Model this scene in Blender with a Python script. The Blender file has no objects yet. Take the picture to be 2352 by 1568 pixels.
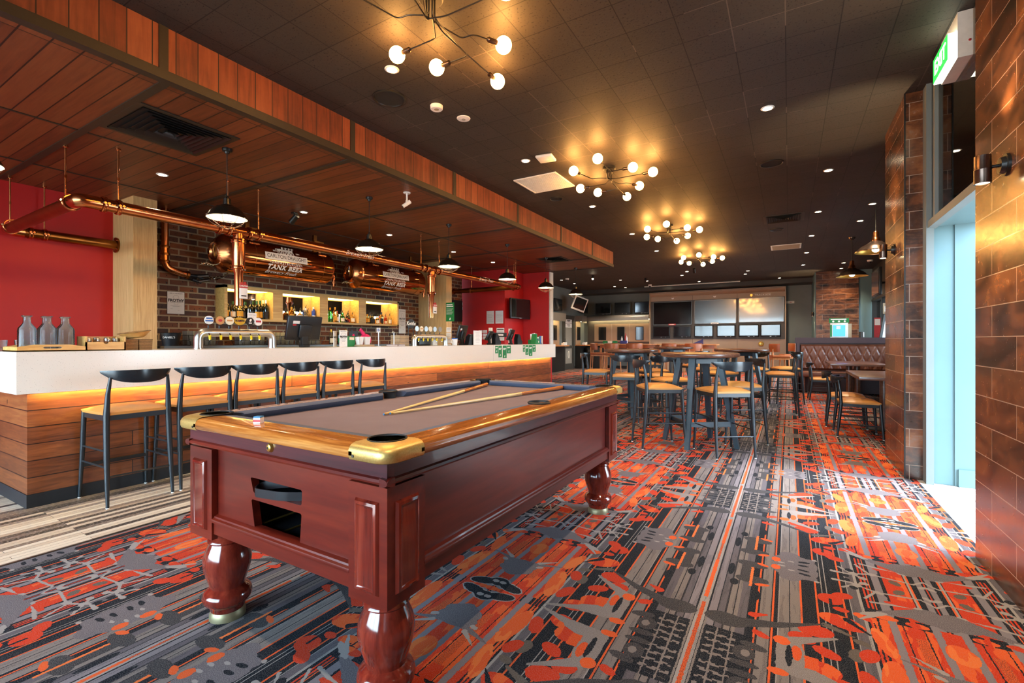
import bpy, bmesh, math, random
from mathutils import Vector, Matrix
R = math.radians
sc = bpy.context.scene
COL = sc.collection
rnd = random.Random(7)

# ---------------------------------------------------------------- camera, world, exposure
cam_data = bpy.data.cameras.new('camera')
cam = bpy.data.objects.new('camera', cam_data)
COL.objects.link(cam)
cam.location = (0, 0, 1.2)
cam.rotation_euler = (R(90), 0, R(30.61))
cam_data.sensor_width = 36
cam_data.lens = 1075 / 2352 * 36
cam_data.shift_y = -2 / 2352
cam_data.clip_start = 0.05
cam_data.clip_end = 200
sc.camera = cam
sc.view_settings.view_transform = 'Standard'
sc.view_settings.look = 'None'
sc.view_settings.gamma = 1
sc.view_settings.use_curve_mapping = False
sc.view_settings.exposure = 0.5
sc.cycles.use_denoising = True
sc.cycles.max_bounces = 8
sc.cycles.diffuse_bounces = 4
sc.cycles.glossy_bounces = 4
sc.cycles.transmission_bounces = 8
sc.cycles.transparent_max_bounces = 12
sc.cycles.caustics_reflective = False
sc.cycles.caustics_refractive = False
sc.cycles.sample_clamp_indirect = 6.0
sc.cycles.blur_glossy = 0.5

SKY = 20.0
world = bpy.data.worlds.new('world')
sc.world = world
world.use_nodes = True
wn = world.node_tree.nodes
wl = world.node_tree.links
wn.clear()
w_out = wn.new('ShaderNodeOutputWorld')
w_bg = wn.new('ShaderNodeBackground')
w_ramp = wn.new('ShaderNodeValToRGB')
w_sep = wn.new('ShaderNodeSeparateXYZ')
w_tc = wn.new('ShaderNodeTexCoord')
wl.new(w_tc.outputs['Generated'], w_sep.inputs[0])
w_map = wn.new('ShaderNodeMapRange')
w_map.inputs['From Min'].default_value = -1
w_map.inputs['From Max'].default_value = 1
wl.new(w_sep.outputs['Z'], w_map.inputs['Value'])
wl.new(w_map.outputs[0], w_ramp.inputs[0])
r = w_ramp.color_ramp
r.elements[0].position = 0.0
r.elements[0].color = (0.22, 0.23, 0.24, 1)
r.elements[1].position = 1.0
r.elements[1].color = (0.42, 0.62, 0.95, 1)
e = r.elements.new(0.49); e.color = (0.30, 0.31, 0.32, 1)
e = r.elements.new(0.52); e.color = (0.62, 0.83, 1.0, 1)
wl.new(w_ramp.outputs[0], w_bg.inputs['Color'])
w_bg.inputs['Strength'].default_value = SKY
wl.new(w_bg.outputs[0], w_out.inputs[0])

def portal(loc, rot, sx, sy):
    d = bpy.data.lights.new('daylight', 'AREA')
    d.shape = 'RECTANGLE'; d.size = sx; d.size_y = sy
    d.cycles.is_portal = True
    o = bpy.data.objects.new('daylight', d)
    o.location = loc; o.rotation_euler = rot
    COL.objects.link(o)
# window openings the sky shines through (light portals, they give no light of their own)
portal((-3.4, -3.45, 1.6), (R(90), 0, 0), 9.0, 3.0)
portal((1.95, 4.35, 1.05), (R(90), 0, R(90)), 1.7, 2.1)
portal((2.25, 13.4, 1.65), (R(90), 0, R(90)), 8.2, 1.6)
sun_d = bpy.data.lights.new('sun', 'SUN')
sun_d.energy = 9.0; sun_d.angle = R(16); sun_d.color = (1.0, 0.95, 0.86)
sun = bpy.data.objects.new('sun', sun_d)
sun.location = (6, 4, 8)
sun.rotation_euler = Vector((-0.62, 0.0, -0.78)).to_track_quat('-Z', 'Y').to_euler()
COL.objects.link(sun)

# ---------------------------------------------------------------- helpers
def lin(h):
    h = h.lstrip('#')
    out = []
    for i in (0, 2, 4):
        c = int(h[i:i + 2], 16) / 255
        out.append(c / 12.92 if c <= 0.04045 else ((c + 0.055) / 1.055) ** 2.4)
    return tuple(out)

class MB:
    """collects shapes of one part into one mesh"""
    def __init__(s):
        s.v = []; s.f = []; s.sm = []
    def add(s, vs, fs, smooth=False, M=None):
        o = len(s.v)
        for p in vs:
            p = Vector(p)
            s.v.append(M @ p if M is not None else p)
        for f in fs:
            s.f.append([i + o for i in f]); s.sm.append(smooth)
        return s
    def box(s, x0, x1, y0, y1, z0, z1, M=None):
        if x0 > x1: x0, x1 = x1, x0
        if y0 > y1: y0, y1 = y1, y0
        if z0 > z1: z0, z1 = z1, z0
        vs = [(x0, y0, z0), (x1, y0, z0), (x1, y1, z0), (x0, y1, z0), (x0, y0, z1), (x1, y0, z1), (x1, y1, z1), (x0, y1, z1)]
        return s.add(vs, [(0, 3, 2, 1), (4, 5, 6, 7), (0, 1, 5, 4), (1, 2, 6, 5), (2, 3, 7, 6), (3, 0, 4, 7)], False, M)
    def cbox(s, x0, x1, y0, y1, z0, z1, b=0.01, M=None):
        """box with chamfered edges"""
        bm = bmesh.new()
        bmesh.ops.create_cube(bm, size=1)
        for v in bm.verts:
            v.co = Vector((x0 + (v.co.x + .5) * (x1 - x0), y0 + (v.co.y + .5) * (y1 - y0), z0 + (v.co.z + .5) * (z1 - z0)))
        bmesh.ops.bevel(bm, geom=bm.edges[:], offset=b, segments=3, profile=0.5, affect='EDGES')
        bm.verts.ensure_lookup_table()
        for i, v in enumerate(bm.verts): v.index = i
        s.add([v.co.copy() for v in bm.verts], [[v.index for v in f.verts] for f in bm.faces], True, M)
        bm.free()
        return s
    def cyl(s, a, b, r0, r1=None, n=16, caps=True):
        a = Vector(a); b = Vector(b)
        r1 = r0 if r1 is None else r1
        d = (b - a)
        q = d.to_track_quat('Z', 'Y').to_matrix()
        vs = []
        for p, r_ in ((a, r0), (b, r1)):
            for i in range(n):
                t = 2 * math.pi * i / n
                vs.append(p + q @ Vector((r_ * math.cos(t), r_ * math.sin(t), 0)))
        s.add(vs, [(i, (i + 1) % n, n + (i + 1) % n, n + i) for i in range(n)], True)
        if caps:
            s.add(vs[:n], [list(range(n))[::-1]])
            s.add(vs[n:], [list(range(n))])
        return s
    def lathe(s, prof, c=(0, 0, 0), n=24, M=None, close=False):
        """profile of (radius, z) turned about z"""
        vs = []; m = len(prof)
        for i in range(n):
            t = 2 * math.pi * i / n
            for r_, z in prof:
                vs.append((c[0] + r_ * math.cos(t), c[1] + r_ * math.sin(t), c[2] + z))
        fs = []
        for i in range(n):
            j = (i + 1) % n
            for k in range(m - 1):
                fs.append((i * m + k, j * m + k, j * m + k + 1, i * m + k + 1))
        s.add(vs, fs, True, M)
        return s
    def tube(s, pts, r_, n=10, closed=False, rad=None):
        """round bar along a polyline; rad gives a radius per point"""
        pts = [Vector(p) for p in pts]
        m = len(pts)
        rings = []
        up = None
        for i, p in enumerate(pts):
            if closed:
                t = (pts[(i + 1) % m] - pts[i - 1]).normalized()
            else:
                t = (pts[min(i + 1, m - 1)] - pts[max(i - 1, 0)]).normalized()
            if up is None:
                up = Vector((0, 0, 1)) if abs(t.z) < 0.9 else Vector((1, 0, 0))
            sx = t.cross(up)
            if sx.length < 1e-5: sx = t.cross(Vector((0.3, 1, 0.2)))
            sx.normalize(); sy = sx.cross(t).normalized(); up = sy
            rr = rad[i] if rad else r_
            rings.append([p + sx * rr * math.cos(2 * math.pi * k / n) + sy * rr * math.sin(2 * math.pi * k / n) for k in range(n)])
        vs = [v for ring in rings for v in ring]
        fs = []
        for i in range(m if closed else m - 1):
            j = (i + 1) % m
            for k in range(n):
                fs.append((i * n + k, i * n + (k + 1) % n, j * n + (k + 1) % n, j * n + k))
        s.add(vs, fs, True)
        if not closed:
            s.add(rings[0], [list(range(n))])
            s.add(rings[-1], [list(range(n))[::-1]])
        return s
    def sphere(s, c, r_, n=16, m=10, sc_=(1, 1, 1)):
        prof = []
        for k in range(m + 1):
            t = -math.pi / 2 + math.pi * k / m
            prof.append((r_ * math.cos(t), r_ * math.sin(t)))
        M = Matrix.Translation(Vector(c)) @ Matrix.Diagonal((sc_[0], sc_[1], sc_[2], 1))
        return s.lathe(prof, n=n, M=M)
    def prism(s, poly, h, M=None, smooth=False):
        """2D polygon (x, y) from z=0 to z=h"""
        n = len(poly)
        vs = [(p[0], p[1], 0) for p in poly] + [(p[0], p[1], h) for p in poly]
        s.add(vs, [list(range(n))[::-1], list(range(n, 2 * n))], False, M)
        s.add(vs, [(i, (i + 1) % n, n + (i + 1) % n, n + i) for i in range(n)], smooth, M)
        return s
    def quad(s, a, b, c, d):
        return s.add([a, b, c, d], [(0, 1, 2, 3)])
    def build(s, name, mat, parent=None, world=False):
        me = bpy.data.meshes.new(name)
        off = Vector((0, 0, 0))
        if world and parent is not None:
            p = parent
            while p is not None:
                off += p.location; p = p.parent
        me.from_pydata([tuple(v - off) for v in s.v], [], s.f)
        me.polygons.foreach_set('use_smooth', s.sm)
        me.update()
        bm = bmesh.new(); bm.from_mesh(me)
        bmesh.ops.remove_doubles(bm, verts=bm.verts[:], dist=1e-5)
        bmesh.ops.recalc_face_normals(bm, faces=bm.faces[:])
        bm.to_mesh(me); bm.free()
        try:
            me.set_sharp_from_angle(angle=R(38))
        except Exception:
            pass
        me.materials.append(mat)
        o = bpy.data.objects.new(name, me)
        COL.objects.link(o)
        if parent is not None: o.parent = parent
        return o

def tag(o, label, cat, group=None):
    o['label'] = label; o['category'] = cat
    if group: o['group'] = group
    return o
def thing(name, label, cat, loc=(0, 0, 0), rz=0, group=None):
    o = bpy.data.objects.new(name, None)
    o.empty_display_size = 0.1
    COL.objects.link(o)
    o.location = loc; o.rotation_euler = (0, 0, rz)
    return tag(o, label, cat, group)
def struct(name, mb, mat, parent=None):
    o = mb.build(name, mat, parent)
    if parent is None: o['kind'] = 'structure'
    return o
KIDS = {}
def dup(root, loc, rz, label, group=None):
    """a copy of a thing with its parts and sub-parts"""
    def cp(o, par):
        c = o.copy(); COL.objects.link(c)
        if par is not None: c.parent = par
        for k in list(o.children): cp(k, c)
        return c
    r_ = cp(root, None)
    r_.location = loc; r_.rotation_euler = (0, 0, rz)
    r_['label'] = label
    if group: r_['group'] = group
    return r_

_font = {}
def text_mesh(body, size, bold=0.0, shear=0.0, spacing=1.0, sx=1.0):
    """flat outline of a word as (verts, faces), centred on the origin in x-y"""
    cu = bpy.data.curves.new('word', 'FONT')
    cu.body = body; cu.size = size; cu.align_x = 'CENTER'; cu.align_y = 'CENTER'
    cu.offset = bold; cu.shear = shear; cu.space_character = spacing
    cu.resolution_u = 3
    o = bpy.data.objects.new('word', cu)
    COL.objects.link(o)
    dg = bpy.context.evaluated_depsgraph_get()
    me = bpy.data.meshes.new_from_object(o.evaluated_get(dg))
    vs = [Vector((v.co.x * sx, v.co.y, 0)) for v in me.vertices]
    fs = [list(p.vertices) for p in me.polygons]
    bpy.data.objects.remove(o); bpy.data.meshes.remove(me); bpy.data.curves.remove(cu)
    return vs, fs
def lettering(mb, body, size, M, bold=0.0, shear=0.0, spacing=1.0, sx=1.0):
    vs, fs = text_mesh(body, size, bold, shear, spacing, sx)
    mb.add(vs, fs, False, M)
    return mb
def frame(o, ex, ey):
    """matrix with x axis ex, y axis ey, z their cross product, at o"""
    ex = Vector(ex).normalized(); ey = Vector(ey).normalized(); ez = ex.cross(ey)
    m = Matrix((ex, ey, ez)).transposed().to_4x4()
    m.translation = Vector(o)
    return m
def rounded(pts, rad, seg=5, closed=False):
    """polyline with its corners rounded"""
    pts = [Vector(p) for p in pts]
    out = []; m = len(pts)
    for i, p in enumerate(pts):
        if not closed and i in (0, m - 1):
            out.append(p); continue
        a = pts[i - 1]; b = pts[(i + 1) % m]
        da = (a - p); db = (b - p)
        k = min(rad, da.length * .48, db.length * .48)
        pa = p + da.normalized() * k; pb = p + db.normalized() * k
        for j in range(seg + 1):
            t = j / seg
            out.append(pa * (1 - t) ** 2 + p * 2 * t * (1 - t) + pb * t * t)
    return out
# ---------------------------------------------------------------- materials
class NT:
    def __init__(s, name):
        s.m = bpy.data.materials.new(name); s.m.use_nodes = True
        s.n = s.m.node_tree.nodes; s.l = s.m.node_tree.links
        s.n.clear()
        s.out = s.n.new('ShaderNodeOutputMaterial')
        s.b = s.n.new('ShaderNodeBsdfPrincipled')
        s.l.new(s.b.outputs[0], s.out.inputs[0])
        s._co = None
    def co(s):
        if s._co is None:
            s._co = s.n.new('ShaderNodeTexCoord')
        return s._co.outputs['Object']
    def put(s, sock, val):
        if isinstance(val, bpy.types.NodeSocket): s.l.new(val, sock)
        elif isinstance(val, (tuple, list)) and len(val) == 3 and sock.type == 'RGBA': sock.default_value = (*val, 1)
        else: sock.default_value = val
    def M(s, op, a, b=0.0, c=0.0, clamp=False):
        n = s.n.new('ShaderNodeMath'); n.operation = op; n.use_clamp = clamp
        s.put(n.inputs[0], a); s.put(n.inputs[1], b)
        if op in ('MULTIPLY_ADD', 'COMPARE', 'SMOOTH_MIN', 'PINGPONG', 'WRAP'): s.put(n.inputs[2], c)
        return n.outputs[0]
    def sep(s, v=None):
        n = s.n.new('ShaderNodeSeparateXYZ'); s.l.new(s.co() if v is None else v, n.inputs[0])
        return n.outputs[0], n.outputs[1], n.outputs[2]
    def comb(s, x, y, z=0.0):
        n = s.n.new('ShaderNodeCombineXYZ')
        for i, a in enumerate((x, y, z)): s.put(n.inputs[i], a)
        return n.outputs[0]
    def mapv(s, scale=(1, 1, 1), v=None):
        n = s.n.new('ShaderNodeMapping'); s.l.new(s.co() if v is None else v, n.inputs[0])
        n.inputs['Scale'].default_value = scale
        return n.outputs[0]
    def noise(s, scale, v=None, detail=3.0, rough=0.55, dist=0.0):
        n = s.n.new('ShaderNodeTexNoise')
        s.l.new(s.co() if v is None else v, n.inputs['Vector'])
        n.inputs['Scale'].default_value = scale; n.inputs['Detail'].default_value = detail
        n.inputs['Roughness'].default_value = rough; n.inputs['Distortion'].default_value = dist
        return n.outputs[0]
    def mix(s, f, a, b, blend='MIX'):
        n = s.n.new('ShaderNodeMix'); n.data_type = 'RGBA'; n.blend_type = blend
        s.put(n.inputs[0], f); s.put(n.inputs[6], a); s.put(n.inputs[7], b)
        return n.outputs[2]
    def ramp(s, f, stops, interp='LINEAR'):
        n = s.n.new('ShaderNodeValToRGB'); n.color_ramp.interpolation = interp
        el = n.color_ramp.elements
        while len(el) > 1: el.remove(el[-1])
        el[0].position = stops[0][0]; el[0].color = (*stops[0][1], 1)
        for p, c in stops[1:]:
            x = el.new(p); x.color = (*c, 1)
        s.put(n.inputs[0], f)
        return n.outputs[0]
    def brick(s, v, bw, rh, mortar, off=0.5, freq=2):
        n = s.n.new('ShaderNodeTexBrick'); s.l.new(v, n.inputs['Vector'])
        n.offset = off; n.offset_frequency = freq; n.squash = 1
        n.inputs['Color1'].default_value = (0, 0, 0, 1); n.inputs['Color2'].default_value = (1, 1, 1, 1)
        n.inputs['Mortar'].default_value = (0.5, 0.5, 0.5, 1)
        n.inputs['Scale'].default_value = 1; n.inputs['Mortar Size'].default_value = mortar
        n.inputs['Mortar Smooth'].default_value = 0.0; n.inputs['Bias'].default_value = 0
        n.inputs['Brick Width'].default_value = bw; n.inputs['Row Height'].default_value = rh
        return n.outputs[0], n.outputs[1]
    def bump(s, h, strength=0.3, dist=0.01):
        n = s.n.new('ShaderNodeBump'); s.put(n.inputs['Height'], h)
        n.inputs['Strength'].default_value = strength; n.inputs['Distance'].default_value = dist
        s.l.new(n.outputs[0], s.b.inputs['Normal'])
    def set(s, color=None, rough=None, metal=None, coat=None, spec=None, emit=None, estr=None, trans=None, ior=None, alpha=None):
        I = s.b.inputs
        for k, v in (('Base Color', color), ('Roughness', rough), ('Metallic', metal), ('Coat Weight', coat), ('Specular IOR Level', spec),
                     ('Emission Color', emit), ('Emission Strength', estr), ('Transmission Weight', trans), ('IOR', ior), ('Alpha', alpha)):
            if v is not None: s.put(I[k], v)
        if coat is not None: I['Coat Roughness'].default_value = 0.06
        return s.m

MATS = {}
def plain(name, hexc, rough=0.5, metal=0.0, var=0.06, scale=18.0, **kw):
    """a colour with a slight procedural unevenness"""
    if name in MATS: return MATS[name]
    t = NT(name); c = lin(hexc) if isinstance(hexc, str) else hexc
    f = t.noise(scale)
    lo = tuple(x * (1 - var) for x in c); hi = tuple(min(1, x * (1 + var)) for x in c)
    m = t.set(color=t.ramp(f, [(0.3, lo), (0.7, hi)]), rough=rough, metal=metal, **kw)
    MATS[name] = m
    return m
def glow(name, col, strength):
    t = NT(name)
    m = t.set(color=col, emit=col, estr=strength, rough=0.4)
    MATS[name] = m
    return m
def wood(name, dark, mid, light, axis='x', scale=1.0, rough=0.35, coat=0.0, stretch=14):
    t = NT(name)
    sc_ = {'x': (1, stretch, stretch), 'y': (stretch, 1, stretch), 'z': (stretch, stretch, 1)}[axis]
    v = t.mapv(tuple(a * scale for a in sc_))
    f = t.noise(1.6, v, 5, 0.6, 0.8)
    g = t.noise(7.0, v, 3, 0.6)
    h = t.M('ADD', t.M('MULTIPLY', f, 0.75), t.M('MULTIPLY', g, 0.25))
    col = t.ramp(h, [(0.32, lin(dark)), (0.5, lin(mid)), (0.68, lin(light))])
    m = t.set(color=col, rough=rough, coat=coat)
    MATS[name] = m
    return m

# carpet: mirrored broadloom tile 0.905 x 1.0 m, motifs drawn in its own coordinates
def carpet():
    t = NT('carpet')
    X, Y, Z = t.sep()
    jn = t.noise(70, None, 2)
    jit = t.M('MULTIPLY', t.M('SUBTRACT', jn, 0.5), 0.012)
    x = t.M('ADD', X, 0.335); x = t.M('ADD', x, jit)
    y = t.M('SUBTRACT', Y, 2.905); y = t.M('ADD', y, jit)
    u = t.M('PINGPONG', x, 0.905); v = t.M('PINGPONG', y, 1.0)
    us = t.M('PINGPONG', t.M('ADD', t.M('ADD', X, 0.335), t.M('MULTIPLY', jit, 0.22)), 0.905)
    NAVY = lin('#0f1620'); TAU = lin('#7c7370'); LG = lin('#97918f'); MG = lin('#5d585e'); CH = lin('#2a2a30')
    RED = lin('#bf3718'); ORA = lin('#d65a26'); LO = lin('#dd7136'); BR = lin('#5f564f'); GV = lin('#7d767c'); DR = lin('#7a2a1c')
    st = [(0, LG), (.012, LG), (.017, NAVY), (.024, GV), (.058, NAVY), (.062, MG), (.088, CH), (.096, TAU), (.118, NAVY), (.122, TAU), (.14, MG), (.175, NAVY),
          (.205, ORA), (.211, NAVY), (.222, TAU), (.262, NAVY), (.268, ORA), (.276, NAVY), (.29, LG), (.296, TAU), (.335, NAVY), (.339, TAU), (.378, ORA), (.383, NAVY),
          (.44, ORA), (.446, NAVY), (.466, LG), (.471, NAVY), (.487, LG), (.492, NAVY)]
    st2 = [(0.0, NAVY), (.52, NAVY), (.545, ORA), (.552, NAVY), (.572, LG), (.578, MG), (.612, LG), (.622, NAVY), (.64, RED), (.648, NAVY), (.655, RED), (.662, CH), (.668, ORA), (.675, NAVY),
           (.69, GV), (.722, NAVY), (.735, RED), (.825, NAVY), (.832, LG), (.838, ORA), (.845, NAVY), (.868, GV), (.893, NAVY), (.899, RED)]
    c1 = t.ramp(us, st, 'CONSTANT'); c2 = t.ramp(us, st2, 'CONSTANT')
    col = t.mix(t.M('GREATER_THAN', u, 0.52), c1, c2)
    yarn = t.noise(420, None, 1, 0.5)
    speck = t.M('GREATER_THAN', yarn, 0.55)
    worn = t.M('MULTIPLY', t.M('GREATER_THAN', t.noise(6, t.mapv((9, 0.7, 1)), 2), 0.55), t.M('LESS_THAN', u, 0.62))
    col = t.mix(t.M('MULTIPLY', t.M('MULTIPLY', worn, speck), 0.8), col, CH)
    def ell(cu, cv, ru, rv, rot=0.0):
        a = t.M('SUBTRACT', u, cu); b = t.M('SUBTRACT', v, cv)
        if rot:
            ca, sa = math.cos(rot), math.sin(rot)
            a2 = t.M('ADD', t.M('MULTIPLY', a, ca), t.M('MULTIPLY', b, sa))
            b = t.M('SUBTRACT', t.M('MULTIPLY', b, ca), t.M('MULTIPLY', a, sa)); a = a2
        a = t.M('DIVIDE', a, ru); b = t.M('DIVIDE', b, rv)
        return t.M('LESS_THAN', t.M('ADD', t.M('MULTIPLY', a, a), t.M('MULTIPLY', b, b)), 1.0)
    def rect(u0, u1, v0, v1):
        a = t.M('COMPARE', u, (u0 + u1) / 2, (u1 - u0) / 2)
        b = t.M('COMPARE', v, (v0 + v1) / 2, (v1 - v0) / 2)
        return t.M('MULTIPLY', a, b)
    def seg(u0, v0, u1, v1, w0, w1=None):
        """tapering stroke"""
        w1 = w0 if w1 is None else w1
        du, dv = u1 - u0, v1 - v0; L2 = du * du + dv * dv
        a = t.M('SUBTRACT', u, u0); b = t.M('SUBTRACT', v, v0)
        k = t.M('DIVIDE', t.M('ADD', t.M('MULTIPLY', a, du), t.M('MULTIPLY', b, dv)), L2, 0, True)
        a = t.M('SUBTRACT', a, t.M('MULTIPLY', k, du)); b = t.M('SUBTRACT', b, t.M('MULTIPLY', k, dv))
        d = t.M('ADD', t.M('MULTIPLY', a, a), t.M('MULTIPLY', b, b))
        w = t.M('ADD', t.M('MULTIPLY', k, w1 - w0), w0)
        return t.M('LESS_THAN', d, t.M('MULTIPLY', w, w))
    def orr(*a):
        r_ = a[0]
        for b in a[1:]: r_ = t.M('MAXIMUM', r_, b)
        return r_
    def put(mask, c):
        nonlocal col
        col = t.mix(mask, col, c)
    big = t.noise(9, t.mapv((2.2, 0.55, 1)), 2)
    ORVAR = t.mix(t.M('GREATER_THAN', big, 0.52), RED, ORA)
    ORLT = t.mix(t.M('GREATER_THAN', big, 0.5), ORA, LO)
    SPK = t.mix(speck, CH, lin('#5a5757'))
    SPG = t.mix(speck, MG, lin('#857d80'))
    SPO = t.mix(speck, ORA, NAVY)
    # warm block region between the grey bands
    put(rect(.635, .905, .34, .97), ORVAR)
    put(t.M('MULTIPLY', rect(.64, .905, .34, 1.0), t.M('COMPARE', u, .648, .003)), NAVY)
    put(rect(.66, .668, .3, 1.0), NAVY); put(rect(.70, .728, .12, 1.0), GV); put(rect(.746, .75, .3, 1), NAVY)
    put(rect(.775, .81, .45, .82), SPO); put(rect(.815, .82, .3, 1), NAVY); put(rect(.845, .872, .2, 1.0), GV)
    put(ell(.66, .80, .04, .13, .1), ORLT); put(ell(.905, .50, .05, .07), ORLT); put(ell(.66, .55, .03, .10, -.2), ORLT)
    put(rect(.742, .826, 0, .13), ORVAR); put(ell(.785, .05, .02, .03, .6), BR)
    # navy gaps under the warm region
    put(orr(rect(.64, .70, .28, .36), rect(.73, .78, .30, .37), rect(.80, .845, .31, .37)), NAVY)
    put(orr(ell(.69, .335, .05, .022), ell(.80, .345, .04, .02), ell(.62, .38, .045, .025, .4)), ORVAR)
    # big moth shapes
    put(orr(ell(.855, .245, .075, .065, -.15), seg(.86, .22, .68, .30, .05, .012), ell(.905, .27, .05, .06)), SPG)
    put(orr(seg(.84, .175, .66, .215, .008), seg(.68, .31, .60, .40, .016, .004), ell(.655, .325, .06, .016, -.5)), LG)
    put(orr(seg(.72, .18, .80, .17, .01, .02)), RED)
    # lace of pale curls round v=0.1
    put(orr(seg(.60, .05, .69, .10, .007), seg(.69, .10, .86, .08, .006), seg(.86, .08, .905, .13, .006), seg(.69, .10, .64, .19, .006), seg(.56, .12, .66, .02, .007),
            ell(.89, .06, .025, .012, .7), ell(.70, .10, .022, .014, .5), ell(.62, .075, .03, .012, -.6), seg(.53, .05, .60, .05, .012, .004), ell(.655, .03, .02, .015)), LG)
    put(orr(ell(.605, .10, .018, .02), ell(.65, .06, .01, .012), ell(.585, .025, .014, .018)), NAVY)
    # fan creature and flower near the far mirror
    put(orr(ell(.905, .72, .10, .055, 0), seg(.86, .69, .70, .64, .018, .004), seg(.84, .77, .905, .80, .03, .04)), SPG)
    put(orr(seg(.82, .66, .74, .60, .012, .003), ell(.80, .70, .02, .012, .5)), LG)
    put(orr(ell(.83, .955, .075, .036, -.25), ell(.905, .93, .06, .042)), LG)
    put(orr(ell(.83, .955, .068, .030, -.25), ell(.905, .93, .052, .036)), NAVY)
    put(ell(.885, .93, .018, .013), LG)
    put(orr(ell(.905, 1.0, .04, .018), seg(.80, 1.0, .86, .995, .006, .012)), ORVAR)
    # round grey face with eye slits
    put(orr(ell(.36, .04, .105, .105), ell(.34, .13, .05, .05), ell(.42, .10, .04, .03, .5)), SPG)
    put(orr(ell(.405, .075, .028, .011, .2), ell(.40, .03, .026, .010, .1)), NAVY)
    put(orr(ell(.345, .055, .016, .007), ell(.30, .02, .018, .008), ell(.455, .13, .012, .01)), LG)
    put(ell(.275, .05, .022, .03), ORA)
    # dark bone
    put(orr(ell(.165, .085, .075, .036, .1), ell(.175, .265, .075, .040, -.1), seg(.15, .10, .15, .25, .026)), SPK)
    put(orr(ell(.215, .065, .03, .014, .4), ell(.22, .30, .035, .014, -.3)), ORA)
    put(orr(ell(.075, .19, .016, .07), ell(.10, .33, .02, .035), ell(.20, .42, .018, .05)), NAVY)
    put(rect(.165, .178, .12, .34), LO)
    # orange discs and fish
    put(orr(ell(.53, .47, .085, .052, .35), ell(.50, .93, .055, .045, .3), ell(.44, .86, .06, .05)), ORVAR)
    put(orr(ell(.43, .60, .065, .045, -.2), ell(.38, .68, .05, .04), ell(.46, .74, .05, .03, .5)), RED)
    put(orr(ell(.50, .28, .05, .05, .3), ell(.55, .22, .045, .03, -.5), ell(.535, .36, .03, .02)), RED)
    put(orr(seg(.50, .28, .50, .34, .006), seg(.55, .44, .62, .52, .016, .004)), NAVY)
    put(orr(seg(.47, .53, .56, .57, .018, .006), ell(.585, .60, .03, .018, .3), ell(.56, .70, .028, .045, .2)), BR)
    put(orr(ell(.60, .68, .03, .05, .4), ell(.585, .85, .03, .06, -.3)), RED)
    # grey wings round the dark ladder
    put(orr(ell(.34, .82, .05, .12), seg(.35, .72, .50, .62, .026, .006), seg(.34, .90, .46, .93, .05, .03), seg(.46, .93, .62, .985, .022, .005)), t.mix(speck, TAU, LG))
    put(orr(rect(.385, .43, .80, .88), ell(.36, .80, .018, .05)), t.mix(speck, ORA, RED)); put(orr(ell(.335, .83, .012, .07), seg(.40, .76, .44, .79, .012, .004)), NAVY)
    put(orr(ell(.31, .74, .03, .03), ell(.30, .95, .035, .02)), ORA)
    put(orr(rect(.02, .21, .78, 1.0)), NAVY)
    lad = t.M('MULTIPLY', t.M('LESS_THAN', t.M('PINGPONG', v, 0.022), 0.009), t.M('GREATER_THAN', t.M('PINGPONG', t.M('ADD', u, t.M('MULTIPLY', t.M('FLOOR', t.M('MULTIPLY', v, 22.7)), .017)), .024), 0.008))
    put(t.M('MULTIPLY', rect(.04, .15, .80, 1.0), lad), TAU)
    put(orr(rect(.075, .082, .78, 1.0), rect(.13, .136, .78, 1.0), rect(.022, .03, .7, 1)), TAU)
    put(orr(ell(.185, .90, .04, .045), ell(.215, .84, .05, .022, .2), ell(.19, .97, .05, .018)), SPK)
    put(ell(.19, .90, .016, .022), TAU)
    # dark paddle with its tail
    put(orr(ell(.10, .695, .085, .052, .05), seg(.15, .69, .30, .63, .034, .02), seg(.30, .63, .46, .53, .02, .004)), SPK)
    put(orr(seg(.20, .60, .25, .575, .02, .006), ell(.235, .74, .035, .02, .5)), RED)
    put(rect(0, .009, .12, .55), ORA); put(rect(0, .008, .60, 1.0), t.mix(speck, ORA, NAVY)); put(rect(0, .006, 0, .12), t.mix(speck, ORA, CH))
    pile = t.noise(900, None, 1)
    col = t.mix(t.M('MULTIPLY', pile, 0.55), col, t.mix(0.5, col, (0, 0, 0)))
    heather = t.noise(260, None, 2)
    col = t.mix(t.M('MULTIPLY', t.M('GREATER_THAN', heather, 0.53), 0.10), col, (0.42, 0.40, 0.40))
    t.bump(pile, 0.6, 0.004)
    MATS['carpet'] = t.set(color=col, rough=0.95, spec=0.1)
carpet()

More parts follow.
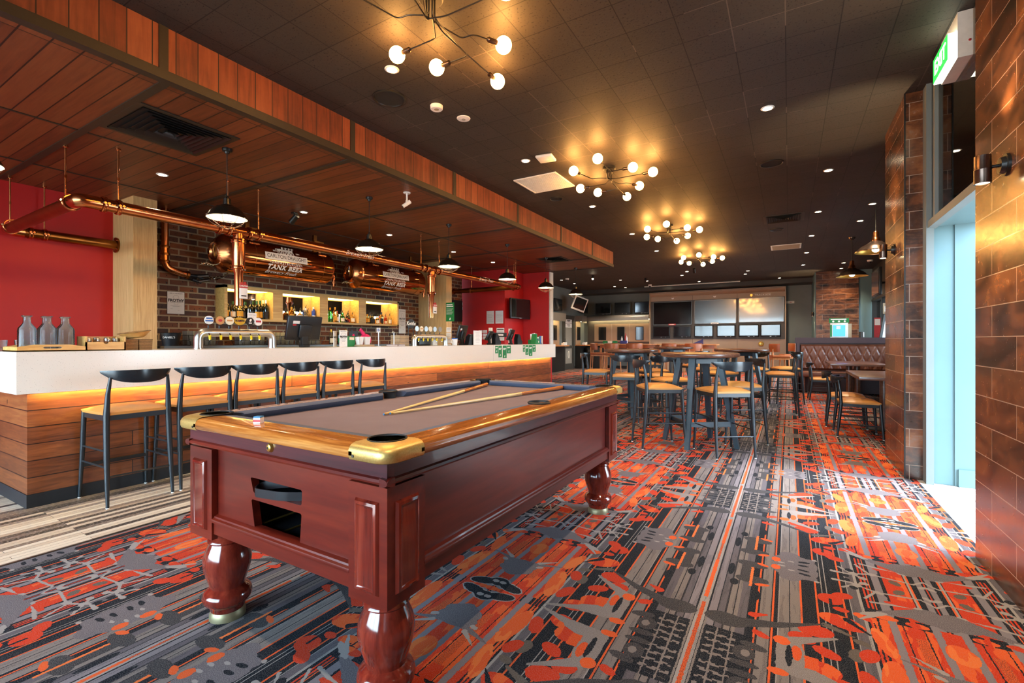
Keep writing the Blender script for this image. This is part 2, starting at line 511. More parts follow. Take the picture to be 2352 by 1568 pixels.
def brick_mats():
    # glazed rust coloured wall tiles, stack bond, for walls facing x and walls facing y
    for nm, ax, uo in (('tile_x', 'x', 0.01), ('tile_y', 'y', 0.0)):
        t = NT(nm); X, Y, Z = t.sep()
        h = Y if ax == 'x' else X
        v = t.comb(t.M('ADD', h, uo), t.M('ADD', Z, 0.036), 0)
        rf, mo = t.brick(v, 0.6, 0.157, 0.0022, 0.5, 2)
        big = t.noise(2.4, t.mapv((1, 1, 2.2)), 5, 0.62, 0.9)
        fine = t.noise(26, None, 4, 0.7)
        s = t.M('ADD', t.M('ADD', t.M('MULTIPLY', big, 0.72), t.M('MULTIPLY', fine, 0.14)), t.M('MULTIPLY', rf, 0.14))
        col = t.ramp(s, [(0.34, lin('#24170f')), (0.45, lin('#46291a')), (0.55, lin('#6d3f24')), (0.64, lin('#875330')), (0.76, lin('#857062'))])
        col = t.mix(mo, col, lin('#a58a76'))
        t.bump(t.M('SUBTRACT', t.M('MULTIPLY', fine, 0.25), mo), 0.12, 0.002)
        MATS[nm] = t.set(color=col, rough=t.M('ADD', t.M('MULTIPLY', fine, 0.2), 0.14), spec=0.7)
    for nm, ax in (('brick_x', 'x'), ('brick_y', 'y')):
        t = NT(nm); X, Y, Z = t.sep()
        v = t.comb(Y if ax == 'x' else X, Z, 0)
        rf, mo = t.brick(v, 0.245, 0.086, 0.010, 0.5, 2)
        f = t.noise(30, None, 4, 0.65); g = t.noise(7, None, 3)
        col = t.ramp(t.M('ADD', t.M('MULTIPLY', rf, 0.75), t.M('MULTIPLY', g, 0.25)), [(0.1, lin('#4a2c20')), (0.28, lin('#5d3423')), (0.42, lin('#3c2f2e')), (0.55, lin('#6d3b22')), (0.75, lin('#8a4d28')), (0.95, lin('#4f3a35'))])
        col = t.mix(t.M('GREATER_THAN', f, 0.62), col, lin('#2b1a15'))
        col = t.mix(mo, col, lin('#a28d70'))
        t.bump(t.M('SUBTRACT', t.M('MULTIPLY', f, 0.4), mo), 0.6, 0.012)
        MATS[nm] = t.set(color=col, rough=0.75)
    # black mineral ceiling tiles with pinholes
    t = NT('ceiling_tile'); X, Y, Z = t.sep()
    v = t.comb(t.M('ADD', X, 3.22), t.M('SUBTRACT', Y, 1.635), 0)
    rf, mo = t.brick(v, 0.32, 0.318, 0.0035, 0.0, 2)
    pn = t.M('GREATER_THAN', t.noise(75, None, 2, 0.6), 0.64)
    mid = t.noise(3, None, 2)
    base = t.mix(rf, lin('#352f2a'), lin('#3c3530'))
    base = t.mix(pn, base, lin('#161310'))
    edge = t.mix(t.M('GREATER_THAN', t.noise(1.3, None, 1), 0.62), lin('#15120f'), lin('#574d44'))
    col = t.mix(mo, base, edge)
    t.bump(t.M('SUBTRACT', t.M('MULTIPLY', t.noise(40, None, 3), 0.5), t.M('ADD', pn, mo)), 0.35, 0.006)
    MATS['ceiling_tile'] = t.set(color=col, rough=0.62, spec=0.35)
    # stained timber boards of the lowered ceiling over the bar
    t = NT('soffit_board'); X, Y, Z = t.sep()
    v = t.comb(t.M('ADD', X, 3.83), t.M('SUBTRACT', Y, 1.58), 0)
    rf, mo = t.brick(v, 1.39, 0.1425, 0.0045, 0.0, 2)
    g = t.noise(1.6, t.mapv((1.6, 22, 1)), 5, 0.6, 0.5)
    col = t.ramp(t.M('ADD', t.M('MULTIPLY', g, 0.7), t.M('MULTIPLY', rf, 0.3)), [(0.25, lin('#4f2614')), (0.5, lin('#6d371c')), (0.75, lin('#834726'))])
    col = t.mix(mo, col, lin('#1d0e08'))
    t.bump(t.M('SUBTRACT', 1.0, mo), 0.5, 0.006)
    MATS['soffit_board'] = t.set(color=col, rough=0.42, spec=0.45)
    t = NT('fascia_board'); X, Y, Z = t.sep()
    v = t.comb(t.M('ADD', t.M('ADD', X, Y), 0.085), t.M('ADD', Z, 3), 0)
    rf, mo = t.brick(v, 0.1413, 8.0, 0.0035, 0.0, 2)
    g = t.noise(1.6, t.mapv((20, 20, 1.5)), 5, 0.6, 0.5); bl = t.noise(3.2, None, 4, 0.6)
    col = t.ramp(t.M('ADD', t.M('MULTIPLY', g, 0.45), t.M('ADD', t.M('MULTIPLY', rf, 0.2), t.M('MULTIPLY', bl, 0.35))), [(0.3, lin('#4a2013')), (0.5, lin('#7c3a20')), (0.7, lin('#9a5230'))])
    col = t.mix(mo, col, lin('#2a130b'))
    MATS['fascia_board'] = t.set(color=col, rough=0.5)
    # bar front boards
    t = NT('bar_board'); X, Y, Z = t.sep()
    v = t.comb(t.M('ADD', t.M('ADD', X, Y), 1.9), t.M('SUBTRACT', Z, 0.095), 0)
    rf, mo = t.brick(v, 3.9, 0.1205, 0.0034, 0.37, 2)
    g = t.noise(2.2, t.mapv((1.6, 1.6, 16)), 6, 0.62, 0.9); k = t.noise(1.4, t.mapv((1, 1, 2)), 4)
    kn = t.M('GREATER_THAN', t.noise(9, t.mapv((1, 1, 1.6)), 1), 0.78)
    col = t.ramp(t.M('ADD', t.M('MULTIPLY', g, 0.55), t.M('ADD', t.M('MULTIPLY', rf, 0.2), t.M('MULTIPLY', k, 0.25))), [(0.3, lin('#45200f')), (0.46, lin('#6c381b')), (0.58, lin('#874a25')), (0.74, lin('#a16636'))])
    col = t.mix(kn, col, lin('#4a2411'))
    col = t.mix(mo, col, lin('#241008'))
    t.bump(t.M('SUBTRACT', 1.0, mo), 0.5, 0.005)
    MATS['bar_board'] = t.set(color=col, rough=0.38)
    # strip vinyl planks
    t = NT('vinyl_plank'); X, Y, Z = t.sep()
    v = t.comb(Y, X, 0)
    rf, mo = t.brick(v, 1.15, 0.046, 0.0012, 0.29, 3)
    wn_ = t.n.new('ShaderNodeTexWhiteNoise'); wn_.noise_dimensions = '1D'; t.l.new(t.M('FLOOR', t.M('DIVIDE', X, 0.046)), wn_.inputs['W'])
    dk = t.M('GREATER_THAN', t.M('ADD', t.M('MULTIPLY', wn_.outputs['Value'], 0.7), t.M('MULTIPLY', rf, 0.5)), 0.72)
    g = t.noise(2.5, t.mapv((40, 3, 1)), 4, 0.6); sp = t.noise(120, t.mapv((1, .5, 1)), 2)
    lt = t.ramp(rf, [(0.0, lin('#c7b39c')), (0.25, lin('#d9cab5')), (0.5, lin('#b39c86')), (0.62, lin('#d2c0a9')), (0.88, lin('#8b7a6d'))], 'CONSTANT')
    dc = t.ramp(rf, [(0.0, lin('#4c423c')), (0.3, lin('#5d5048')), (0.6, lin('#3f3733')), (0.8, lin('#7a6a5e'))], 'CONSTANT')
    col = t.mix(dk, lt, dc)
    col = t.mix(t.M('MULTIPLY', g, 0.4), col, t.mix(0.45, col, (0, 0, 0)))
    col = t.mix(t.M('MULTIPLY', t.M('GREATER_THAN', sp, 0.58), 0.25), col, (.75, .66, .55))
    col = t.mix(mo, col, lin('#3a332e'))
    MATS['vinyl_plank'] = t.set(color=col, rough=0.42)
    # quartz bar top
    t = NT('quartz')
    s1 = t.M('GREATER_THAN', t.noise(140, None, 1), 0.70)
    col = t.mix(s1, lin('#e2dcd3'), lin('#b9b1a8'))
    MATS['quartz'] = t.set(color=col, rough=0.16, spec=0.5)
    # baize
    t = NT('baize')
    f = t.noise(600, None, 2); g = t.noise(6, None, 3)
    col = t.mix(f, lin('#5f5357'), lin('#7a6b6e'))
    col = t.mix(t.M('MULTIPLY', g, 0.2), col, lin('#a5959a'))
    MATS['baize'] = t.set(color=col, rough=0.95, spec=0.1)
    b = t.m.copy()
    # hammered brass corner
    t = NT('brass')
    f = t.noise(160, None, 3)
    t.bump(f, 0.25, 0.002)
    MATS['brass'] = t.set(color=t.mix(f, lin('#b8924a'), lin('#e0c07a')), rough=0.4, metal=0.8)
    # copper
    t = NT('copper')
    f = t.noise(3, None, 4)
    MATS['copper'] = t.set(color=t.ramp(f, [(0.35, lin('#b5683c')), (0.65, lin('#d58d5c'))]), rough=0.2, metal=1.0)
    t = NT('copper_polished')
    f = t.noise(3, None, 2)
    MATS['copper_polished'] = t.set(color=t.ramp(f, [(0.3, lin('#c0703c')), (0.7, lin('#d48850'))]), rough=0.08, metal=1.0)
    t = NT('copper_aged')
    f = t.noise(4, None, 4)
    MATS['copper_aged'] = t.set(color=t.ramp(f, [(0.3, lin('#7c4a22')), (0.7, lin('#a8692f'))]), rough=0.3, metal=1.0)
    # woven cane
    t = NT('woven'); X, Y, Z = t.sep()
    f = t.noise(60, t.mapv((1, 1, 2.5)), 3); w = t.M('LESS_THAN', t.M('PINGPONG', Z, 0.005), 0.0016)
    col = t.mix(f, lin('#6b4a28'), lin('#b98d58')); col = t.mix(w, col, lin('#3a2613'))
    MATS['woven'] = t.set(color=col, rough=0.8)
    # paving in the porch
    t = NT('porch_tile'); X, Y, Z = t.sep()
    rf, mo = t.brick(t.comb(X, Y, 0), 0.3, 0.3, 0.006, 0.0)
    MATS['porch_tile'] = t.set(color=t.mix(mo, t.mix(rf, lin('#b9b7b0'), lin('#d5d2ca')), lin('#77756f')), rough=0.6)
    # quilted hide
    t = NT('hide')
    f = t.noise(90, None, 3)
    t.bump(f, 0.12, 0.002)
    MATS['hide'] = t.set(color=t.mix(t.noise(5, None, 3), lin('#5f3626'), lin('#784733')), rough=0.35)
    # screen (switched off)
    t = NT('screen_dark')
    MATS['screen_dark'] = t.set(color=t.mix(t.noise(2), (0.006, 0.007, 0.008), (0.01, 0.011, 0.012)), rough=0.09, spec=0.6)
    t = NT('screen_bluish_sheen')
    MATS['screen_bluish_sheen'] = t.set(color=t.mix(t.noise(1.2), lin('#2a3336'), lin('#39464a')), rough=0.22, spec=1.0, coat=0.6)  # bluish grey puts the mirrored windows into the screen colour
brick_mats()

wood('mahogany', '#3d100b', '#551812', '#6b251a', 'y', 0.7, 0.28, 0.2, 9)
wood('mahogany_dark', '#2c0f0f', '#431718', '#5c2423', 'y', 0.9, 0.3, 0.25)
wood('mahogany_end', '#460f08', '#5e180c', '#742512', 'x', 0.7, 0.3, 0.15, 9)
wood('mahogany_end_dark', '#35141a', '#4b1c20', '#61292a', 'x', 0.9, 0.3, 0.25)
wood('mahogany_leg', '#4a140e', '#6a2116', '#853322', 'z', 0.9, 0.14, 0.6)
wood('rail_wood', '#713710', '#a5632a', '#cb8c48', 'y', 1.3, 0.16, 0.6, 22)
wood('rail_wood_end', '#713710', '#a5632a', '#cb8c48', 'x', 1.3, 0.16, 0.6, 22)
wood('oak_veneer', '#b98d58', '#cea46b', '#deb983', 'z', 1.6, 0.45, 0.0, 26)
wood('shelf_veneer', '#b88747', '#cfa25a', '#dfb870', 'y', 1.0, 0.45, 0.0, 20)
wood('bamboo', '#c58d45', '#d9a55c', '#e5b974', 'y', 1.4, 0.4)
wood('cue_ash', '#d9b06c', '#e6c487', '#f0d6a4', 'y', 2.0, 0.25, 0.4)
wood('cue_butt', '#7e3d18', '#a3561f', '#b96a2e', 'y', 2.0, 0.25, 0.4)
wood('table_walnut', '#43291c', '#5d3a29', '#785040', 'x', 1.2, 0.3, 0.2)
wood('beech', '#b06a34', '#c98049', '#d99a62', 'z', 1.5, 0.4)
plain('tan_hide', '#c08545', 0.38, var=0.05)
plain('orange_hide', '#a5572a', 0.4, var=0.08)
plain('stool_black', '#1d2226', 0.34, var=0.1)
plain('stool_back', '#1a1e22', 0.25, var=0.25, scale=6)
plain('table_steel', '#26333a', 0.4, var=0.1)
plain('black_satin', '#15130f', 0.4)
plain('black_matt', '#121212', 0.7)
plain('black_plastic', '#17181b', 0.35)
plain('kick_black', '#14171b', 0.5)
plain('trim_bronze', '#2b2216', 0.5)
plain('red_paint', '#c01a18', 0.5, var=0.04, scale=3)
plain('grey_paint', '#747b79', 0.6, var=0.05, scale=3)
plain('dark_paint', '#3a3a38', 0.6, var=0.05, scale=3)
plain('pale_frame', '#627b7d', 0.5, var=0.04, scale=3)
plain('bronze_panel', '#a38a73', 0.42, var=0.04, scale=3)
plain('panel_grey', '#4d4743', 0.5)
plain('plum_board', '#3c272b', 0.5)
plain('white_plastic', '#e6e1d8', 0.4)
plain('paper_white', '#e8e6e4', 0.7, var=0.02)
plain('ink', '#1f1c1e', 0.8)
plain('ink_soft', '#8a8688', 0.8)
plain('steel', '#c8c6c2', 0.3, 1.0, var=0.04)
plain('steel_dark', '#6d6a66', 0.3, 1.0)
plain('chrome', '#dad8d5', 0.06, 1.0, var=0.02)
plain('brass_small', '#c7a150', 0.3, 0.9)
plain('green_card', '#157a3c', 0.5)
plain('foot_brass', '#8a8062', 0.45, 0.7)
plain('cushion_cloth', '#4a5266', 0.9, var=0.08, scale=200)
plain('cloth_nose', '#857f92', 0.9, var=0.06, scale=200)
plain('letter_white', '#f1ece6', 0.5, var=0.01)
plain('pendant_black', '#17130f', 0.22)
plain('shade_white', '#efe6d6', 0.5)
plain('lamp_bronze', '#5b4a41', 0.25, 0.9)
plain('pink_cloth', '#d8215c', 0.8)
plain('blue_chalk', '#3c79a8', 0.8)
plain('yellow_plastic', '#dcc21a', 0.4)
plain('carton_tan', '#a58f72', 0.8)
plain('black_pocket', '#0e0e10', 0.6)
plain('white_edge', '#d8d2c8', 0.5)
plain('purple_card', '#2d2a6a', 0.5)
plain('red_card', '#b3262a', 0.5)
plain('blue_card', '#2a5fae', 0.4)
plain('stone_grey', '#8f8c86', 0.6)
plain('led_case', '#8f8983', 0.35, 0.5)
def glassmat(name, col, rough=0.02, alpha=None):
    t = NT(name)
    m = t.set(color=t.mix(t.noise(4), tuple(c * .97 for c in col), col), rough=rough, trans=1.0, ior=1.45)
    MATS[name] = m
    return m
glassmat('dark_glass', (0.03, 0.05, 0.03))
glassmat('amber_glass', (0.75, 0.33, 0.06))
glassmat('gold_glass', (0.95, 0.72, 0.25))
glassmat('green_glass', (0.12, 0.75, 0.12))
glassmat('red_glass', (0.75, 0.12, 0.08))
t_ = NT('window_glass')
_tr = t_.n.new('ShaderNodeBsdfTransparent'); _gl = t_.n.new('ShaderNodeBsdfGlossy'); _gl.inputs['Roughness'].default_value = 0.02
_tr.inputs[0].default_value = (0.93, 0.96, 0.96, 1)
_fr = t_.n.new('ShaderNodeFresnel'); _fr.inputs[0].default_value = 1.45
_mx = t_.n.new('ShaderNodeMixShader')
t_.l.new(_fr.outputs[0], _mx.inputs[0]); t_.l.new(_tr.outputs[0], _mx.inputs[1]); t_.l.new(_gl.outputs[0], _mx.inputs[2])
t_.n.remove(t_.b); t_.l.new(_mx.outputs[0], t_.out.inputs[0])
MATS['window_glass'] = t_.m
t_ = NT('clear_glass')
_tr = t_.n.new('ShaderNodeBsdfTransparent'); _gl = t_.n.new('ShaderNodeBsdfGlossy'); _gl.inputs['Roughness'].default_value = 0.04
_df = t_.n.new('ShaderNodeBsdfTranslucent'); _df.inputs[0].default_value = (0.9, 0.93, 0.95, 1)
_tr.inputs[0].default_value = (0.95, 0.97, 0.98, 1)
_lw = t_.n.new('ShaderNodeLayerWeight'); _lw.inputs[0].default_value = 0.15
_m1 = t_.n.new('ShaderNodeMixShader'); _m2 = t_.n.new('ShaderNodeMixShader')
_m1.inputs[0].default_value = 0.2  # milky white share stands in for window light on the glass
t_.l.new(_tr.outputs[0], _m1.inputs[1]); t_.l.new(_df.outputs[0], _m1.inputs[2])
t_.l.new(_lw.outputs[0], _m2.inputs[0]); t_.l.new(_m1.outputs[0], _m2.inputs[1]); t_.l.new(_gl.outputs[0], _m2.inputs[2])
t_.n.remove(t_.b); t_.l.new(_m2.outputs[0], t_.out.inputs[0])
MATS['clear_glass'] = t_.m
_mm = MATS['clear_glass'].copy(); _mm.name = 'stacked_glass'
for n_ in _mm.node_tree.nodes:
    if n_.type == 'MIX_SHADER' and not n_.inputs[0].is_linked: n_.inputs[0].default_value = 0.6  # whiter still, paints pale glints into the dimly lit glasses
MATS['stacked_glass'] = _mm
t = NT('mirror'); MATS['mirror'] = t.set(color=t.mix(t.noise(2), (0.78, 0.78, 0.78), (0.82, 0.82, 0.82)), rough=0.01, metal=1.0)
WARM = (1.0, 0.60, 0.22)
glow('bulb_glow', (1.0, 0.46, 0.11), 92)
glow('downlight_glow', (1.0, 0.80, 0.52), 30)
glow('pendant_glow', (1.0, 0.80, 0.52), 42)
glow('led_amber', (1.0, 0.76, 0.26), 105)
glow('led_shelf', (1.0, 0.62, 0.15), 9)
glow('led_wall', (1.0, 0.82, 0.40), 40)
glow('exit_white', (0.95, 1.0, 0.75), 5)
glow('exit_green', (0.02, 0.55, 0.06), 1.4)
glow('display_blue', (0.05, 0.25, 0.8), 1.6)
glow('lamp_cell', (1.0, 0.80, 0.50), 40)
# ---------------------------------------------------------------- the room
def S(name, boxes, mat):
    m = MB()
    for b in boxes: m.box(*b)
    return struct(name, m, MATS[mat])
S('floor', [(-3.6, 0.95, -3.6, 19.9, -0.06, 0), (-8.1, -3.6, 9.72, 19.9, -0.06, 0), (0.95, 2.4, 5.3, 19.9, -0.06, 0)], 'carpet')
S('floor', [(-8.1, -3.602, -3.6, 9.72, -0.06, -0.001)], 'vinyl_plank')
S('floor', [(0.95, 3.4, 3.0, 5.3, -0.06, -0.002)], 'porch_tile')
S('trim_1', [(-3.61, -3.598, -3.5, 9.7, -0.01, 0.004)], 'steel_dark')
S('ceiling', [(-8.1, 2.4, -3.6, 19.9, 3.35, 3.42)], 'ceiling_tile')
# lowered timber ceiling over the bar, its fascia and battens
S('ceiling', [(-7.7, -3.72, -3.5, 11.05, 3.0, 3.03)], 'soffit_board')
S('wall_fascia', [(-3.71, -3.68, -3.5, 11.05, 3.03, 3.349), (-7.7, -3.7, 11.04, 11.07, 3.03, 3.349)], 'fascia_board')
m = MB(); m.box(-3.74, -3.668, -3.5, 11.075, 2.985, 3.05); m.box(-7.7, -3.7, 11.035, 11.08, 2.985, 3.05)
struct('trim_2', m, MATS['trim_bronze'])
for i, y in enumerate((-1.7, -0.08, 1.54, 3.15, 4.77, 6.4, 8.03, 9.65)):
    m = MB()
    m.box(-3.685, -3.672, y - .028, y + .028, 3.04, 3.349)
    m.box(-7.5, -3.72, y - .03 + .04, y + .03 + .04, 2.992, 3.002)
    struct('trim_%d' % (3 + i), m, MATS['trim_bronze'])
for i, x in enumerate((-5.225, -6.62)):
    S('trim_%d' % (12 + i), [(x - .012, x + .012, -3.5, 11.0, 2.994, 3.002)], 'trim_bronze')
# walls
S('wall_left', [(-7.75, -7.59, -3.5, 2.62, 0, 3.02)], 'red_paint')
S('wall_left', [(-7.7, -7.45, 2.84, 9.99, 0, 3.02)], 'brick_x')
S('wall_bar_end', [(-7.75, -6.16, 10.05, 10.16, 0, 3.02), (-6.28, -6.16, 10.16, 11.0, 0, 3.02)], 'red_paint')
S('wall_bar_end', [(-6.28, -5.38, 11.0, 11.16, 0, 3.0), (-7.75, -6.29, 10.9, 11.16, 0, 3.0)], 'red_paint')
S('trim_14', [(-5.38, -5.345, 10.99, 11.17, 1.0, 2.985)], 'white_edge')
S('wall_left', [(-8.1, -7.93, 11.16, 19.9, 0, 3.349)], 'grey_paint')
S('wall_back', [(-8.1, 2.4, 19.8, 19.95, 0, 3.349)], 'grey_paint')
S('wall_back', [(0.70, 0.73, 17.52, 19.8, 0, 3.349), (1.82, 2.35, 17.55, 17.7, 0, 3.349)], 'pale_frame')
S('wall_bulkhead', [(-7.93, 0.7, 18.9, 19.8, 3.2, 3.349)], 'dark_paint')
S('baseboard_back', [(-7.9, 0.7, 19.77, 19.8, 0, 0.12)], 'black_satin')
S('baseboard_left', [(-7.93, -7.9, 11.2, 19.8, 0, 0.12)], 'black_satin')
# timber columns against the brick
S('wall_column', [(-7.60, -7.0, 2.605, 2.86, 0, 3.005)], 'oak_veneer')
S('wall_column', [(-7.46, -6.63, 8.30, 8.5, 0, 3.005)], 'oak_veneer')
S('wall_hatch', [(-7.46, -7.42, 9.3, 9.97, 1.7, 2.25)], 'black_matt')  # black panel stands for the dark inside the opening
# rust tile walls on the entrance side
S('wall_right', [(0.888, 1.3, -3.5, 3.535, 0, 3.349)], 'tile_x')
m = MB(); m.box(0.87, 0.873, 5.26, 6.22, 0, 3.349); m.box(0.873, 1.4, 5.27, 6.22, 0, 3.349)
struct('wall_right', m, MATS['tile_x'])
S('wall_right', [(0.872, 0.99, 5.256, 5.272, 0, 3.349)], 'tile_y')
S('trim_15', [(0.864, 0.874, 5.25, 5.262, 0, 3.349)], 'black_satin')
S('wall_pillar', [(0.73, 1.82, 17.5, 17.76, 0, 3.349)], 'tile_y')
# entrance: frame, transom pane, porch lined in pale blue
m = MB()
m.box(0.99, 1.04, 5.14, 5.26, 0, 3.349)
m.box(1.0, 1.06, 3.535, 5.2, 2.14, 2.2); m.box(1.0, 1.05, 3.535, 3.58, 0, 3.349)
m.box(1.0, 1.04, 4.93, 4.97, 2.2, 3.349)
fr = struct('door_1', m, MATS['grey_paint'])
m = MB(); m.box(1.025, 1.031, 3.55, 5.15, 2.2, 3.345); m.build('pane', MATS['window_glass'], fr)
S('wall_porch', [(1.04, 1.18, 5.2, 5.35, 0, 2.16), (1.18, 2.3, 5.19, 5.35, 0, 2.16), (1.3, 2.3, 3.3, 3.5, 0, 2.16), (1.06, 1.4, 3.5, 5.35, 2.16, 2.2)], 'pale_frame')
S('wall_porch', [(1.06, 1.12, 3.5, 5.3, 2.2, 3.349)], 'dark_paint')
S('baseboard_porch', [(1.2, 2.3, 5.175, 5.19, 0, 0.14)], 'pale_frame')
S('wall_right', [(1.06, 2.35, 5.35, 6.2, 2.2, 3.349), (1.4, 2.35, 5.35, 6.2, 0, 2.2)], 'dark_paint')
# glazed side beyond the pillar
m = MB()
m.box(2.15, 2.35, 6.2, 17.6, 0, 0.9); m.box(2.15, 2.35, 9.3, 17.6, 2.42, 3.349); m.box(2.15, 2.35, 6.2, 9.3, .9, 3.349)
struct('wall_right', m, MATS['dark_paint'])
m = MB()
for y in [9.3 + 1.62 * i for i in range(6)]: m.box(2.13, 2.27, y, y + .07, .9, 2.42)
m.box(2.13, 2.27, 9.3, 17.6, 2.36, 2.42); m.box(2.13, 2.27, 9.3, 17.6, .9, .96)
w = struct('window_1', m, MATS['black_satin'])
MB().box(2.225, 2.231, 9.3, 17.6, .95, 2.4).build('pane', MATS['window_glass'], w)
# glazed front behind the viewer
m = MB()
m.box(-8.1, 1.3, -3.7, -3.5, 0, .15); m.box(-8.1, 1.3, -3.7, -3.5, 3.0, 3.42)
for x in (-8.1, -0.1): m.box(x, x + 1.0, -3.7, -3.5, .15, 3.0)
struct('wall_front', m, MATS['dark_paint'])
m = MB()
for x in (-7.1, -5.4, -3.65, -1.85, -0.16): m.box(x, x + .07, -3.64, -3.54, .15, 3.0)
m.box(-7.1, -.1, -3.64, -3.54, 2.2, 2.26)
w = struct('window_2', m, MATS['black_satin'])
MB().box(-7.1, -.1, -3.6, -3.594, .15, 3.0).build('pane', MATS['window_glass'], w)

# ---------------------------------------------------------------- pool table
X0, X1, Y0, Y1 = -2.22, -1.05, 1.03, 3.24
pt = thing('pool_table', 'mahogany coin-operated pool table with grey cloth, amber timber rails and brass corners', 'pool table', ((X0 + X1) / 2, (Y0 + Y1) / 2, 0))
def plate(outer, holes, th, M):
    """board with cut-outs, drawn in x-y, thickened along z"""
    mb = MB(); bm = bmesh.new()
    loops = []
    for lp in [outer] + holes:
        vs = [bm.verts.new((p[0], p[1], 0)) for p in lp]
        loops.append(vs)
        for i in range(len(vs)): bm.edges.new((vs[i], vs[(i + 1) % len(vs)]))
    bmesh.ops.triangle_fill(bm, use_beauty=True, use_dissolve=False, edges=bm.edges[:])
    bm.verts.index_update()
    vs = [v.co.copy() for v in bm.verts]; n = len(vs)
    fs = [[v.index for v in f.verts] for f in bm.faces]
    mb.add(vs, fs, False, M)
    mb.add([v + Vector((0, 0, th)) for v in vs], fs, False, M)
    for lp in loops:
        idx = [v.index for v in lp]; k = len(idx)
        pv = [vs[i] for i in idx] + [vs[i] + Vector((0, 0, th)) for i in idx]
        mb.add(pv, [(i, (i + 1) % k, k + (i + 1) % k, k + i) for i in range(k)], False, M)
    bm.free()
    return mb
MW = MATS
ya = Y0 + .025
slot = [(-1.812, .662), (-1.806, .667), (-1.50, .667), (-1.494, .661), (-1.497, .616), (-1.503, .611), (-1.787, .609), (-1.793, .614)]
mouth = [(-1.806, .576), (-1.80, .582), (-1.503, .582), (-1.497, .576), (-1.506, .475), (-1.512, .470), (-1.778, .467), (-1.784, .472)]
Mn = frame((0, ya, 0), (1, 0, 0), (0, 0, 1))        # z points to -y
pl = plate([(X0 + .02, .42), (X1 - .02, .42), (X1 - .02, .77), (X0 + .02, .77)], [slot, mouth], -.03, Mn)
pl.build('end_panel', MW['mahogany_end'], pt, True)
MB().box(X0 + .02, X1 - .02, Y1 - .055, Y1 - .025, .42, .77).build('end_panel', MW['mahogany_end'], pt, True)
MB().box(X1 - .055, X1 - .025, Y0 + .05, Y1 - .05, .42, .77).build('side_panel', MW['mahogany'], pt, True)
MB().box(X0 + .025, X0 + .055, Y0 + .05, Y1 - .05, .42, .77).build('side_panel', MW['mahogany'], pt, True)
m = MB(); m.box(X0 + .06, X1 - .06, Y0 + .06, Y1 - .06, .40, .42)
m.box(-1.9, -1.42, ya + .031, ya + .05, .59, .605)
m.build('bottom_board', MW['black_matt'], pt, True)
m = MB(); m.box(-1.83, -1.47, ya + .031, 1.62, .445, .452); m.box(-1.83, -1.824, ya + .031, 1.62, .452, .58); m.box(-1.476, -1.47, ya + .031, 1.62, .452, .58); m.box(-1.83, -1.47, 1.61, 1.62, .452, .58)
m.box(-1.83, -1.47, ya + .031, 1.62, .584, .588)
tr = m.build('ball_return_tray', MW['black_plastic'], pt, True)
m = MB(); m.box(-1.80, -1.79, ya + .04, 1.55, .475, .479); m.box(-1.70, -1.694, ya + .04, 1.6, .453, .458); m.box(-1.6, -1.594, ya + .04, 1.6, .453, .458)
m.build('tray_rail', MW['brass_small'], tr, True)
# rubber strap looped in the upper slot
pth = rounded([(-1.52, ya + .05, .625), (-1.60, ya - .015, .63), (-1.74, ya - .035, .628), (-1.755, ya + .01, .64), (-1.66, ya + .06, .65)], .03, 6)
m = MB(); vs = []
for p in pth: vs += [p + Vector((0, 0, -.016)), p + Vector((0, 0, .016)), p + Vector((0, .006, .016)), p + Vector((0, .006, -.016))]
fs = []
for i in range(len(pth) - 1):
    for k in range(4): fs.append((i * 4 + k, i * 4 + (k + 1) % 4, i * 4 + 4 + (k + 1) % 4, i * 4 + 4 + k))
m.add(vs, fs, True); m.build('rubber_strap', MW['black_plastic'], pt, True)
# corner posts with a raised panel on each face
def raised(mb, x0, x1, z0, z1, M):
    w = [(0, 0), (.006, .010), (.014, .013), (.020, .009), (.024, .009)]
    rings = []
    for ins, h in w:
        rings.append([(x0 + ins, z0 + ins, h), (x1 - ins, z0 + ins, h), (x1 - ins, z1 - ins, h), (x0 + ins, z1 - ins, h)])
    vs = [p for r_ in rings for p in r_]
    fs = []
    for i in range(len(w) - 1):
        for k in range(4): fs.append((i * 4 + k, i * 4 + (k + 1) % 4, i * 4 + 4 + (k + 1) % 4, i * 4 + 4 + k))
    fs.append((len(vs) - 4, len(vs) - 3, len(vs) - 2, len(vs) - 1))
    mb.add(vs, fs, False, M)
for cx, sx in ((X0, 1), (X1, -1)):
    for cy, sy in ((Y0, 1), (Y1, -1)):
        m = MB()
        a, b = sorted((cx, cx + sx * .172)); c, d = sorted((cy, cy + sy * .172))
        L_ = [(cx, cy), (cx + sx * .172, cy), (cx + sx * .172, cy + sy * .024), (cx + sx * .024, cy + sy * .024), (cx + sx * .024, cy + sy * .172), (cx, cy + sy * .172)]
        m.prism(L_, .374, Matrix.Translation((0, 0, .376)))
        o = m.build('corner_post', MW['mahogany_end'], pt, True)
        m = MB()
        if sy > 0: Mx = frame((0, cy, 0), (1, 0, 0), (0, 0, 1)); raised(m, a + .034, b - .034, .412, .702, Mx)
        else: Mx = frame((0, cy, 0), (-1, 0, 0), (0, 0, 1)); raised(m, -b + .034, -a - .034, .412, .702, Mx)
        m.build('raised_panel', MW['mahogany_leg'], o, True)
        m = MB()
        if sx > 0: Mx = frame((cx, 0, 0), (0, -1, 0), (0, 0, 1)); raised(m, -d + .034, -c - .034, .412, .702, Mx)
        else: Mx = frame((cx, 0, 0), (0, 1, 0), (0, 0, 1)); raised(m, c + .034, d - .034, .412, .702, Mx)
        m.build('raised_panel', MW['mahogany_leg'], o, True)
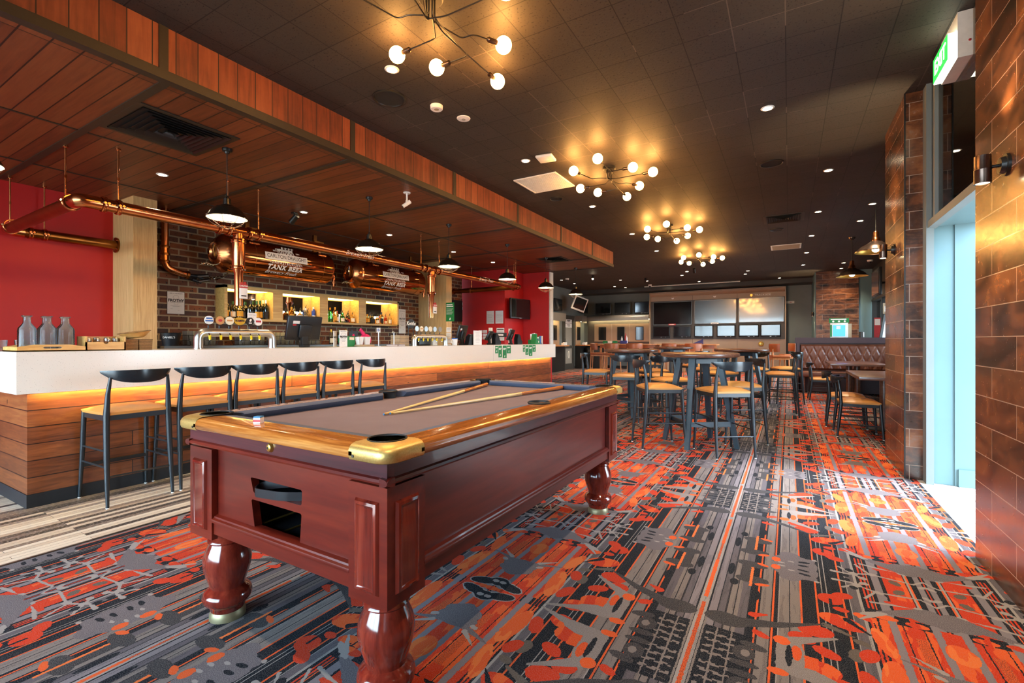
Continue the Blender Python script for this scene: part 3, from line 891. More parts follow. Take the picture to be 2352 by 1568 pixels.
# bottom rails with a bead on their upper edge
def sweep_box(mb, prof, a, b, n):
    """profile of (out, z) along the straight line a-b, out measured along n"""
    a = Vector(a); b = Vector(b); n = Vector(n); k = len(prof)
    vs = [a + n * p + Vector((0, 0, z)) for p, z in prof] + [b + n * p + Vector((0, 0, z)) for p, z in prof]
    mb.add(vs, [(i, (i + 1) % k, k + (i + 1) % k, k + i) for i in range(k)], False)
    mb.add(vs[:k], [list(range(k))]); mb.add(vs[k:], [list(range(k))[::-1]])
lowp = [(-.03, .40), (.012, .40), (.012, .445), (.02, .45), (.022, .457), (.02, .464), (.012, .468), (.01, .474), (0, .478), (-.03, .478)]
beadp = [(-.02, .755), (0, .757), (.010, .761), (.014, .768), (.010, .776), (0, .780), (-.02, .782)]
sides = [((X0 + .17, Y0 + .02, 0), (X1 - .17, Y0 + .02, 0), (0, -1, 0), 'mahogany_end'), ((X0 + .17, Y1 - .02, 0), (X1 - .17, Y1 - .02, 0), (0, 1, 0), 'mahogany_end'),
         ((X1 - .02, Y0 + .17, 0), (X1 - .02, Y1 - .17, 0), (1, 0, 0), 'mahogany'), ((X0 + .02, Y0 + .17, 0), (X0 + .02, Y1 - .17, 0), (-1, 0, 0), 'mahogany')]
for a, b, n, mt in sides:
    m = MB(); sweep_box(m, lowp, a, b, n); m.build('bottom_rail', MW[mt], pt, True)
for a, b, n, mt in (((X0, Y0, 0), (X1, Y0, 0), (0, -1, 0), 'mahogany_end_dark'), ((X0, Y1, 0), (X1, Y1, 0), (0, 1, 0), 'mahogany_end_dark'), ((X1, Y0 + .03, 0), (X1, Y1 - .03, 0), (1, 0, 0), 'mahogany_dark'), ((X0, Y0 + .03, 0), (X0, Y1 - .03, 0), (-1, 0, 0), 'mahogany_dark')):
    m = MB(); e_ = (Vector(b) - Vector(a)).normalized() * (.0135 if 'end' in mt else .0435); sweep_box(m, beadp, Vector(a) - e_, Vector(b) + e_, n); m.build('bead', MW[mt.replace('_dark', '')], pt, True)
    m = MB(); sweep_box(m, [(-.03, .78), (0, .78), (0, .834), (-.03, .834)], a, b, n); m.build('frieze', MW[mt], pt, True)
m = MB(); m.lathe([(0, .012), (.006, .013), (.013, .010), (.016, .004), (.018, 0)], M=frame((-1.64, Y0, .807), (1, 0, 0), (0, 0, 1)))
lk = m.build('lock', MW['brass_small'], pt, True)
MB().cyl((-1.64, Y0 - .012, .807), (-1.64, Y0 - .0145, .807), .004).build('keyhole', MW['black_matt'], lk, True)
# bed, cushions, rails
OX0, OX1, OY0, OY1 = X0 - .04, X1 + .04, Y0 - .04, Y1 + .04
MB().box(OX0 + .1, OX1 - .1, OY0 + .1, OY1 - .1, .80, .842).build('cloth_bed', MW['baize'], pt, True)
RW = .105
railp = [(0, .832), (.014, .831), (.003, .832)]
def rail(a, b, n, mt):
    # n points outward; inner edge at -RW
    prof = [(-RW, .832), (-.012, .832), (-.004, .836), (0, .845), (0, .858), (-.004, .868), (-.012, .875), (-.03, .879), (-RW, .880)]
    m = MB(); sweep_box(m, prof, a, b, n)
    return m.build('rail', MW[mt], pt, True)
rail((OX0 + .15, OY0, 0), (OX1 - .15, OY0, 0), (0, -1, 0), 'rail_wood_end')
rail((OX0 + .15, OY1, 0), (OX1 - .15, OY1, 0), (0, 1, 0), 'rail_wood_end')
rail((OX1, OY0 + .15, 0), (OX1, OY1 - .15, 0), (1, 0, 0), 'rail_wood')
rail((OX0, OY0 + .15, 0), (OX0, OY1 - .15, 0), (-1, 0, 0), 'rail_wood')
def cushion(a, b, n):
    a = Vector(a); b = Vector(b); n = Vector(n); d = (b - a).normalized()
    prof = [(0, .843, 0), (0, .8795, 0), (.042, .8765, .038), (.050, .870, .045), (.044, .858, .04), (.030, .843, .03)]
    k = len(prof)
    vs = [a + n * p + d * t + Vector((0, 0, z)) for p, z, t in prof] + [b + n * p - d * t + Vector((0, 0, z)) for p, z, t in prof]
    m = MB(); m.add(vs, [(i, (i + 1) % k, k + (i + 1) % k, k + i) for i in range(k)], False)
    m.add(vs[:k], [list(range(k))]); m.add(vs[k:], [list(range(k))[::-1]])
    return m.build('cushion', MW['cushion_cloth'], pt, True)
my = (Y0 + Y1) / 2
ix0, ix1, iy0, iy1 = OX0 + RW, OX1 - RW, OY0 + RW, OY1 - RW
cushion((ix0 + .06, iy0, 0), (ix1 - .06, iy0, 0), (0, 1, 0))
cushion((ix1 - .06, iy1, 0), (ix0 + .06, iy1, 0), (0, -1, 0))
for a, b in ((iy0 + .06, my - .055), (my + .055, iy1 - .06)):
    cushion((ix1, a, 0), (ix1, b, 0), (-1, 0, 0)); cushion((ix0, b, 0), (ix0, a, 0), (1, 0, 0))
# brass corner caps
def corner_cap(cx, cy, sx, sy):
    L, D, pr_ = .165, .118, .060
    pc = Vector((.112, .112))
    def path(ins):
        pts = [(L, ins)]
        r_ = .055
        for k in range(9):
            t = math.pi * 1.5 - k * math.pi / 16
            pts.append((ins + r_ + r_ * math.cos(t), ins + r_ + r_ * math.sin(t)))
        pts.append((ins, L))
        return pts
    rings = [(.010, .829), (.003, .833), (0, .842), (0, .860), (.004, .870), (.012, .878), (.028, .883)]
    m = MB(); n = len(path(0)); vs = []
    for ins, z in rings: vs += [(cx + sx * p[0], cy + sy * p[1], z) for p in path(ins)]
    fs = []
    for i in range(len(rings) - 1):
        for k in range(n - 1): fs.append((i * n + k, i * n + k + 1, (i + 1) * n + k + 1, (i + 1) * n + k))
    m.add(vs, fs, True)
    top = path(.028)
    arc = []
    for k in range(19):
        t = R(100) + k * R(250) / 18 + R(0)
        arc.append((pc.x + pr_ * math.cos(t), pc.y + pr_ * math.sin(t)))
    poly = top + [(D, L)] + [p for p in arc if p[0] < D + .05 and p[1] < D + .05] + [(L, D)]
    m.add([(cx + sx * p[0], cy + sy * p[1], .883) for p in poly], [list(range(len(poly)))], False)
    o = m.build('corner_cap', MW['brass'], pt, True)
    p = (cx + sx * pc.x, cy + sy * pc.y)
    k = MB(); k.lathe([(.064, .8832), (.0645, .8855), (.061, .8865), (.059, .884), (.057, .86), (.05, .80), (0, .795)], (p[0], p[1], 0))
    po = k.build('pocket', MW['black_pocket'], pt, True)
    MB().lathe([(0, .879), (.0585, .879)], (p[0], p[1], 0), 24).build('pocket_cloth', MW['baize'], po, True)
    s = MB(); s.cyl((cx + sx * .145, cy + sy * .0015, .845), (cx + sx * .145, cy - sy * .002, .845), .005, n=10)
    s.build('screw', MW['steel_dark'], o, True)
for cx, sx in ((OX0, 1), (OX1, -1)):
    for cy, sy in ((OY0, 1), (OY1, -1)): corner_cap(cx, cy, sx, sy)
for px_ in (ix0 - .012, ix1 + .012):
    m = MB(); m.lathe([(.056, .876), (.06, .884), (.053, .889), (.05, .884), (.048, .86), (.044, .80), (0, .79)], (px_, my, 0))
    m.build('pocket', MW['black_pocket'], pt, True)
# turned legs
prof = [(0, .41), (.078, .41), (.080, .392), (.074, .378), (.066, .366), (.064, .355), (.074, .346), (.077, .338), (.070, .330), (.074, .318), (.084, .296), (.092, .268), (.094, .245), (.090, .215), (.080, .180),
        (.070, .150), (.067, .138), (.074, .130), (.086, .122), (.093, .110), (.096, .095), (.092, .080), (.082, .068), (.072, .058), (.068, .046), (.064, .036), (0, .036)]
for lx in (X0 + .105, X1 - .105):
    for ly in (Y0 + .10, Y1 - .10):
        m = MB(); m.lathe(prof, (lx, ly, 0), 40); lg = m.build('leg', MW['mahogany_leg'], pt, True)
        m = MB(); m.lathe([(0, .037), (.062, .037), (.066, .030), (.070, .018), (.070, 0), (0, 0)], (lx, ly, 0), 32); m.build('foot', MW['foot_brass'], lg, True)
# chalk and cues lie on the table
ck = thing('chalk_cube', 'small blue topped cue chalk on the amber end rail of the pool table', 'chalk', (-1.775, 1.065, .8795), .5)
MB().cbox(-.014, .014, -.014, .014, 0, .022, .0015).build('wrapper', MATS['paper_white'], ck)
m = MB(); m.box(-.0143, .0143, -.0143, -.0141, .006, .015); m.box(-.0143, -.0141, -.0143, .0143, .006, .015); m.build('print', MATS['red_card'], ck)
MB().cbox(-.0138, .0138, -.0138, .0138, .0222, .027, .0015).build('chalk_face', MATS['blue_chalk'], ck)
def cue(name, a, b, label, taper=.06):
    a = Vector(a); b = Vector(b); L = (b - a).length
    t = thing(name, label, 'cue', a, math.atan2(-(b - a).x, (b - a).y), 'cues on the pool table')
    t.rotation_euler = (math.asin((b - a).z / L), 0, math.atan2(-(b - a).x, (b - a).y))
    P = lambda s: (0, s * L, 0)
    MB().cyl(P(.012), P(.68), .0055, .0105, 14).build('shaft', MATS['cue_ash'], t)
    MB().cyl(P(.68), P(1), .0105, .0148, 14).build('butt', MATS['cue_butt'], t)
    MB().cyl(P(.004), P(.012), .0052, .0055, 12).build('ferrule', MATS['brass_small'], t)
    MB().sphere(P(.003), .0053, 10, 6).build('tip', MATS['blue_chalk'], t)
    # splice points of the butt
    m = MB()
    for k in range(4):
        q = k * math.pi / 2; c, s_ = math.cos(q), math.sin(q)
        r0 = .0103; w = .004
        m.add([(r0 * c - w * s_, .685 * L, r0 * s_ + w * c), (r0 * c + w * s_, .685 * L, r0 * s_ - w * c), (.0099 * c, .60 * L, .0099 * s_)], [(0, 1, 2)])
    m.build('splice', MATS['cue_butt'], t)
cue('pool_cue', (-1.655, 1.60, .850), (-2.035, 3.05, .858), 'pool cue lying nearer the bar side, its butt by the far pocket')
cue('pool_cue', (-1.647, 1.632, .8505), (-1.425, 3.12, .858), 'pool cue lying nearer the entrance side, pale shaft with long red-brown butt')

# ---------------------------------------------------------------- bar counter
bar = thing('bar_counter', 'long bar counter with rustic timber boards and thick white stone top', 'bar counter', (-5.0, 5.4, 0))
m = MB(); m.box(-5.0, -4.68, 1.113, 9.65, .095, .93); m.box(-7.3, -5.0, 1.113, 1.43, .095, .93)
m.build('board_front', MATS['bar_board'], bar, True)
m = MB(); m.box(-5.0, -4.676, 1.109, 9.654, 0, .096); m.box(-7.3, -5.0, 1.109, 1.4, 0, .096); m.build('kick_board', MATS['kick_black'], bar, True)
m = MB()
m.box(-5.36, -4.60, 1.04, 9.73, 1.06, 1.12); m.box(-7.3, -5.36, 1.04, 1.75, 1.06, 1.12)
m.box(-4.63, -4.60, 1.04, 9.73, .825, 1.06); m.box(-7.3, -4.63, 1.04, 1.07, .825, 1.06); m.box(-5.3, -4.63, 9.70, 9.73, .825, 1.06)
m.box(-4.68, -4.63, 1.07, 9.7, .93, 1.06)
m.build('stone_top', MATS['quartz'], bar, True)
m = MB(); m.box(-4.66, -4.645, 1.15, 9.63, .85, .858); m.build('led_strip', MATS['led_amber'], bar, True)
m = MB(); m.box(-5.9, -5.36, 1.75, 9.6, .86, .90); m.box(-5.88, -5.86, 1.75, 9.6, 0, .86); m.build('work_shelf', MATS['steel_dark'], bar, True)
m = MB(); m.box(-4.601, -4.5995, 7.115, 7.118, .825, 1.12); m.build('joint', MATS['ink_soft'], bar, True)
# back counter below the shelves
bc = thing('back_counter', 'dark work counter against the brick wall behind the bar', 'counter', (-7.1, 5.6, 0))
m = MB(); m.box(-7.44, -6.88, 2.9, 8.25, 0, 1.10); m.build('cabinet', MATS['black_matt'], bc, True)
MB().box(-7.44, -6.86, 2.88, 8.28, 1.10, 1.13).build('worktop', MATS['steel_dark'], bc, True)

# ---------------------------------------------------------------- stools and chairs
def make_chair(name, label, group, seat_h, top_h, seat_mat, cat):
    """curved-rail chair, front towards +x"""
    t = thing(name, label, cat, (0, 0, 0), 0, group)
    sp = .235 if seat_h > .6 else .225
    k = seat_h / .69
    # seat pad
    m = MB(); N = 9
    def h(a, b): return seat_h - .012 + .034 * (1 - a ** 4) * (1 - b ** 4) ** .8 - .010 * (a * .5 + .5) * 0
    vs = []
    for i in range(N):
        for j in range(N):
            a = -1 + 2 * i / (N - 1); b = -1 + 2 * j / (N - 1)
            w = .205 + .012 * (a * .5 + .5)
            vs.append((a * .205, b * w, h(a, b)))
    fs = [(i * N + j, i * N + j + 1, (i + 1) * N + j + 1, (i + 1) * N + j) for i in range(N - 1) for j in range(N - 1)]
    bnd = [i * N for i in range(N)] + [(N - 1) * N + j for j in range(1, N)] + [i * N + N - 1 for i in range(N - 2, -1, -1)] + [j for j in range(N - 2, 0, -1)]
    nb = len(vs); vs += [(vs[i][0] * .985, vs[i][1] * .985, seat_h - .032) for i in bnd]
    n = len(bnd)
    fs += [(bnd[q], bnd[(q + 1) % n], nb + (q + 1) % n, nb + q) for q in range(n)]
    fs.append([nb + q for q in range(n)])
    m.add(vs, fs, True); m.build('seat', MATS[seat_mat], t)
    # apron under the seat
    m = MB(); m.box(-.20, .20, -.205, -.185, seat_h - .07, seat_h - .03); m.box(-.20, .20, .185, .205, seat_h - .07, seat_h - .03)
    m.box(-.20, -.18, -.2, .2, seat_h - .07, seat_h - .03); m.box(.18, .2, -.2, .2, seat_h - .07, seat_h - .03)
    m.build('seat_frame', MATS['stool_black'], t)
    tz = top_h - .05
    for s in (-1, 1):
        m = MB(); m.tube([(sp, s * .215, 0.006), (.208, s * .205, seat_h * .55), (.195, s * .20, seat_h - .02)], .015, 10, rad=[.011, .017, .017])
        lg = m.build('leg', MATS['stool_black'], t)
        MB().cyl((sp, s * .215, 0), (sp, s * .215, .007), .011, n=10).build('glide', MATS['white_plastic'], lg)
        m = MB(); m.tube([(-sp - .01, s * .205, .006), (-.215, s * .200, seat_h * .5), (-.195, s * .195, seat_h - .03), (-.205, s * .19, (seat_h + tz) / 2), (-.222, s * .18, tz)], .015, 10, rad=[.011, .019, .021, .016, .010])
        lg = m.build('leg', MATS['stool_black'], t)
        MB().cyl((-sp - .01, s * .205, 0), (-sp - .01, s * .205, .007), .011, n=10).build('glide', MATS['white_plastic'], lg)
        for z in ((.40 * k, .285 * k) if seat_h > .6 else (.27, .16)):
            e = 1 - z / seat_h
            m = MB(); m.tube([(.195 + .04 * e, s * (.20 + .015 * e), z), (-.195 - .05 * e, s * (.195 + .01 * e), z)], .007, 8)
            m.build('stretcher', MATS['stool_black'], t)
    if seat_h > .6:
        m = MB(); m.box(.205, .222, -.205, .205, .235, .262); m.build('foot_rail', MATS['black_satin'], t)
    m = MB(); m.tube([(-.228, -.2, .20 * k + .02), (-.228, .2, .20 * k + .02)], .007, 8); m.build('stretcher', MATS['stool_black'], t)
    # crescent back rail
    m = MB(); vs = []; NS = 25
    for i in range(NS):
        a = -1 + 2 * i / (NS - 1)
        ang = a * R(52)
        rr = .285
        cx = .008 - rr * math.cos(ang); cy = rr * math.sin(ang) * .98
        hh = .082 * (1 - abs(a) ** 2.6) + .014
        th = .011 * (1 - .5 * abs(a))
        top = top_h + .004 * (1 - a * a) - .004
        nx, ny = math.cos(ang), -math.sin(ang)
        for dz, off in ((0, -th), (0, th), (-hh * .5, th * 1.25), (-hh, th * .7), (-hh, -th * .7), (-hh * .5, -th * 1.25)):
            vs.append((cx + nx * off, cy + ny * off, top + dz))
    fs = []
    for i in range(NS - 1):
        for q in range(6): fs.append((i * 6 + q, i * 6 + (q + 1) % 6, i * 6 + 6 + (q + 1) % 6, i * 6 + 6 + q))
    fs.append(list(range(6))); fs.append([(NS - 1) * 6 + q for q in range(6)][::-1])
    m.add(vs, fs, True); m.build('backrest', MATS['stool_back'], t)
    return t
ORD = ['first', 'second', 'third', 'fourth', 'fifth', 'sixth', 'seventh', 'eighth', 'ninth', 'tenth', 'eleventh', 'twelfth']
g_bar = 'bar stools along the counter'
bs0 = make_chair('bar_stool', '', g_bar, .69, .985, 'tan_hide', 'bar stool')
blabs = ['black framed tan bar stool standing nearest the near end of the bar counter', 'second black framed tan bar stool from the near end of the counter',
         'third black framed tan bar stool along the counter, beyond the brass pool table corner', 'fourth black framed tan bar stool along the counter from its near end',
         'fifth bar stool along the counter, second from the far end of the row', 'sixth and farthest tan bar stool of the row along the counter']
for i, y in enumerate((1.61, 2.09, 2.53, 2.98, 3.44, 3.93)):
    if i == 0: o = bs0; o.location = (-4.43, y, 0); o.rotation_euler = (0, 0, math.pi); o['label'] = blabs[0]
    else: o = dup(bs0, (-4.43 + rnd.uniform(-.01, .01), y, 0), math.pi + rnd.uniform(-.04, .04), blabs[i], g_bar)
# tall round tables
def make_table(label):
    t = thing('tall_table', label, 'high table', (0, 0, 0), 0, 'tall round tables on the carpet')
    m = MB(); m.lathe([(0, 1.012), (.40, 1.012), (.425, 1.018), (.43, 1.03), (.43, 1.048), (.425, 1.056), (.415, 1.06), (0, 1.06)], n=56); m.build('table_top', MATS['table_walnut'], t)
    c = .41; q = .22
    for k in range(4):
        a = k * math.pi / 2
        d = Vector((math.cos(a), math.sin(a), 0)); p = Vector((-d.y, d.x, 0))
        m = MB(); w = .03
        b = d * c; e = d * q
        vs = [b + d * w * .8 + p * w * .8, b - d * w * .8 + p * w * .8, b - d * w * .8 - p * w * .8, b + d * w * .8 - p * w * .8]
        vt = [e + d * w + p * w * 1.2 + Vector((0, 0, 1.0)), e - d * w + p * w * 1.2 + Vector((0, 0, 1.0)), e - d * w - p * w * 1.2 + Vector((0, 0, 1.0)), e + d * w - p * w * 1.2 + Vector((0, 0, 1.0))]
        m.add(vs + vt, [(0, 1, 2, 3), (7, 6, 5, 4), (0, 4, 5, 1), (1, 5, 6, 2), (2, 6, 7, 3), (3, 7, 4, 0)]); m.build('leg', MATS['table_steel'], t)
        a2 = a + math.pi / 2; d2 = Vector((math.cos(a2), math.sin(a2), 0))
        for z, h, nm in ((.27, .05, 'stretcher'), (.965, .05, 'top_rail')):
            s = c + (q - c) * z
            A = d * s; B = d2 * s; L = (B - A).length
            M = frame(A + Vector((0, 0, z)), (B - A), (0, 0, 1))
            m = MB(); m.box(0, L, -h / 2, h / 2, -.013, .013, M); m.build(nm, MATS['table_steel'], t)
    m = MB(); m.box(-.3, .3, -.04, .04, .99, 1.013); m.build('batten', MATS['black_satin'], t)
    return t
tlabs = ['tall round dark timber table with blue-black legs, nearest of the tall tables to the viewer', 'tall round dark timber table behind the far corner of the pool table',
         'tall round dark timber table farthest back, in front of the screen wall', 'tall round dark timber table beyond the nearest one, in line with the gold emblem']
t0 = make_table(tlabs[0]); t0.location = (-.90, 5.81, 0); t0.rotation_euler = (0, 0, R(-9))
T2, T3, T4 = (-2.24, 7.62), (-2.26, 11.0), (-.71, 8.95)
dup(t0, (*T2, 0), R(20), tlabs[1]); dup(t0, (*T3, 0), R(5), tlabs[2]); dup(t0, (*T4, 0), R(-20), tlabs[3])
g_t = 'stools round the tall tables'
spots = [(-1.29, 5.48, 32, 'tan seated stool at the nearest tall table, its back towards the pool table corner'),
         (-.60, 5.45, 125, 'tan seated stool nearest the viewer, its back turned to us at the nearest tall table'),
         (-.52, 6.20, 207, 'tan seated stool on the entrance side of the nearest tall table, back to the entrance'),
         (-1.37, 6.55, 315, 'tan seated stool on the far side of the nearest tall table, facing the viewer'),
         (-2.12, 6.98, 100, 'tan seated stool with its back to the pool table, at the table behind it'),
         (-2.86, 7.72, 10, 'tan seated stool on the bar side of the table behind the pool table'),
         (-1.68, 7.28, 150, 'tan seated stool on the near entrance side of the table behind the pool table'),
         (-2.05, 8.35, 235, 'tan seated stool on the far side of the table behind the pool table'),
         (-.12, 8.62, 185, 'tan seated stool standing alone by the brown booth, side on, at the second row table'),
         (-.98, 8.30, 60, 'tan seated stool before the second row table, half hidden behind the nearest table'),
         (-1.33, 9.30, 330, 'tan seated stool on the bar side of the second row table under the emblem'),
         (-.55, 9.75, 260, 'tan seated stool on the far side of the second row table, facing the viewer'),
         (-1.72, 10.6, 150, 'tan seated stool on the near side of the farthest tall table'),
         (-2.75, 10.7, 40, 'tan seated stool on the bar side of the farthest tall table'),
         (-.05, 10.35, 200, 'tan seated stool alone on the carpet well behind the second row table')]
for i, (x, y, a, lb) in enumerate(spots):
    o = dup(bs0, (x, y, 0), R(a), lb, g_t)
    o.name = 'bar_stool'
# low chairs at the booth tables
lc = make_chair('dining_chair', 'low black chair with tan seat nearest the tiled pillar, side on to the booth table', 'low chairs at the booth tables', .45, .755, 'tan_hide', 'chair')
lc.location = (.75, 7.33, 0); lc.rotation_euler = (0, 0, R(2))
dup(lc, (.69, 8.06, 0), R(-2), 'low black chair with tan seat, second back from the tiled pillar')
dup(lc, (.58, 11.26, 0), R(3), 'low black chair with tan seat at the rear booth table')
# ---------------------------------------------------------------- lamps and ceiling fittings
def lamp(parent, loc, energy, col, kind='SPOT', rot=(0, 0, 0), size=R(110), blend=.7, rad=.03):
    d = bpy.data.lights.new('lamp', kind); d.energy = energy; d.color = col
    if kind == 'SPOT': d.spot_size = size; d.spot_blend = blend
    d.shadow_soft_size = rad
    o = bpy.data.objects.new('lamp', d); COL.objects.link(o); o.parent = parent; o.location = loc; o.rotation_euler = rot
    return o
# chandeliers
BULBS = [(.11, -.70, (.11, -.2)), (-.27, -.48, (-.1, -.1)), (-.45, .17, (-.1, .17)), (-.30, .42, (-.02, .42)), (-.02, .81, (-.02, .15)), (.25, .46, (.05, .26)), (.37, -.25, (.05, -.25)), (.53, .03, (.1, .03))]
def make_chandelier(label):
    t = thing('chandelier', label, 'chandelier', (0, 0, 0), 0, 'bulb chandeliers under the black ceiling')
    m = MB(); m.lathe([(0, -.035), (.07, -.035), (.078, -.028), (.078, 0), (0, 0)], n=28); m.build('canopy', MATS['black_satin'], t)
    for i, (bx, by, (kx, ky)) in enumerate(BULBS):
        a = i * math.pi / 4 - 2.0
        c = Vector((.028 * math.cos(a), .028 * math.sin(a), 0))
        z = -.15 + .004 * (i % 3)
        B = Vector((bx, by, z)); K = Vector((kx, ky, z))
        d = (B - K)
        if abs(d.x) < .05 or abs(d.y) < .05: K2 = K
        else: K2 = Vector((K.x + d.x * .45, K.y, z)) if i % 2 else Vector((K.x, K.y + d.y * .45, z))
        end = (B - K2).normalized(); S0 = B - end * .115
        pts = [(c.x, c.y, -.03), (c.x, c.y, z), tuple(K)] + ([tuple(K2)] if K2 != K else []) + [tuple(S0)]
        m = MB(); m.tube(rounded(pts, .035, 4), .0048, 8); ar = m.build('arm', MATS['black_satin'], t)
        m = MB(); m.cyl(S0, B - end * .052, .017, .017, 14); m.cyl(S0 - end * .012, S0, .009, .017, 14); m.build('socket', MATS['lamp_bronze'], ar)
        m = MB(); m.sphere(B, .055, 18, 12); m.build('bulb', MATS['bulb_glow'], t)
    return t
chs = ['bulb chandelier nearest the viewer, cut by the top of the photo', 'second bulb chandelier along the black ceiling, beside the square return air grille', 'third bulb chandelier along the black ceiling', 'farthest bulb chandelier, small in front of the screen wall']
c0 = make_chandelier(chs[0]); c0.location = (-1.92, 2.25, 3.35)
for i in (1, 2, 3): dup(c0, (-1.92, 2.25 + 3.36 * i, 3.35), 0, chs[i])
# recessed downlights
def make_downlight(label, group, col, e):
    t = thing('downlight', label, 'downlight', (0, 0, 0), 0, group)
    m = MB(); m.lathe([(.040, -.001), (.042, -.006), (.052, -.006), (.056, -.003), (.057, 0)], n=28); m.build('trim_ring', MATS['white_plastic'], t)
    m = MB(); m.lathe([(0, -.003), (.041, -.003)], n=24); m.build('lens', MATS['downlight_glow'], t)
    lamp(t, (0, 0, -.02), e, col)
    return t
g1 = 'downlights in the black ceiling'
DL = [(-.17, 4.93, 'large looking downlight alone in the black ceiling over the open carpet'), (-2.71, 2.71, 'black ceiling downlight beside the bulbs of the nearest chandelier'), (-2.71, 4.90, 'black ceiling downlight beside the white square sensor'),
      (-2.71, 7.11, 'black ceiling downlight just beyond the second chandelier'), (-2.72, 9.35, 'black ceiling downlight on the bar side of the third chandelier'), (-2.73, 11.42, 'black ceiling downlight between the third and the farthest chandelier'),
      (.43, 7.12, 'black ceiling downlight before the round speaker near the entrance'), (1.13, 9.22, 'black ceiling downlight by the rust tiled pillar, first of the entrance side row'), (1.10, 10.41, 'black ceiling downlight by the copper pendant, second of the entrance side row'),
      (.42, 9.32, 'black ceiling downlight in the row over the booth, nearest of four'), (.40, 11.38, 'black ceiling downlight in the row over the booth, second of four'), (.37, 13.51, 'black ceiling downlight in the row over the booth, third of four'), (.35, 15.64, 'black ceiling downlight in the row over the booth, farthest of four'),
      (-3.03, 16.1, 'small far downlight above the first big screen'), (-2.73, 15.3, 'small far downlight just behind the farthest chandelier'), (-5.15, 16.27, 'bright far downlight above the wall of small televisions'), (-4.40, 17.0, 'far downlight above the left edge of the screen wall'),
      (-5.97, 18.1, 'tiny far downlight over the television corner, upper of a close pair'), (-5.70, 18.66, 'tiny far downlight over the television corner, lower of a close pair'), (-6.95, 15.2, 'far downlight over the door in the corner'), (-6.96, 16.38, 'far downlight behind the last cage pendant'),
      (-4.08, 18.7, 'tiny far downlight by the pale strip of the lit ceiling reveal'), (-2.81, 18.1, 'tiny far downlight above the middle big screen'), (-2.18, 18.6, 'tiny far downlight above the seam of the second and third big screens'), (-1.09, 16.1, 'bright star-like far downlight above the third big screen'), (-1.21, 16.84, 'small far downlight just under the bright one above the third big screen'),
      (-.28, 18.5, 'tiny far downlight at the right end of the screen wall'), (1.30, 15.8, 'far downlight above the rust tiled back pillar, nearer of two'), (1.34, 16.97, 'far downlight above the rust tiled back pillar, farther of two'),
      (-.17, 2.7, 'added unseen downlight over the entrance side of the pool table'), (-.17, .5, 'added unseen downlight above the viewer'), (-2.71, .5, 'added unseen downlight above the near end of the bar walkway')]  # this last row hangs out of view, added for more light
d0 = None
for x, y, lb in DL:
    if d0 is None: d0 = make_downlight(lb, g1, (1, .80, .56), 90); d0.location = (x, y, 3.35)
    else: dup(d0, (x, y, 3.35), 0, lb)
g2 = 'downlights in the timber ceiling'
d1 = None
for i, (y, lb) in enumerate(((2.44, 'timber ceiling downlight above the copper pipe, nearest the red wall'), (4.16, 'timber ceiling downlight by the black spotlight above the first copper tank'), (5.79, 'timber ceiling downlight above the gap between the copper tanks'), (7.56, 'timber ceiling downlight behind the third cage pendant'), (9.03, 'timber ceiling downlight in front of the far red wall'))):
    if d1 is None: d1 = make_downlight(lb, g2, (1, .74, .42), 55); d1.location = (-5.85, y, 3.0)
    else: dup(d1, (-5.85, y, 3.0), 0, lb)
# caged pendants over the bar
def make_pendant(label):
    t = thing('pendant_lamp', label, 'pendant lamp', (0, 0, 0), 0, 'caged pendants over the bar')
    m = MB(); m.lathe([(0, -.05), (.02, -.048), (.025, -.03), (.045, -.026), (.048, -.01), (.048, 0), (0, 0)], n=24); m.build('ceiling_rose', MATS['black_satin'], t)
    m = MB(); m.tube([(0, 0, -.04), (0, 0, -.44)], .004, 8); m.build('cord', MATS['black_matt'], t)
    zr = -.655
    m = MB(); m.lathe([(0, zr + .215), (.012, zr + .215), (.016, zr + .195), (.036, zr + .185), (.040, zr + .13), (.062, zr + .122), (.066, zr + .116), (.10, zr + .105), (.130, zr + .088), (.16, zr + .055), (.186, zr + .014), (.192, zr + .004), (.19, zr)], n=40)
    m.build('shade', MATS['pendant_black'], t)
    m = MB(); m.lathe([(.189, zr + .001), (.182, zr + .012), (.157, zr + .05), (.127, zr + .082), (.06, zr + .108), (0, zr + .11)], n=40); m.build('shade_lining', MATS['shade_white'], t)
    m = MB(); m.sphere((0, 0, zr + .055), .042, 16, 10); m.cyl((0, 0, zr + .085), (0, 0, zr + .115), .018); m.build('bulb', MATS['pendant_glow'], t)
    m = MB()
    for k in range(8):
        a = k * math.pi / 4; c, s = math.cos(a), math.sin(a)
        m.tube([(.19 * c, .19 * s, zr + .005), (.155 * c, .155 * s, zr - .038), (.10 * c, .10 * s, zr - .068), (.05 * c, .05 * s, zr - .086)], .0019, 6)
    for r_, z in ((.192, zr + .004), (.135, zr - .052), (.05, zr - .086)):
        m.tube([(r_ * math.cos(k * math.pi / 16), r_ * math.sin(k * math.pi / 16), z) for k in range(32)], .0021, 6, closed=True)
    m.build('wire_cage', MATS['lamp_bronze'], t)
    for k in range(3):
        a = k * 2.094 + .4; c, s = math.cos(a), math.sin(a)
        MB().sphere((.196 * c, .196 * s, zr + .006), .006, 8, 6).build('cage_screw', MATS['chrome'], t)
    return t
pl_ = [(.80, 'caged black pendant cut by the left edge of the photo'), (2.42, 'caged black pendant nearest the viewer in full view, in front of the first copper tank'), (4.15, 'caged black pendant in front of the second copper tank'), (5.75, 'third caged black pendant, above the second copper downpipe'),
       (7.5, 'fourth caged black pendant, at the elbow of the copper pipe'), (9.12, 'fifth caged black pendant, against the end of the red wall'), (10.77, 'farthest caged black pendant, above the tilted white screen')]
p0 = None
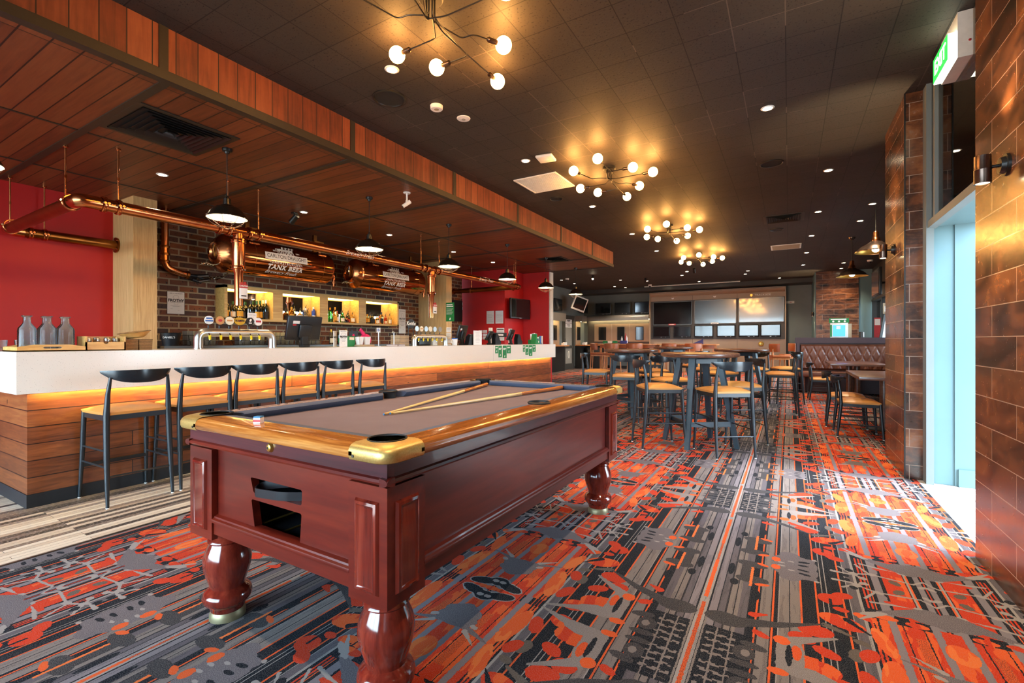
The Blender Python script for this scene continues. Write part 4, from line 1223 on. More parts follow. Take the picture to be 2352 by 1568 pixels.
for y, lb in pl_:
    if p0 is None: p0 = make_pendant(lb); p0.location = (-4.54, y, 3.0); p0.scale = (.89, .89, 1)
    else: dup(p0, (-4.54, y, 3.0), rnd.uniform(0, .7), lb).scale = (.89, .89, 1)
# copper barn pendants over the booths
def make_barn(label):
    t = thing('copper_pendant', label, 'pendant lamp', (0, 0, 0), 0, 'copper barn pendants over the booths')
    m = MB(); m.lathe([(0, -.05), (.03, -.05), (.06, -.025), (.065, 0), (0, 0)], n=24); m.build('ceiling_rose', MATS['lamp_bronze'], t)
    m = MB(); m.tube([(0, 0, -.04), (0, 0, -.5)], .006, 8); m.build('rod', MATS['black_satin'], t)
    zr = -.815
    m = MB(); m.lathe([(0, zr + .33), (.03, zr + .33), (.04, zr + .31), (.042, zr + .24), (.055, zr + .22), (.07, zr + .17)], n=32); m.build('neck', MATS['copper'], t)
    m = MB(); m.lathe([(.07, zr + .17), (.10, zr + .145), (.19, zr + .095), (.235, zr + .055), (.245, zr + .035), (.28, zr + .012), (.28, zr)], n=44); m.build('shade', MATS['lamp_bronze'], t)
    m = MB(); m.lathe([(.278, zr + .002), (.24, zr + .03), (.23, zr + .05), (.186, zr + .09), (.07, zr + .15), (0, zr + .15)], n=44); m.build('shade_lining', MATS['brass_small'], t)
    m = MB(); m.sphere((0, 0, zr + .045), .05, 16, 10); m.build('bulb', MATS['pendant_glow'], t)
    return t
b0 = make_barn('copper barn pendant over the rear booth table, before the tiled back pillar'); b0.location = (1.13, 12.0, 3.35)
dup(b0, (1.2, 9.45, 3.44), 0, 'copper barn pendant half hidden behind the entrance pillar')
# cylinder wall lamps
def make_wall_lamp(label):
    t = thing('wall_lamp', label, 'wall lamp', (0, 0, 0), 0, 'bronze cylinder wall lamps on the tiles')
    m = MB(); m.cyl((0, 0, 0), (-.012, 0, 0), .052, n=28); m.cyl((-.012, 0, 0), (-.03, 0, 0), .04, .036, n=24); m.build('wall_plate', MATS['black_satin'], t)
    m = MB(); m.cyl((-.03, 0, 0), (-.055, 0, 0), .008); m.build('stem', MATS['black_satin'], t)
    m = MB(); m.lathe([(.026, -.066), (.032, -.066), (.032, -.002), (.0325, 0), (.032, .002), (.032, .066), (.026, .066)], (-.086, 0, -.01), 28); m.build('cylinder', MATS['lamp_bronze'], t)
    for s in (-1, 1):
        m = MB(); m.lathe([(0, 0), (.027, 0)], (-.086, 0, -.01 + s * .062), 20); m.build('lens', MATS['lamp_cell'], t)
        lamp(t, (-.080, 0, -.01 + s * .072), 55, (1, .70, .36), rot=(0, R(12) * (-1) * s if s < 0 else R(168), 0), size=R(76), blend=.5, rad=.02)
    return t
w0 = make_wall_lamp('bronze cylinder wall lamp on the nearest rust tiled wall'); w0.location = (.888, 3.09, 2.03)
dup(w0, (.87, 5.72, 2.07), 0, 'bronze cylinder wall lamp on the rust tiled entrance pillar')
w1 = dup(w0, (.73, 17.62, 2.05), 0, 'tiny bronze cylinder wall lamp on the side of the back pillar')
# flat ceiling fittings
def disc(name, label, cat, loc, prof, mat, parts=()):
    t = thing(name, label, cat, loc)
    m = MB(); m.lathe(prof, n=32); m.build('housing', MATS[mat], t)
    for pn, pp, pm in parts: MB().lathe(pp, n=24).build(pn, MATS[pm], t)
    return t
spk = [((-3.05, 3.02, 3.35), .145, 'round black ceiling speaker near the first chandelier'), ((-.18, 6.49, 3.35), .13, 'round black ceiling speaker near the entrance side'), ((-3.03, 6.44, 3.35), .10, 'round black ceiling speaker beyond the return air grille'), ((-.21, 10.4, 3.35), .12, 'round black ceiling speaker beyond the slatted black vent')]
for loc, r_, lb in spk:
    disc('ceiling_speaker', lb, 'speaker', loc, [(r_ * .86, -.004), (r_ * .9, -.012), (r_, -.010), (r_, 0)], 'black_satin', [('grille', [(0, -.003), (r_ * .87, -.005)], 'black_matt')])
disc('smoke_detector', 'thick white smoke detector with a brown centre on the black ceiling', 'smoke detector', (-2.78, 3.34, 3.35), [(.022, -.034), (.05, -.034), (.056, -.028), (.058, 0)], 'white_plastic', [('sensor', [(0, -.028), (.023, -.034)], 'carton_tan')])
disc('sprinkler_plate', 'flat white round sprinkler plate on the black ceiling', 'sprinkler', (-2.71, 3.66, 3.35), [(.018, -.012), (.03, -.010), (.062, -.006), (.066, 0)], 'white_plastic', [('cap', [(0, -.018), (.018, -.014)], 'steel')])
t = thing('ceiling_sensor', 'white rounded square sensor on the black ceiling', 'sensor', (-2.45, 4.92, 3.35), .15)
MB().cbox(-.10, .10, -.10, .10, -.032, 0, .014).build('housing', MATS['white_plastic'], t)
MB().lathe([(0, -.036), (.03, -.034), (.034, -.03)], n=20).build('window', MATS['paper_white'], t)
t = thing('return_air_grille', 'square white egg crate return air grille in the black ceiling', 'air grille', (-2.865, 5.715, 3.35))
m = MB()
for k in range(25):
    p = -.285 + k * .0238
    m.box(p - .0015, p + .0015, -.29, .29, -.010, 0); m.box(-.29, .29, p - .0015, p + .0015, -.010, 0)
m.build('egg_crate', MATS['white_plastic'], t)
m = MB(); m.box(-.31, .31, -.31, -.29, -.014, 0); m.box(-.31, .31, .29, .31, -.014, 0); m.box(-.31, -.29, -.29, .29, -.014, 0); m.box(.29, .31, -.29, .29, -.014, 0); m.build('frame', MATS['white_plastic'], t)
m = MB(); m.box(-.29, .29, -.29, .29, -.001, 0); m.build('filter', MATS['carton_tan'], t)
def vent(label, loc, w, mat='black_satin'):
    t = thing('air_vent', label, 'air vent', loc)
    h = w / 2
    m = MB()
    for a, b, c, d in ((-h, h, -h, -h + .05), (-h, h, h - .05, h), (-h, -h + .05, -h + .05, h - .05), (h - .05, h, -h + .05, h - .05)): m.box(a, b, c, d, -.008, 0)
    m.build('frame', MATS['trim_bronze'], t)
    m = MB(); q = h - .05; n = 7
    for k in range(n):
        o = q * (1 - k / n); i_ = o - .016
        z0, z1 = -.016 - .0015 * k, -.002
        for sx, sy in ((1, 0), (-1, 0), (0, 1), (0, -1)):
            # sloped blade on each of the four sides
            if sx: vs = [(sx * o, -o, z0), (sx * o, o, z0), (sx * i_, i_, z1), (sx * i_, -i_, z1)]
            else: vs = [(-o, sy * o, z0), (o, sy * o, z0), (i_, sy * i_, z1), (-i_, sy * i_, z1)]
            m.add(vs + [(p[0], p[1], p[2] + .002) for p in vs], [(0, 1, 2, 3), (7, 6, 5, 4), (0, 4, 5, 1), (1, 5, 6, 2), (2, 6, 7, 3), (3, 7, 4, 0)])
    m.build('louvre', MATS[mat], t)
    MB().box(-q, q, -q, q, -.0015, -.0005).build('duct', MATS['black_matt'], t)
    return t
vent('dark louvred air vent in the timber ceiling near the first cage pendant', (-4.585, 1.975, 2.999), .76)
vent('dark louvred air vent in the timber ceiling at the far end of the bar', (-4.49, 9.42, 2.999), .6)
vent('black louvred air vent in the black ceiling near the entrance', (-.08, 9.5, 3.349), .62)
t = thing('ceiling_panel_light', 'slim pale rectangular light panel in the far black ceiling', 'ceiling light', (-.06, 12.42, 3.35))
m = MB(); m.box(-.30, .30, -.30, .30, -.012, 0); m.build('frame', MATS['white_plastic'], t); MB().box(-.27, .27, -.27, .27, -.014, -.011).build('diffuser', MATS['carton_tan'], t)
t = thing('lit_reveal_strip', 'long thin pale strip standing for the lit ceiling reveal before the screen wall', 'ceiling light', (-3.2, 18.55, 3.32))  # pale bar stands in for a lit ceiling reveal
MB().cyl((-1.7, 0, 0), (1.7, 0, 0), .02, n=12).build('tube', MATS['white_plastic'], t)
m = MB(); m.box(-1.72, 1.72, -.03, .03, .015, .03); m.build('batten', MATS['black_satin'], t)
def dome(label, loc):
    t = thing('dome_camera', label, 'camera', loc)
    m = MB(); m.lathe([(.02, -.05), (.055, -.045), (.065, -.02), (.065, 0), (0, 0)], n=28); m.build('base', MATS['white_plastic'], t)
    MB().sphere((0, 0, -.05), .043, 16, 10).build('dome', MATS['black_plastic'], t)
dome('white dome camera on the ceiling by the copper pendant and windows', (1.86, 15.6, 3.35))
dome('white dome camera on the ceiling over the television corner', (-6.6, 14.9, 3.35))
dome('white dome camera at the end of the pale strip of the lit ceiling reveal', (-4.6, 18.2, 3.35))
t = thing('ceiling_camera', 'small white camera hanging on a short stalk from the timber ceiling', 'camera', (-4.0, 4.25, 3.0))
m = MB(); m.lathe([(0, -.012), (.04, -.012), (.045, 0), (0, 0)], n=20); m.build('base', MATS['white_plastic'], t)
m = MB(); m.cyl((0, 0, -.01), (0, 0, -.11), .011); m.sphere((0, 0, -.105), .018, 10, 8); m.build('stalk', MATS['white_plastic'], t)
m = MB(); m.cyl((.025, .03, -.105), (-.03, -.04, -.175), .025, .022); m.build('camera_body', MATS['white_plastic'], t)
m = MB(); m.cyl((-.03, -.04, -.175), (-.033, -.0435, -.179), .017); m.build('lens', MATS['black_plastic'], t)
def track_spot(label, loc, dirv):
    t = thing('spotlight', label, 'spotlight', loc)
    MB().box(-.03, .03, -.03, .03, -.02, 0).build('base', MATS['black_satin'], t)
    MB().cyl((0, 0, -.02), (0, 0, -.07), .008).build('stem', MATS['black_satin'], t)
    d = Vector(dirv).normalized(); c = Vector((0, 0, -.09))
    MB().cyl(c - d * .07, c + d * .07, .036, .042, 18).build('head', MATS['black_satin'], t)
    MB().cyl(c + d * .0705, c + d * .072, .03, n=16).build('lens', MATS['downlight_glow'], t)
track_spot('small black spotlight by the downlight above the first copper tank', (-5.98, 4.1, 3.0), (-.8, -.1, -.6))
track_spot('small black track spotlight facing us over the television corner', (-5.55, 14.6, 3.35), (.25, -.7, -.5))
track_spot('small black track spotlight between the far downlights above the screens', (-4.25, 16.2, 3.35), (-.2, .7, -.6))
track_spot('small black track spotlight hanging in front of the middle screen', (-2.4, 14.6, 3.35), (0, .7, -.7))
# exit sign over the entrance
t = thing('exit_sign', 'lit green exit sign box over the entrance opening', 'exit sign', (.96, 4.31, 3.2))
m = MB(); m.box(-.01, .12, -.19, .19, -.15, .148); m.build('housing', MATS['white_plastic'], t)
m = MB(); m.box(-.055, -.01, -.175, .175, -.145, .03); m.build('diffuser', MATS['exit_white'], t)
m = MB(); m.box(-.058, -.055, -.175, .175, -.14, .028); f_ = m.build('sign_face', MATS['exit_green'], t)
m = MB(); lettering(m, 'EXIT', .135, frame((-.0595, 0, -.056), (0, -1, 0), (0, 0, 1)), bold=.002, sx=1.0); m.build('lettering', MATS['exit_white'], f_)
m = MB(); m.sphere((.05, -.19, -.05), .008, 8, 6); m.build('test_button', MATS['red_card'], t)

# ---------------------------------------------------------------- copper pipework
PX, PZ = -5.42, 2.45
cp = thing('copper_pipe', 'overhead copper pipework looping above the bar on thin copper rods', 'pipe', (PX, 5.5, PZ))
def P(*a): return Vector(a)
main = [P(-7.47, 2.60, PZ - .02), P(-7.47, 1.62, PZ - .02), P(PX, 1.62, PZ), P(PX, 9.5, PZ), P(-7.44, 9.5, PZ)]
MB().tube([main[0], P(-7.47, 1.74, PZ - .02)], .057, 20).build('pipe', MATS['copper_aged'], cp, True)
MB().tube([P(-7.35, 1.62, PZ - .02), P(PX - .12, 1.62, PZ)], .057, 20).build('pipe', MATS['copper_aged'], cp, True)
MB().tube([P(PX, 1.74, PZ), P(PX, 9.38, PZ)], .057, 24).build('pipe', MATS['copper'], cp, True)
MB().tube([P(PX - .12, 9.5, PZ), main[4]], .057, 20).build('pipe', MATS['copper_aged'], cp, True)
for a, b, c in ((P(-7.47, 1.75, PZ - .02), P(-7.47, 1.62, PZ - .02), P(-7.34, 1.62, PZ - .02)), (P(PX - .13, 1.62, PZ), P(PX, 1.62, PZ), P(PX, 1.75, PZ)), (P(PX, 9.37, PZ), P(PX, 9.5, PZ), P(PX - .13, 9.5, PZ))):
    MB().tube(rounded([a, b, c], .125, 8), .060, 22).build('elbow', MATS['copper'], cp, True)
def clamp(p, d, r_=.060, nm='clamp'):
    p = Vector(p); d = Vector(d).normalized()
    M = frame(p, d.cross(Vector((0, 0, 1))) if abs(d.z) < .9 else (1, 0, 0), (0, 0, 1) if abs(d.z) < .9 else (0, 1, 0))
    m = MB(); m.lathe([(r_, -.018), (r_ + .009, -.018), (r_ + .012, -.010), (r_ + .006, -.006), (r_ + .006, .006), (r_ + .012, .010), (r_ + .009, .018), (r_, .018)], n=24, M=M)
    ex = M.to_3x3() @ Vector((1, 0, 0))
    for s in (-1, 1): m.cyl(p + ex * s * (r_ + .004) - d * .014, p + ex * s * (r_ + .03) - d * .014, .011, n=8); m.cyl(p + ex * s * (r_ + .004) + d * .014, p + ex * s * (r_ + .03) + d * .014, .011, n=8)
    o = m.build(nm, MATS['copper'], cp, True)
    ey = M.to_3x3() @ Vector((0, 1, 0))
    for s in (-1, 1):
        b = MB(); c = p + ex * s * (r_ + .022)
        b.cyl(c - d * .030, c + d * .030, .0055, n=8); b.cyl(c - d * .032, c - d * .024, .010, n=6); b.cyl(c + d * .024, c + d * .032, .010, n=6)
        b.build('bolt', MATS['chrome'], o, True)
Yv, Xv = (0, 1, 0), (1, 0, 0)
for y in (1.79, 1.90, 2.80, 2.90, 3.13, 3.25, 6.10, 6.22, 6.46, 6.58, 9.33): clamp((PX, y, PZ), Yv)
for x in (PX - .17, -7.30, -6.79): clamp((x, 1.62 if x != -6.79 else 9.5, PZ), Xv)
clamp((PX - .17, 9.5, PZ), Xv); clamp((-7.33, 9.5, PZ), Xv)
for y in (1.80, 1.92): clamp((-7.47, y, PZ - .02), Yv)
for (x, y, z0) in ((-5.75, 1.62, PZ), (PX, 1.90, PZ), (PX, 2.90, PZ), (PX, 3.25, PZ), (PX, 6.10, PZ), (PX, 6.58, PZ), (PX, 9.33, PZ), (-5.57, 9.5, PZ), (-6.79, 9.5, PZ), (-7.38, 1.62, PZ), (-7.47, 1.92, PZ)):
    m = MB(); m.cyl((x, y, z0 + .05), (x, y, 2.99), .0075, n=10); m.cyl((x, y, z0 + .25), (x, y, z0 + .28), .011, n=8); m.cyl((x, y, 2.985), (x, y, 2.999), .02, n=14)
    m.build('hanger_rod', MATS['copper'], cp, True)
def flange(p, d):
    p = Vector(p); d = Vector(d)
    M = frame(p, d.cross(Vector((0, 0, 1))), (0, 0, 1))
    m = MB(); m.lathe([(.05, 0), (.098, 0), (.098, .012), (.06, .014), (.058, .03)], n=28, M=M); o = m.build('flange', MATS['copper_aged'], cp, True)
    for k in range(4):
        a = k * math.pi / 2 + .785; q = M @ Vector((.08 * math.cos(a), .08 * math.sin(a), .014))
        MB().sphere(q, .010, 8, 6).build('bolt', MATS['copper'], o, True)
flange((-7.47, 2.600, PZ - .02), (0, 1, 0)); flange((-7.445, 9.5, PZ), (-1, 0, 0))
for y in (3.016, 6.374):
    m = MB(); m.tube([P(PX, y, PZ - .03), P(PX, y, 2.36)], .056, 18); m.build('tee', MATS['copper'], cp, True)
    m = MB(); m.lathe([(.058, 2.36), (.066, 2.355), (.066, 2.06), (.060, 2.03), (.056, 1.99), (.045, 1.97), (.043, 1.60)], (PX, y, 0), 28)
    dp = m.build('downpipe', MATS['copper'], cp, True)
    m = MB(); m.cyl((PX, y, 1.602), (PX, y, 1.601), .043, n=20); m.build('pipe_end', MATS['copper_aged'], dp, True)
    clamp((PX, y, 2.335), (0, 0, 1), .066); clamp((PX, y, 2.03), (0, 0, 1), .066)
def wrap_text(mb, body, size, yc, ang, axis_x, axis_z, r_, **kw):
    vs, fs = text_mesh(body, size, **kw)
    out = []
    for v in vs:
        th = ang + v.y / r_
        out.append((axis_x + r_ * math.cos(th), yc + v.x, axis_z + r_ * math.sin(th)))
    mb.add(out, fs)
    return mb
for y in (4.73, 8.03):
    m = MB(); wrap_text(m, 'Brewery Fresh', .085, y, R(-6), PX, PZ, .0585, shear=.45); m.build('lettering', MATS['letter_white'], cp, True)
# ---------------------------------------------------------------- the two copper beer tanks
def horses(mb, M):
    """team of white draught horses as small outlines"""
    for ox in (-.072, -.03, .012, .05):
        s = .9 if ox < 0 else 1
        for poly in ([(-.03, .0), (.03, .002), (.034, .03), (.01, .036), (-.034, .03)], [(.022, .024), (.04, .03), (.052, .062), (.064, .058), (.066, .068), (.046, .082), (.034, .070)],
                     [(-.03, .004), (-.036, -.035), (-.046, -.04), (-.03, -.042), (-.022, .002)], [(-.016, .004), (-.010, -.034), (-.022, -.04), (-.002, -.04), (-.004, .004)],
                     [(.012, .004), (.010, -.035), (.0, -.042), (.02, -.042), (.020, .004)], [(.024, .008), (.036, -.03), (.03, -.04), (.046, -.036), (.034, .010)], [(-.032, .028), (-.05, .03), (-.058, .006), (-.046, .018), (-.034, .018)]):
            n = len(poly)
            mb.add([M((ox + p[0]) , p[1]) for p in poly], [list(range(n))])
def make_tank(y0, y1, label):
    AX, AZ, RR = -6.90, 2.435, .262
    t = thing('beer_tank', label, 'beer tank', (AX, (y0 + y1) / 2, AZ), 0, 'copper beer tanks on the brick wall')
    h = (y1 - y0) / 2
    My = frame((0, 0, 0), (0, 0, 1), (1, 0, 0))     # lathe axis z to +y
    m = MB(); m.lathe([(RR - .012, -h + .085), (RR, -h + .095), (RR, h - .07), (RR - .006, h - .05), (RR - .02, h - .025), (RR - .05, h - .008), (RR - .09, h), (0, h + .01)], n=72, M=My)
    m.build('shell', MATS['copper_polished'], t)
    # pleated end dish
    n = 72; vs = []; fs = []; prof = [(.0, -.02), (.09, -.022), (.11, -.045), (.14, -.052), (.20, -.02), (.262, .045), (.274, .075), (.262, .09)]
    for i in range(n):
        a = 2 * math.pi * i / n; k = .004 * (1 if i % 2 else -1)
        for r_, d in prof:
            rr = r_ + (k if .12 < r_ < .27 else 0)
            vs.append((rr * math.cos(a), -h + d + (k if r_ > .12 else 0), rr * math.sin(a)))
    q = len(prof)
    for i in range(n):
        j = (i + 1) % n
        for k in range(q - 1): fs.append((i * q + k, j * q + k, j * q + k + 1, i * q + k + 1))
    m = MB(); m.add(vs, fs, True); m.build('end_dish', MATS['copper'], t)
    # oval hatch with bar handle
    m = MB(); m.lathe([(0, 0), (.085, 0), (.095, .012), (.085, .026), (.06, .03), (0, .03)], n=32, M=frame((.02, -h - .012, .03), (1, 0, 0), (0, 0, 1)) @ Matrix.Diagonal((.75, 1.15, 1, 1)))
    hh = m.build('hatch', MATS['copper_aged'], t)
    MB().tube([(.02, -h - .05, .12), (.02, -h - .062, .03), (.02, -h - .05, -.06)], .012, 8).build('hatch_handle', MATS['chrome'], hh)
    # straps and hanging brackets
    for y in (-h + .42, h - .24):
        m = MB(); m.box(-.02, .02, y - .03, y + .03, RR - .02, .54); m.build('hanger', MATS['copper_aged'], t)
        m = MB(); m.box(.03, .20, y - .075, y + .075, RR - .09, RR - .07); m.box(.10, .13, y - .02, y + .02, RR - .07, .40); m.build('bracket', MATS['copper'], t)
        m = MB(); m.box(-.10, .12, y - .09, y + .09, .40, .425); m.build('bracket_plate', MATS['copper_aged'], t)
        m = MB(); m.lathe([(RR + .001, y - .002), (RR + .003, y), (RR + .001, y + .002)], n=64, M=My); m.build('weld_band', MATS['copper_aged'], t)
    # outlet with its hose clamps
    m = MB(); m.tube(rounded([(.12, h - .03, -.10), (.12, h + .05, -.10), (.12, h + .05, -.30)], .04, 5), .022, 12); m.tube([(.12, h + .05, -.22), (.12, h + .05, -.25)], .035, 12); m.build('outlet', MATS['copper'], t)
    m = MB(); m.tube(rounded([(.1, -h - .01, -.16), (.1, -h - .10, -.20), (.1, -h - .20, -.17), (.1, -h - .28, -.22)], .05, 5), .008, 8)
    for k in range(5): m.cyl((.1, -h - .10 - .035 * k, -.195 + .006 * (k % 2)), (.1, -h - .115 - .035 * k, -.195 + .006 * (k % 2)), .016, n=8)
    m.build('fittings', MATS['chrome'], t)
    # lettering on the curved shell
    yc = 4.435 - 4.445
    m = MB(); w, hgt = .70, .105
    vs = []; ns = 14; nz = 5
    for i in range(ns + 1):
        for k in range(nz + 1):
            th = R(7) + (k / nz - .5) * hgt / RR
            vs.append(((RR + .0015) * math.cos(th), yc - w / 2 + w * i / ns, (RR + .0015) * math.sin(th)))
    m.add(vs, [(i * (nz + 1) + k, (i + 1) * (nz + 1) + k, (i + 1) * (nz + 1) + k + 1, i * (nz + 1) + k + 1) for i in range(ns) for k in range(nz)])
    bd = m.build('name_band', MATS['letter_white'], t)
    m = MB(); wrap_text(m, 'CARLTON DRAUGHT', .083, yc, R(7), 0, 0, RR + .0035, sx=.80); m.build('lettering', MATS['ink'], bd)
    m = MB()
    wrap_text(m, '-UNPASTEURISED-', .055, yc, R(-13), 0, 0, RR + .002, spacing=1.25, bold=.0008)
    wrap_text(m, 'TANK BEER', .105, yc - .01, R(-29), 0, 0, RR + .002, bold=.004, shear=.12, spacing=1.08)
    wrap_text(m, 'Brewery Fresh', .085, yc - .05, R(-48), 0, 0, RR + .002, shear=.45)
    m.build('lettering', MATS['letter_white'], t)
    m = MB()
    wrap_text(m, 'SINCE', .034, yc - .17, R(27), 0, 0, RR + .002, bold=.001); wrap_text(m, '1864', .034, yc + .19, R(27), 0, 0, RR + .002, bold=.001)
    def Mh(x, y):
        th = R(29) + (y * 1.25) / RR
        return ((RR + .002) * math.cos(th), yc + x * 1.35, (RR + .002) * math.sin(th))
    horses(m, Mh)
    m.build('emblem', MATS['letter_white'], t)
    return t
tk = make_tank(3.54, 5.35, 'polished copper beer tank nearer the timber column, lettering clearly readable')
dup(tk, (-6.90, 6.77, 2.435), 0, 'polished copper beer tank farther along, lit lettering half lost in glare')
# drain stub on the brick wall
t = thing('copper_drain', 'short copper downpipe with an elbow on the brick wall beside the timber column', 'pipe', (-7.32, 3.08, 2.5))
m = MB(); m.tube(rounded([(0, 0, .50), (0, 0, -.30), (0, .2, -.36), (0, .26, -.37)], .12, 8), .045, 18); m.build('pipe', MATS['copper'], t)
for z in (-.02, -.12, -.22): MB().lathe([(.045, -.015), (.058, -.015), (.062, 0), (.058, .015), (.045, .015)], (0, 0, z), 24).build('collar', MATS['copper_aged'], t)
m = MB(); m.cyl((-.12, 0, -.14), (0, 0, -.14), .03, n=16); m.cyl((-.125, 0, -.14), (-.105, 0, -.14), .07, n=20); m.build('wall_branch', MATS['copper_aged'], t)
m = MB(); m.cyl((0, .26, -.37), (0, .29, -.375), .06, n=20); m.build('end_flange', MATS['copper_aged'], t)
m = MB(); m.tube([(0, .29, -.375), (0, .40, -.375), (0, .48, -.40)], .022, 10); m.tube([(0, .34, -.43), (0, .46, -.46)], .022, 10); m.build('hose', MATS['black_plastic'], t)
m = MB(); m.tube([(0, .40, -.375), (0, .55, -.35)], .026, 12); m.tube([(0, .42, -.45), (0, .56, -.41)], .026, 12); m.build('insulated_hose', MATS['steel_dark'], t)
m = MB(); m.tube([(0, .55, -.36), (0, .66, -.40), (0, .78, -.33), (.1, .86, -.22)], .010, 8)
for k in range(4): m.cyl((0, .58 + .045 * k, -.385 + .012 * k), (0, .60 + .045 * k, -.383 + .012 * k), .02, n=8)
m.build('chrome_fittings', MATS['chrome'], t)
# ---------------------------------------------------------------- bottle shelf on the brick wall
sh = thing('bottle_shelf', 'oak box shelf with four glowing mirrored niches on the brick wall', 'shelf', (-7.33, 5.6, 1.5))
SX0, SX1, SY0, SY1, SZ0, SZ1 = -7.449, -7.20, 3.80, 7.40, 1.505, 2.035
NICHE = [(3.845, 4.56), (4.73, 5.44), (5.61, 6.32), (6.50, 7.36)]
m = MB(); m.box(SX0, SX1, SY0, SY1, SZ1 - .04, SZ1); m.box(SX0, SX1, SY0, SY1, SZ0, SZ0 + .035); m.box(SX0, SX1, SY0, SY0 + .045, SZ0, SZ1); m.box(SX0, SX1, SY1 - .04, SY1, SZ0, SZ1)
m.build('carcase', MATS['shelf_veneer'], sh, True)
for a, b in zip(NICHE[:-1], NICHE[1:]):
    MB().box(SX0, SX1, a[1], b[0], SZ0 + .035, SZ1 - .04).build('divider', MATS['shelf_veneer'], sh, True)
for a, b in NICHE:
    MB().box(SX0 + .001, SX0 + .006, a, b, SZ0 + .035, SZ1 - .04).build('mirror', MATS['mirror'], sh, True)
    m = MB(); m.box(SX0 + .02, SX1 - .02, a + .01, b - .01, SZ1 - .046, SZ1 - .04); m.build('led_strip', MATS['led_shelf'], sh, True)  # panel across the whole niche, glows in place of the lit underside
    m = MB(); m.box(SX1 - .015, SX1, a, b, SZ1 - .058, SZ1 - .04); m.build('light_lip', MATS['shelf_veneer'], sh, True)
# bottles: body, label, cap, one by one
BP = {
    'wine': [(0, 0), (.036, 0), (.0375, .006), (.0375, .20), (.034, .222), (.018, .245), (.0145, .26), (.0145, .318), (0, .318)],
    'round': [(0, 0), (.040, 0), (.042, .006), (.042, .17), (.036, .195), (.018, .215), (.015, .23), (.015, .27), (0, .27)],
    'squat': [(0, 0), (.048, 0), (.050, .008), (.048, .12), (.036, .155), (.016, .175), (.014, .23), (0, .23)],
    'tall': [(0, 0), (.033, 0), (.034, .006), (.034, .22), (.030, .24), (.015, .265), (.013, .31), (0, .31)],
    'square': [(0, 0), (.040, 0), (.041, .005), (.041, .165), (.034, .185), (.016, .20), (.014, .25), (0, .25)],
}
def make_bottle(kind, glass, lab, cap, H, pour):
    t = thing('bottle', '', 'bottle', (0, 0, 0), 0)
    pr_ = BP[kind]; k = H / pr_[-1][1]
    prof = [(r_, z * k) for r_, z in pr_]
    n = 20
    m = MB(); m.lathe(prof, n=n, M=Matrix.Rotation(R(45), 4, 'Z') if kind == 'square' else None)
    m.build('glass', MATS[glass], t)
    rb = max(r_ for r_, z in prof)
    if lab:
        m = MB(); z0, z1 = (.035 * k, .13 * k) if kind != 'wine' else (.03 * k, .13 * k)
        ang = [R(-75) + R(150) * i / 12 for i in range(13)]
        vs = [((rb + .0006) * math.cos(a), (rb + .0006) * math.sin(a), z) for a in ang for z in (z0, z1)]
        m.add(vs, [(2 * i, 2 * i + 2, 2 * i + 3, 2 * i + 1) for i in range(12)], True); m.build('label', MATS[lab], t)
    if cap:
        rc = pr_[-2][0] + .002
        m = MB(); m.lathe([(rc, H - .055 * k), (rc, H + .003), (0, H + .003)], n=14); c = m.build('cap', MATS[cap], t)
    if pour:
        m = MB(); m.tube([(0, 0, H), (0, 0, H + .025), (.006, .012, H + .055)], .005, 8, rad=[.011, .007, .004]); m.build('pourer', MATS['black_plastic'], t)
    return t
dw, ag, gg, cg, grn, rg = 'dark_wine', 'amber_glass', 'gold_glass', 'clear_glass', 'green_glass', 'red_glass'
plain('dark_wine', '#141a12', 0.08, coat=0.5)
plain('gold_foil', '#c79326', 0.35, 0.6); plain('foil_green', '#2d5c2b', 0.4, 0.3); plain('label_cream', '#e7dcc3', 0.7); plain('label_grey', '#3c3b3d', 0.6); plain('red_wax', '#b5231f', 0.35); plain('blue_glass', '#1c3f9c', 0.1, coat=.5); plain('white_spirit', '#dcdcd4', 0.12, coat=.5); plain('label_yellow', '#d99b1f', 0.6)
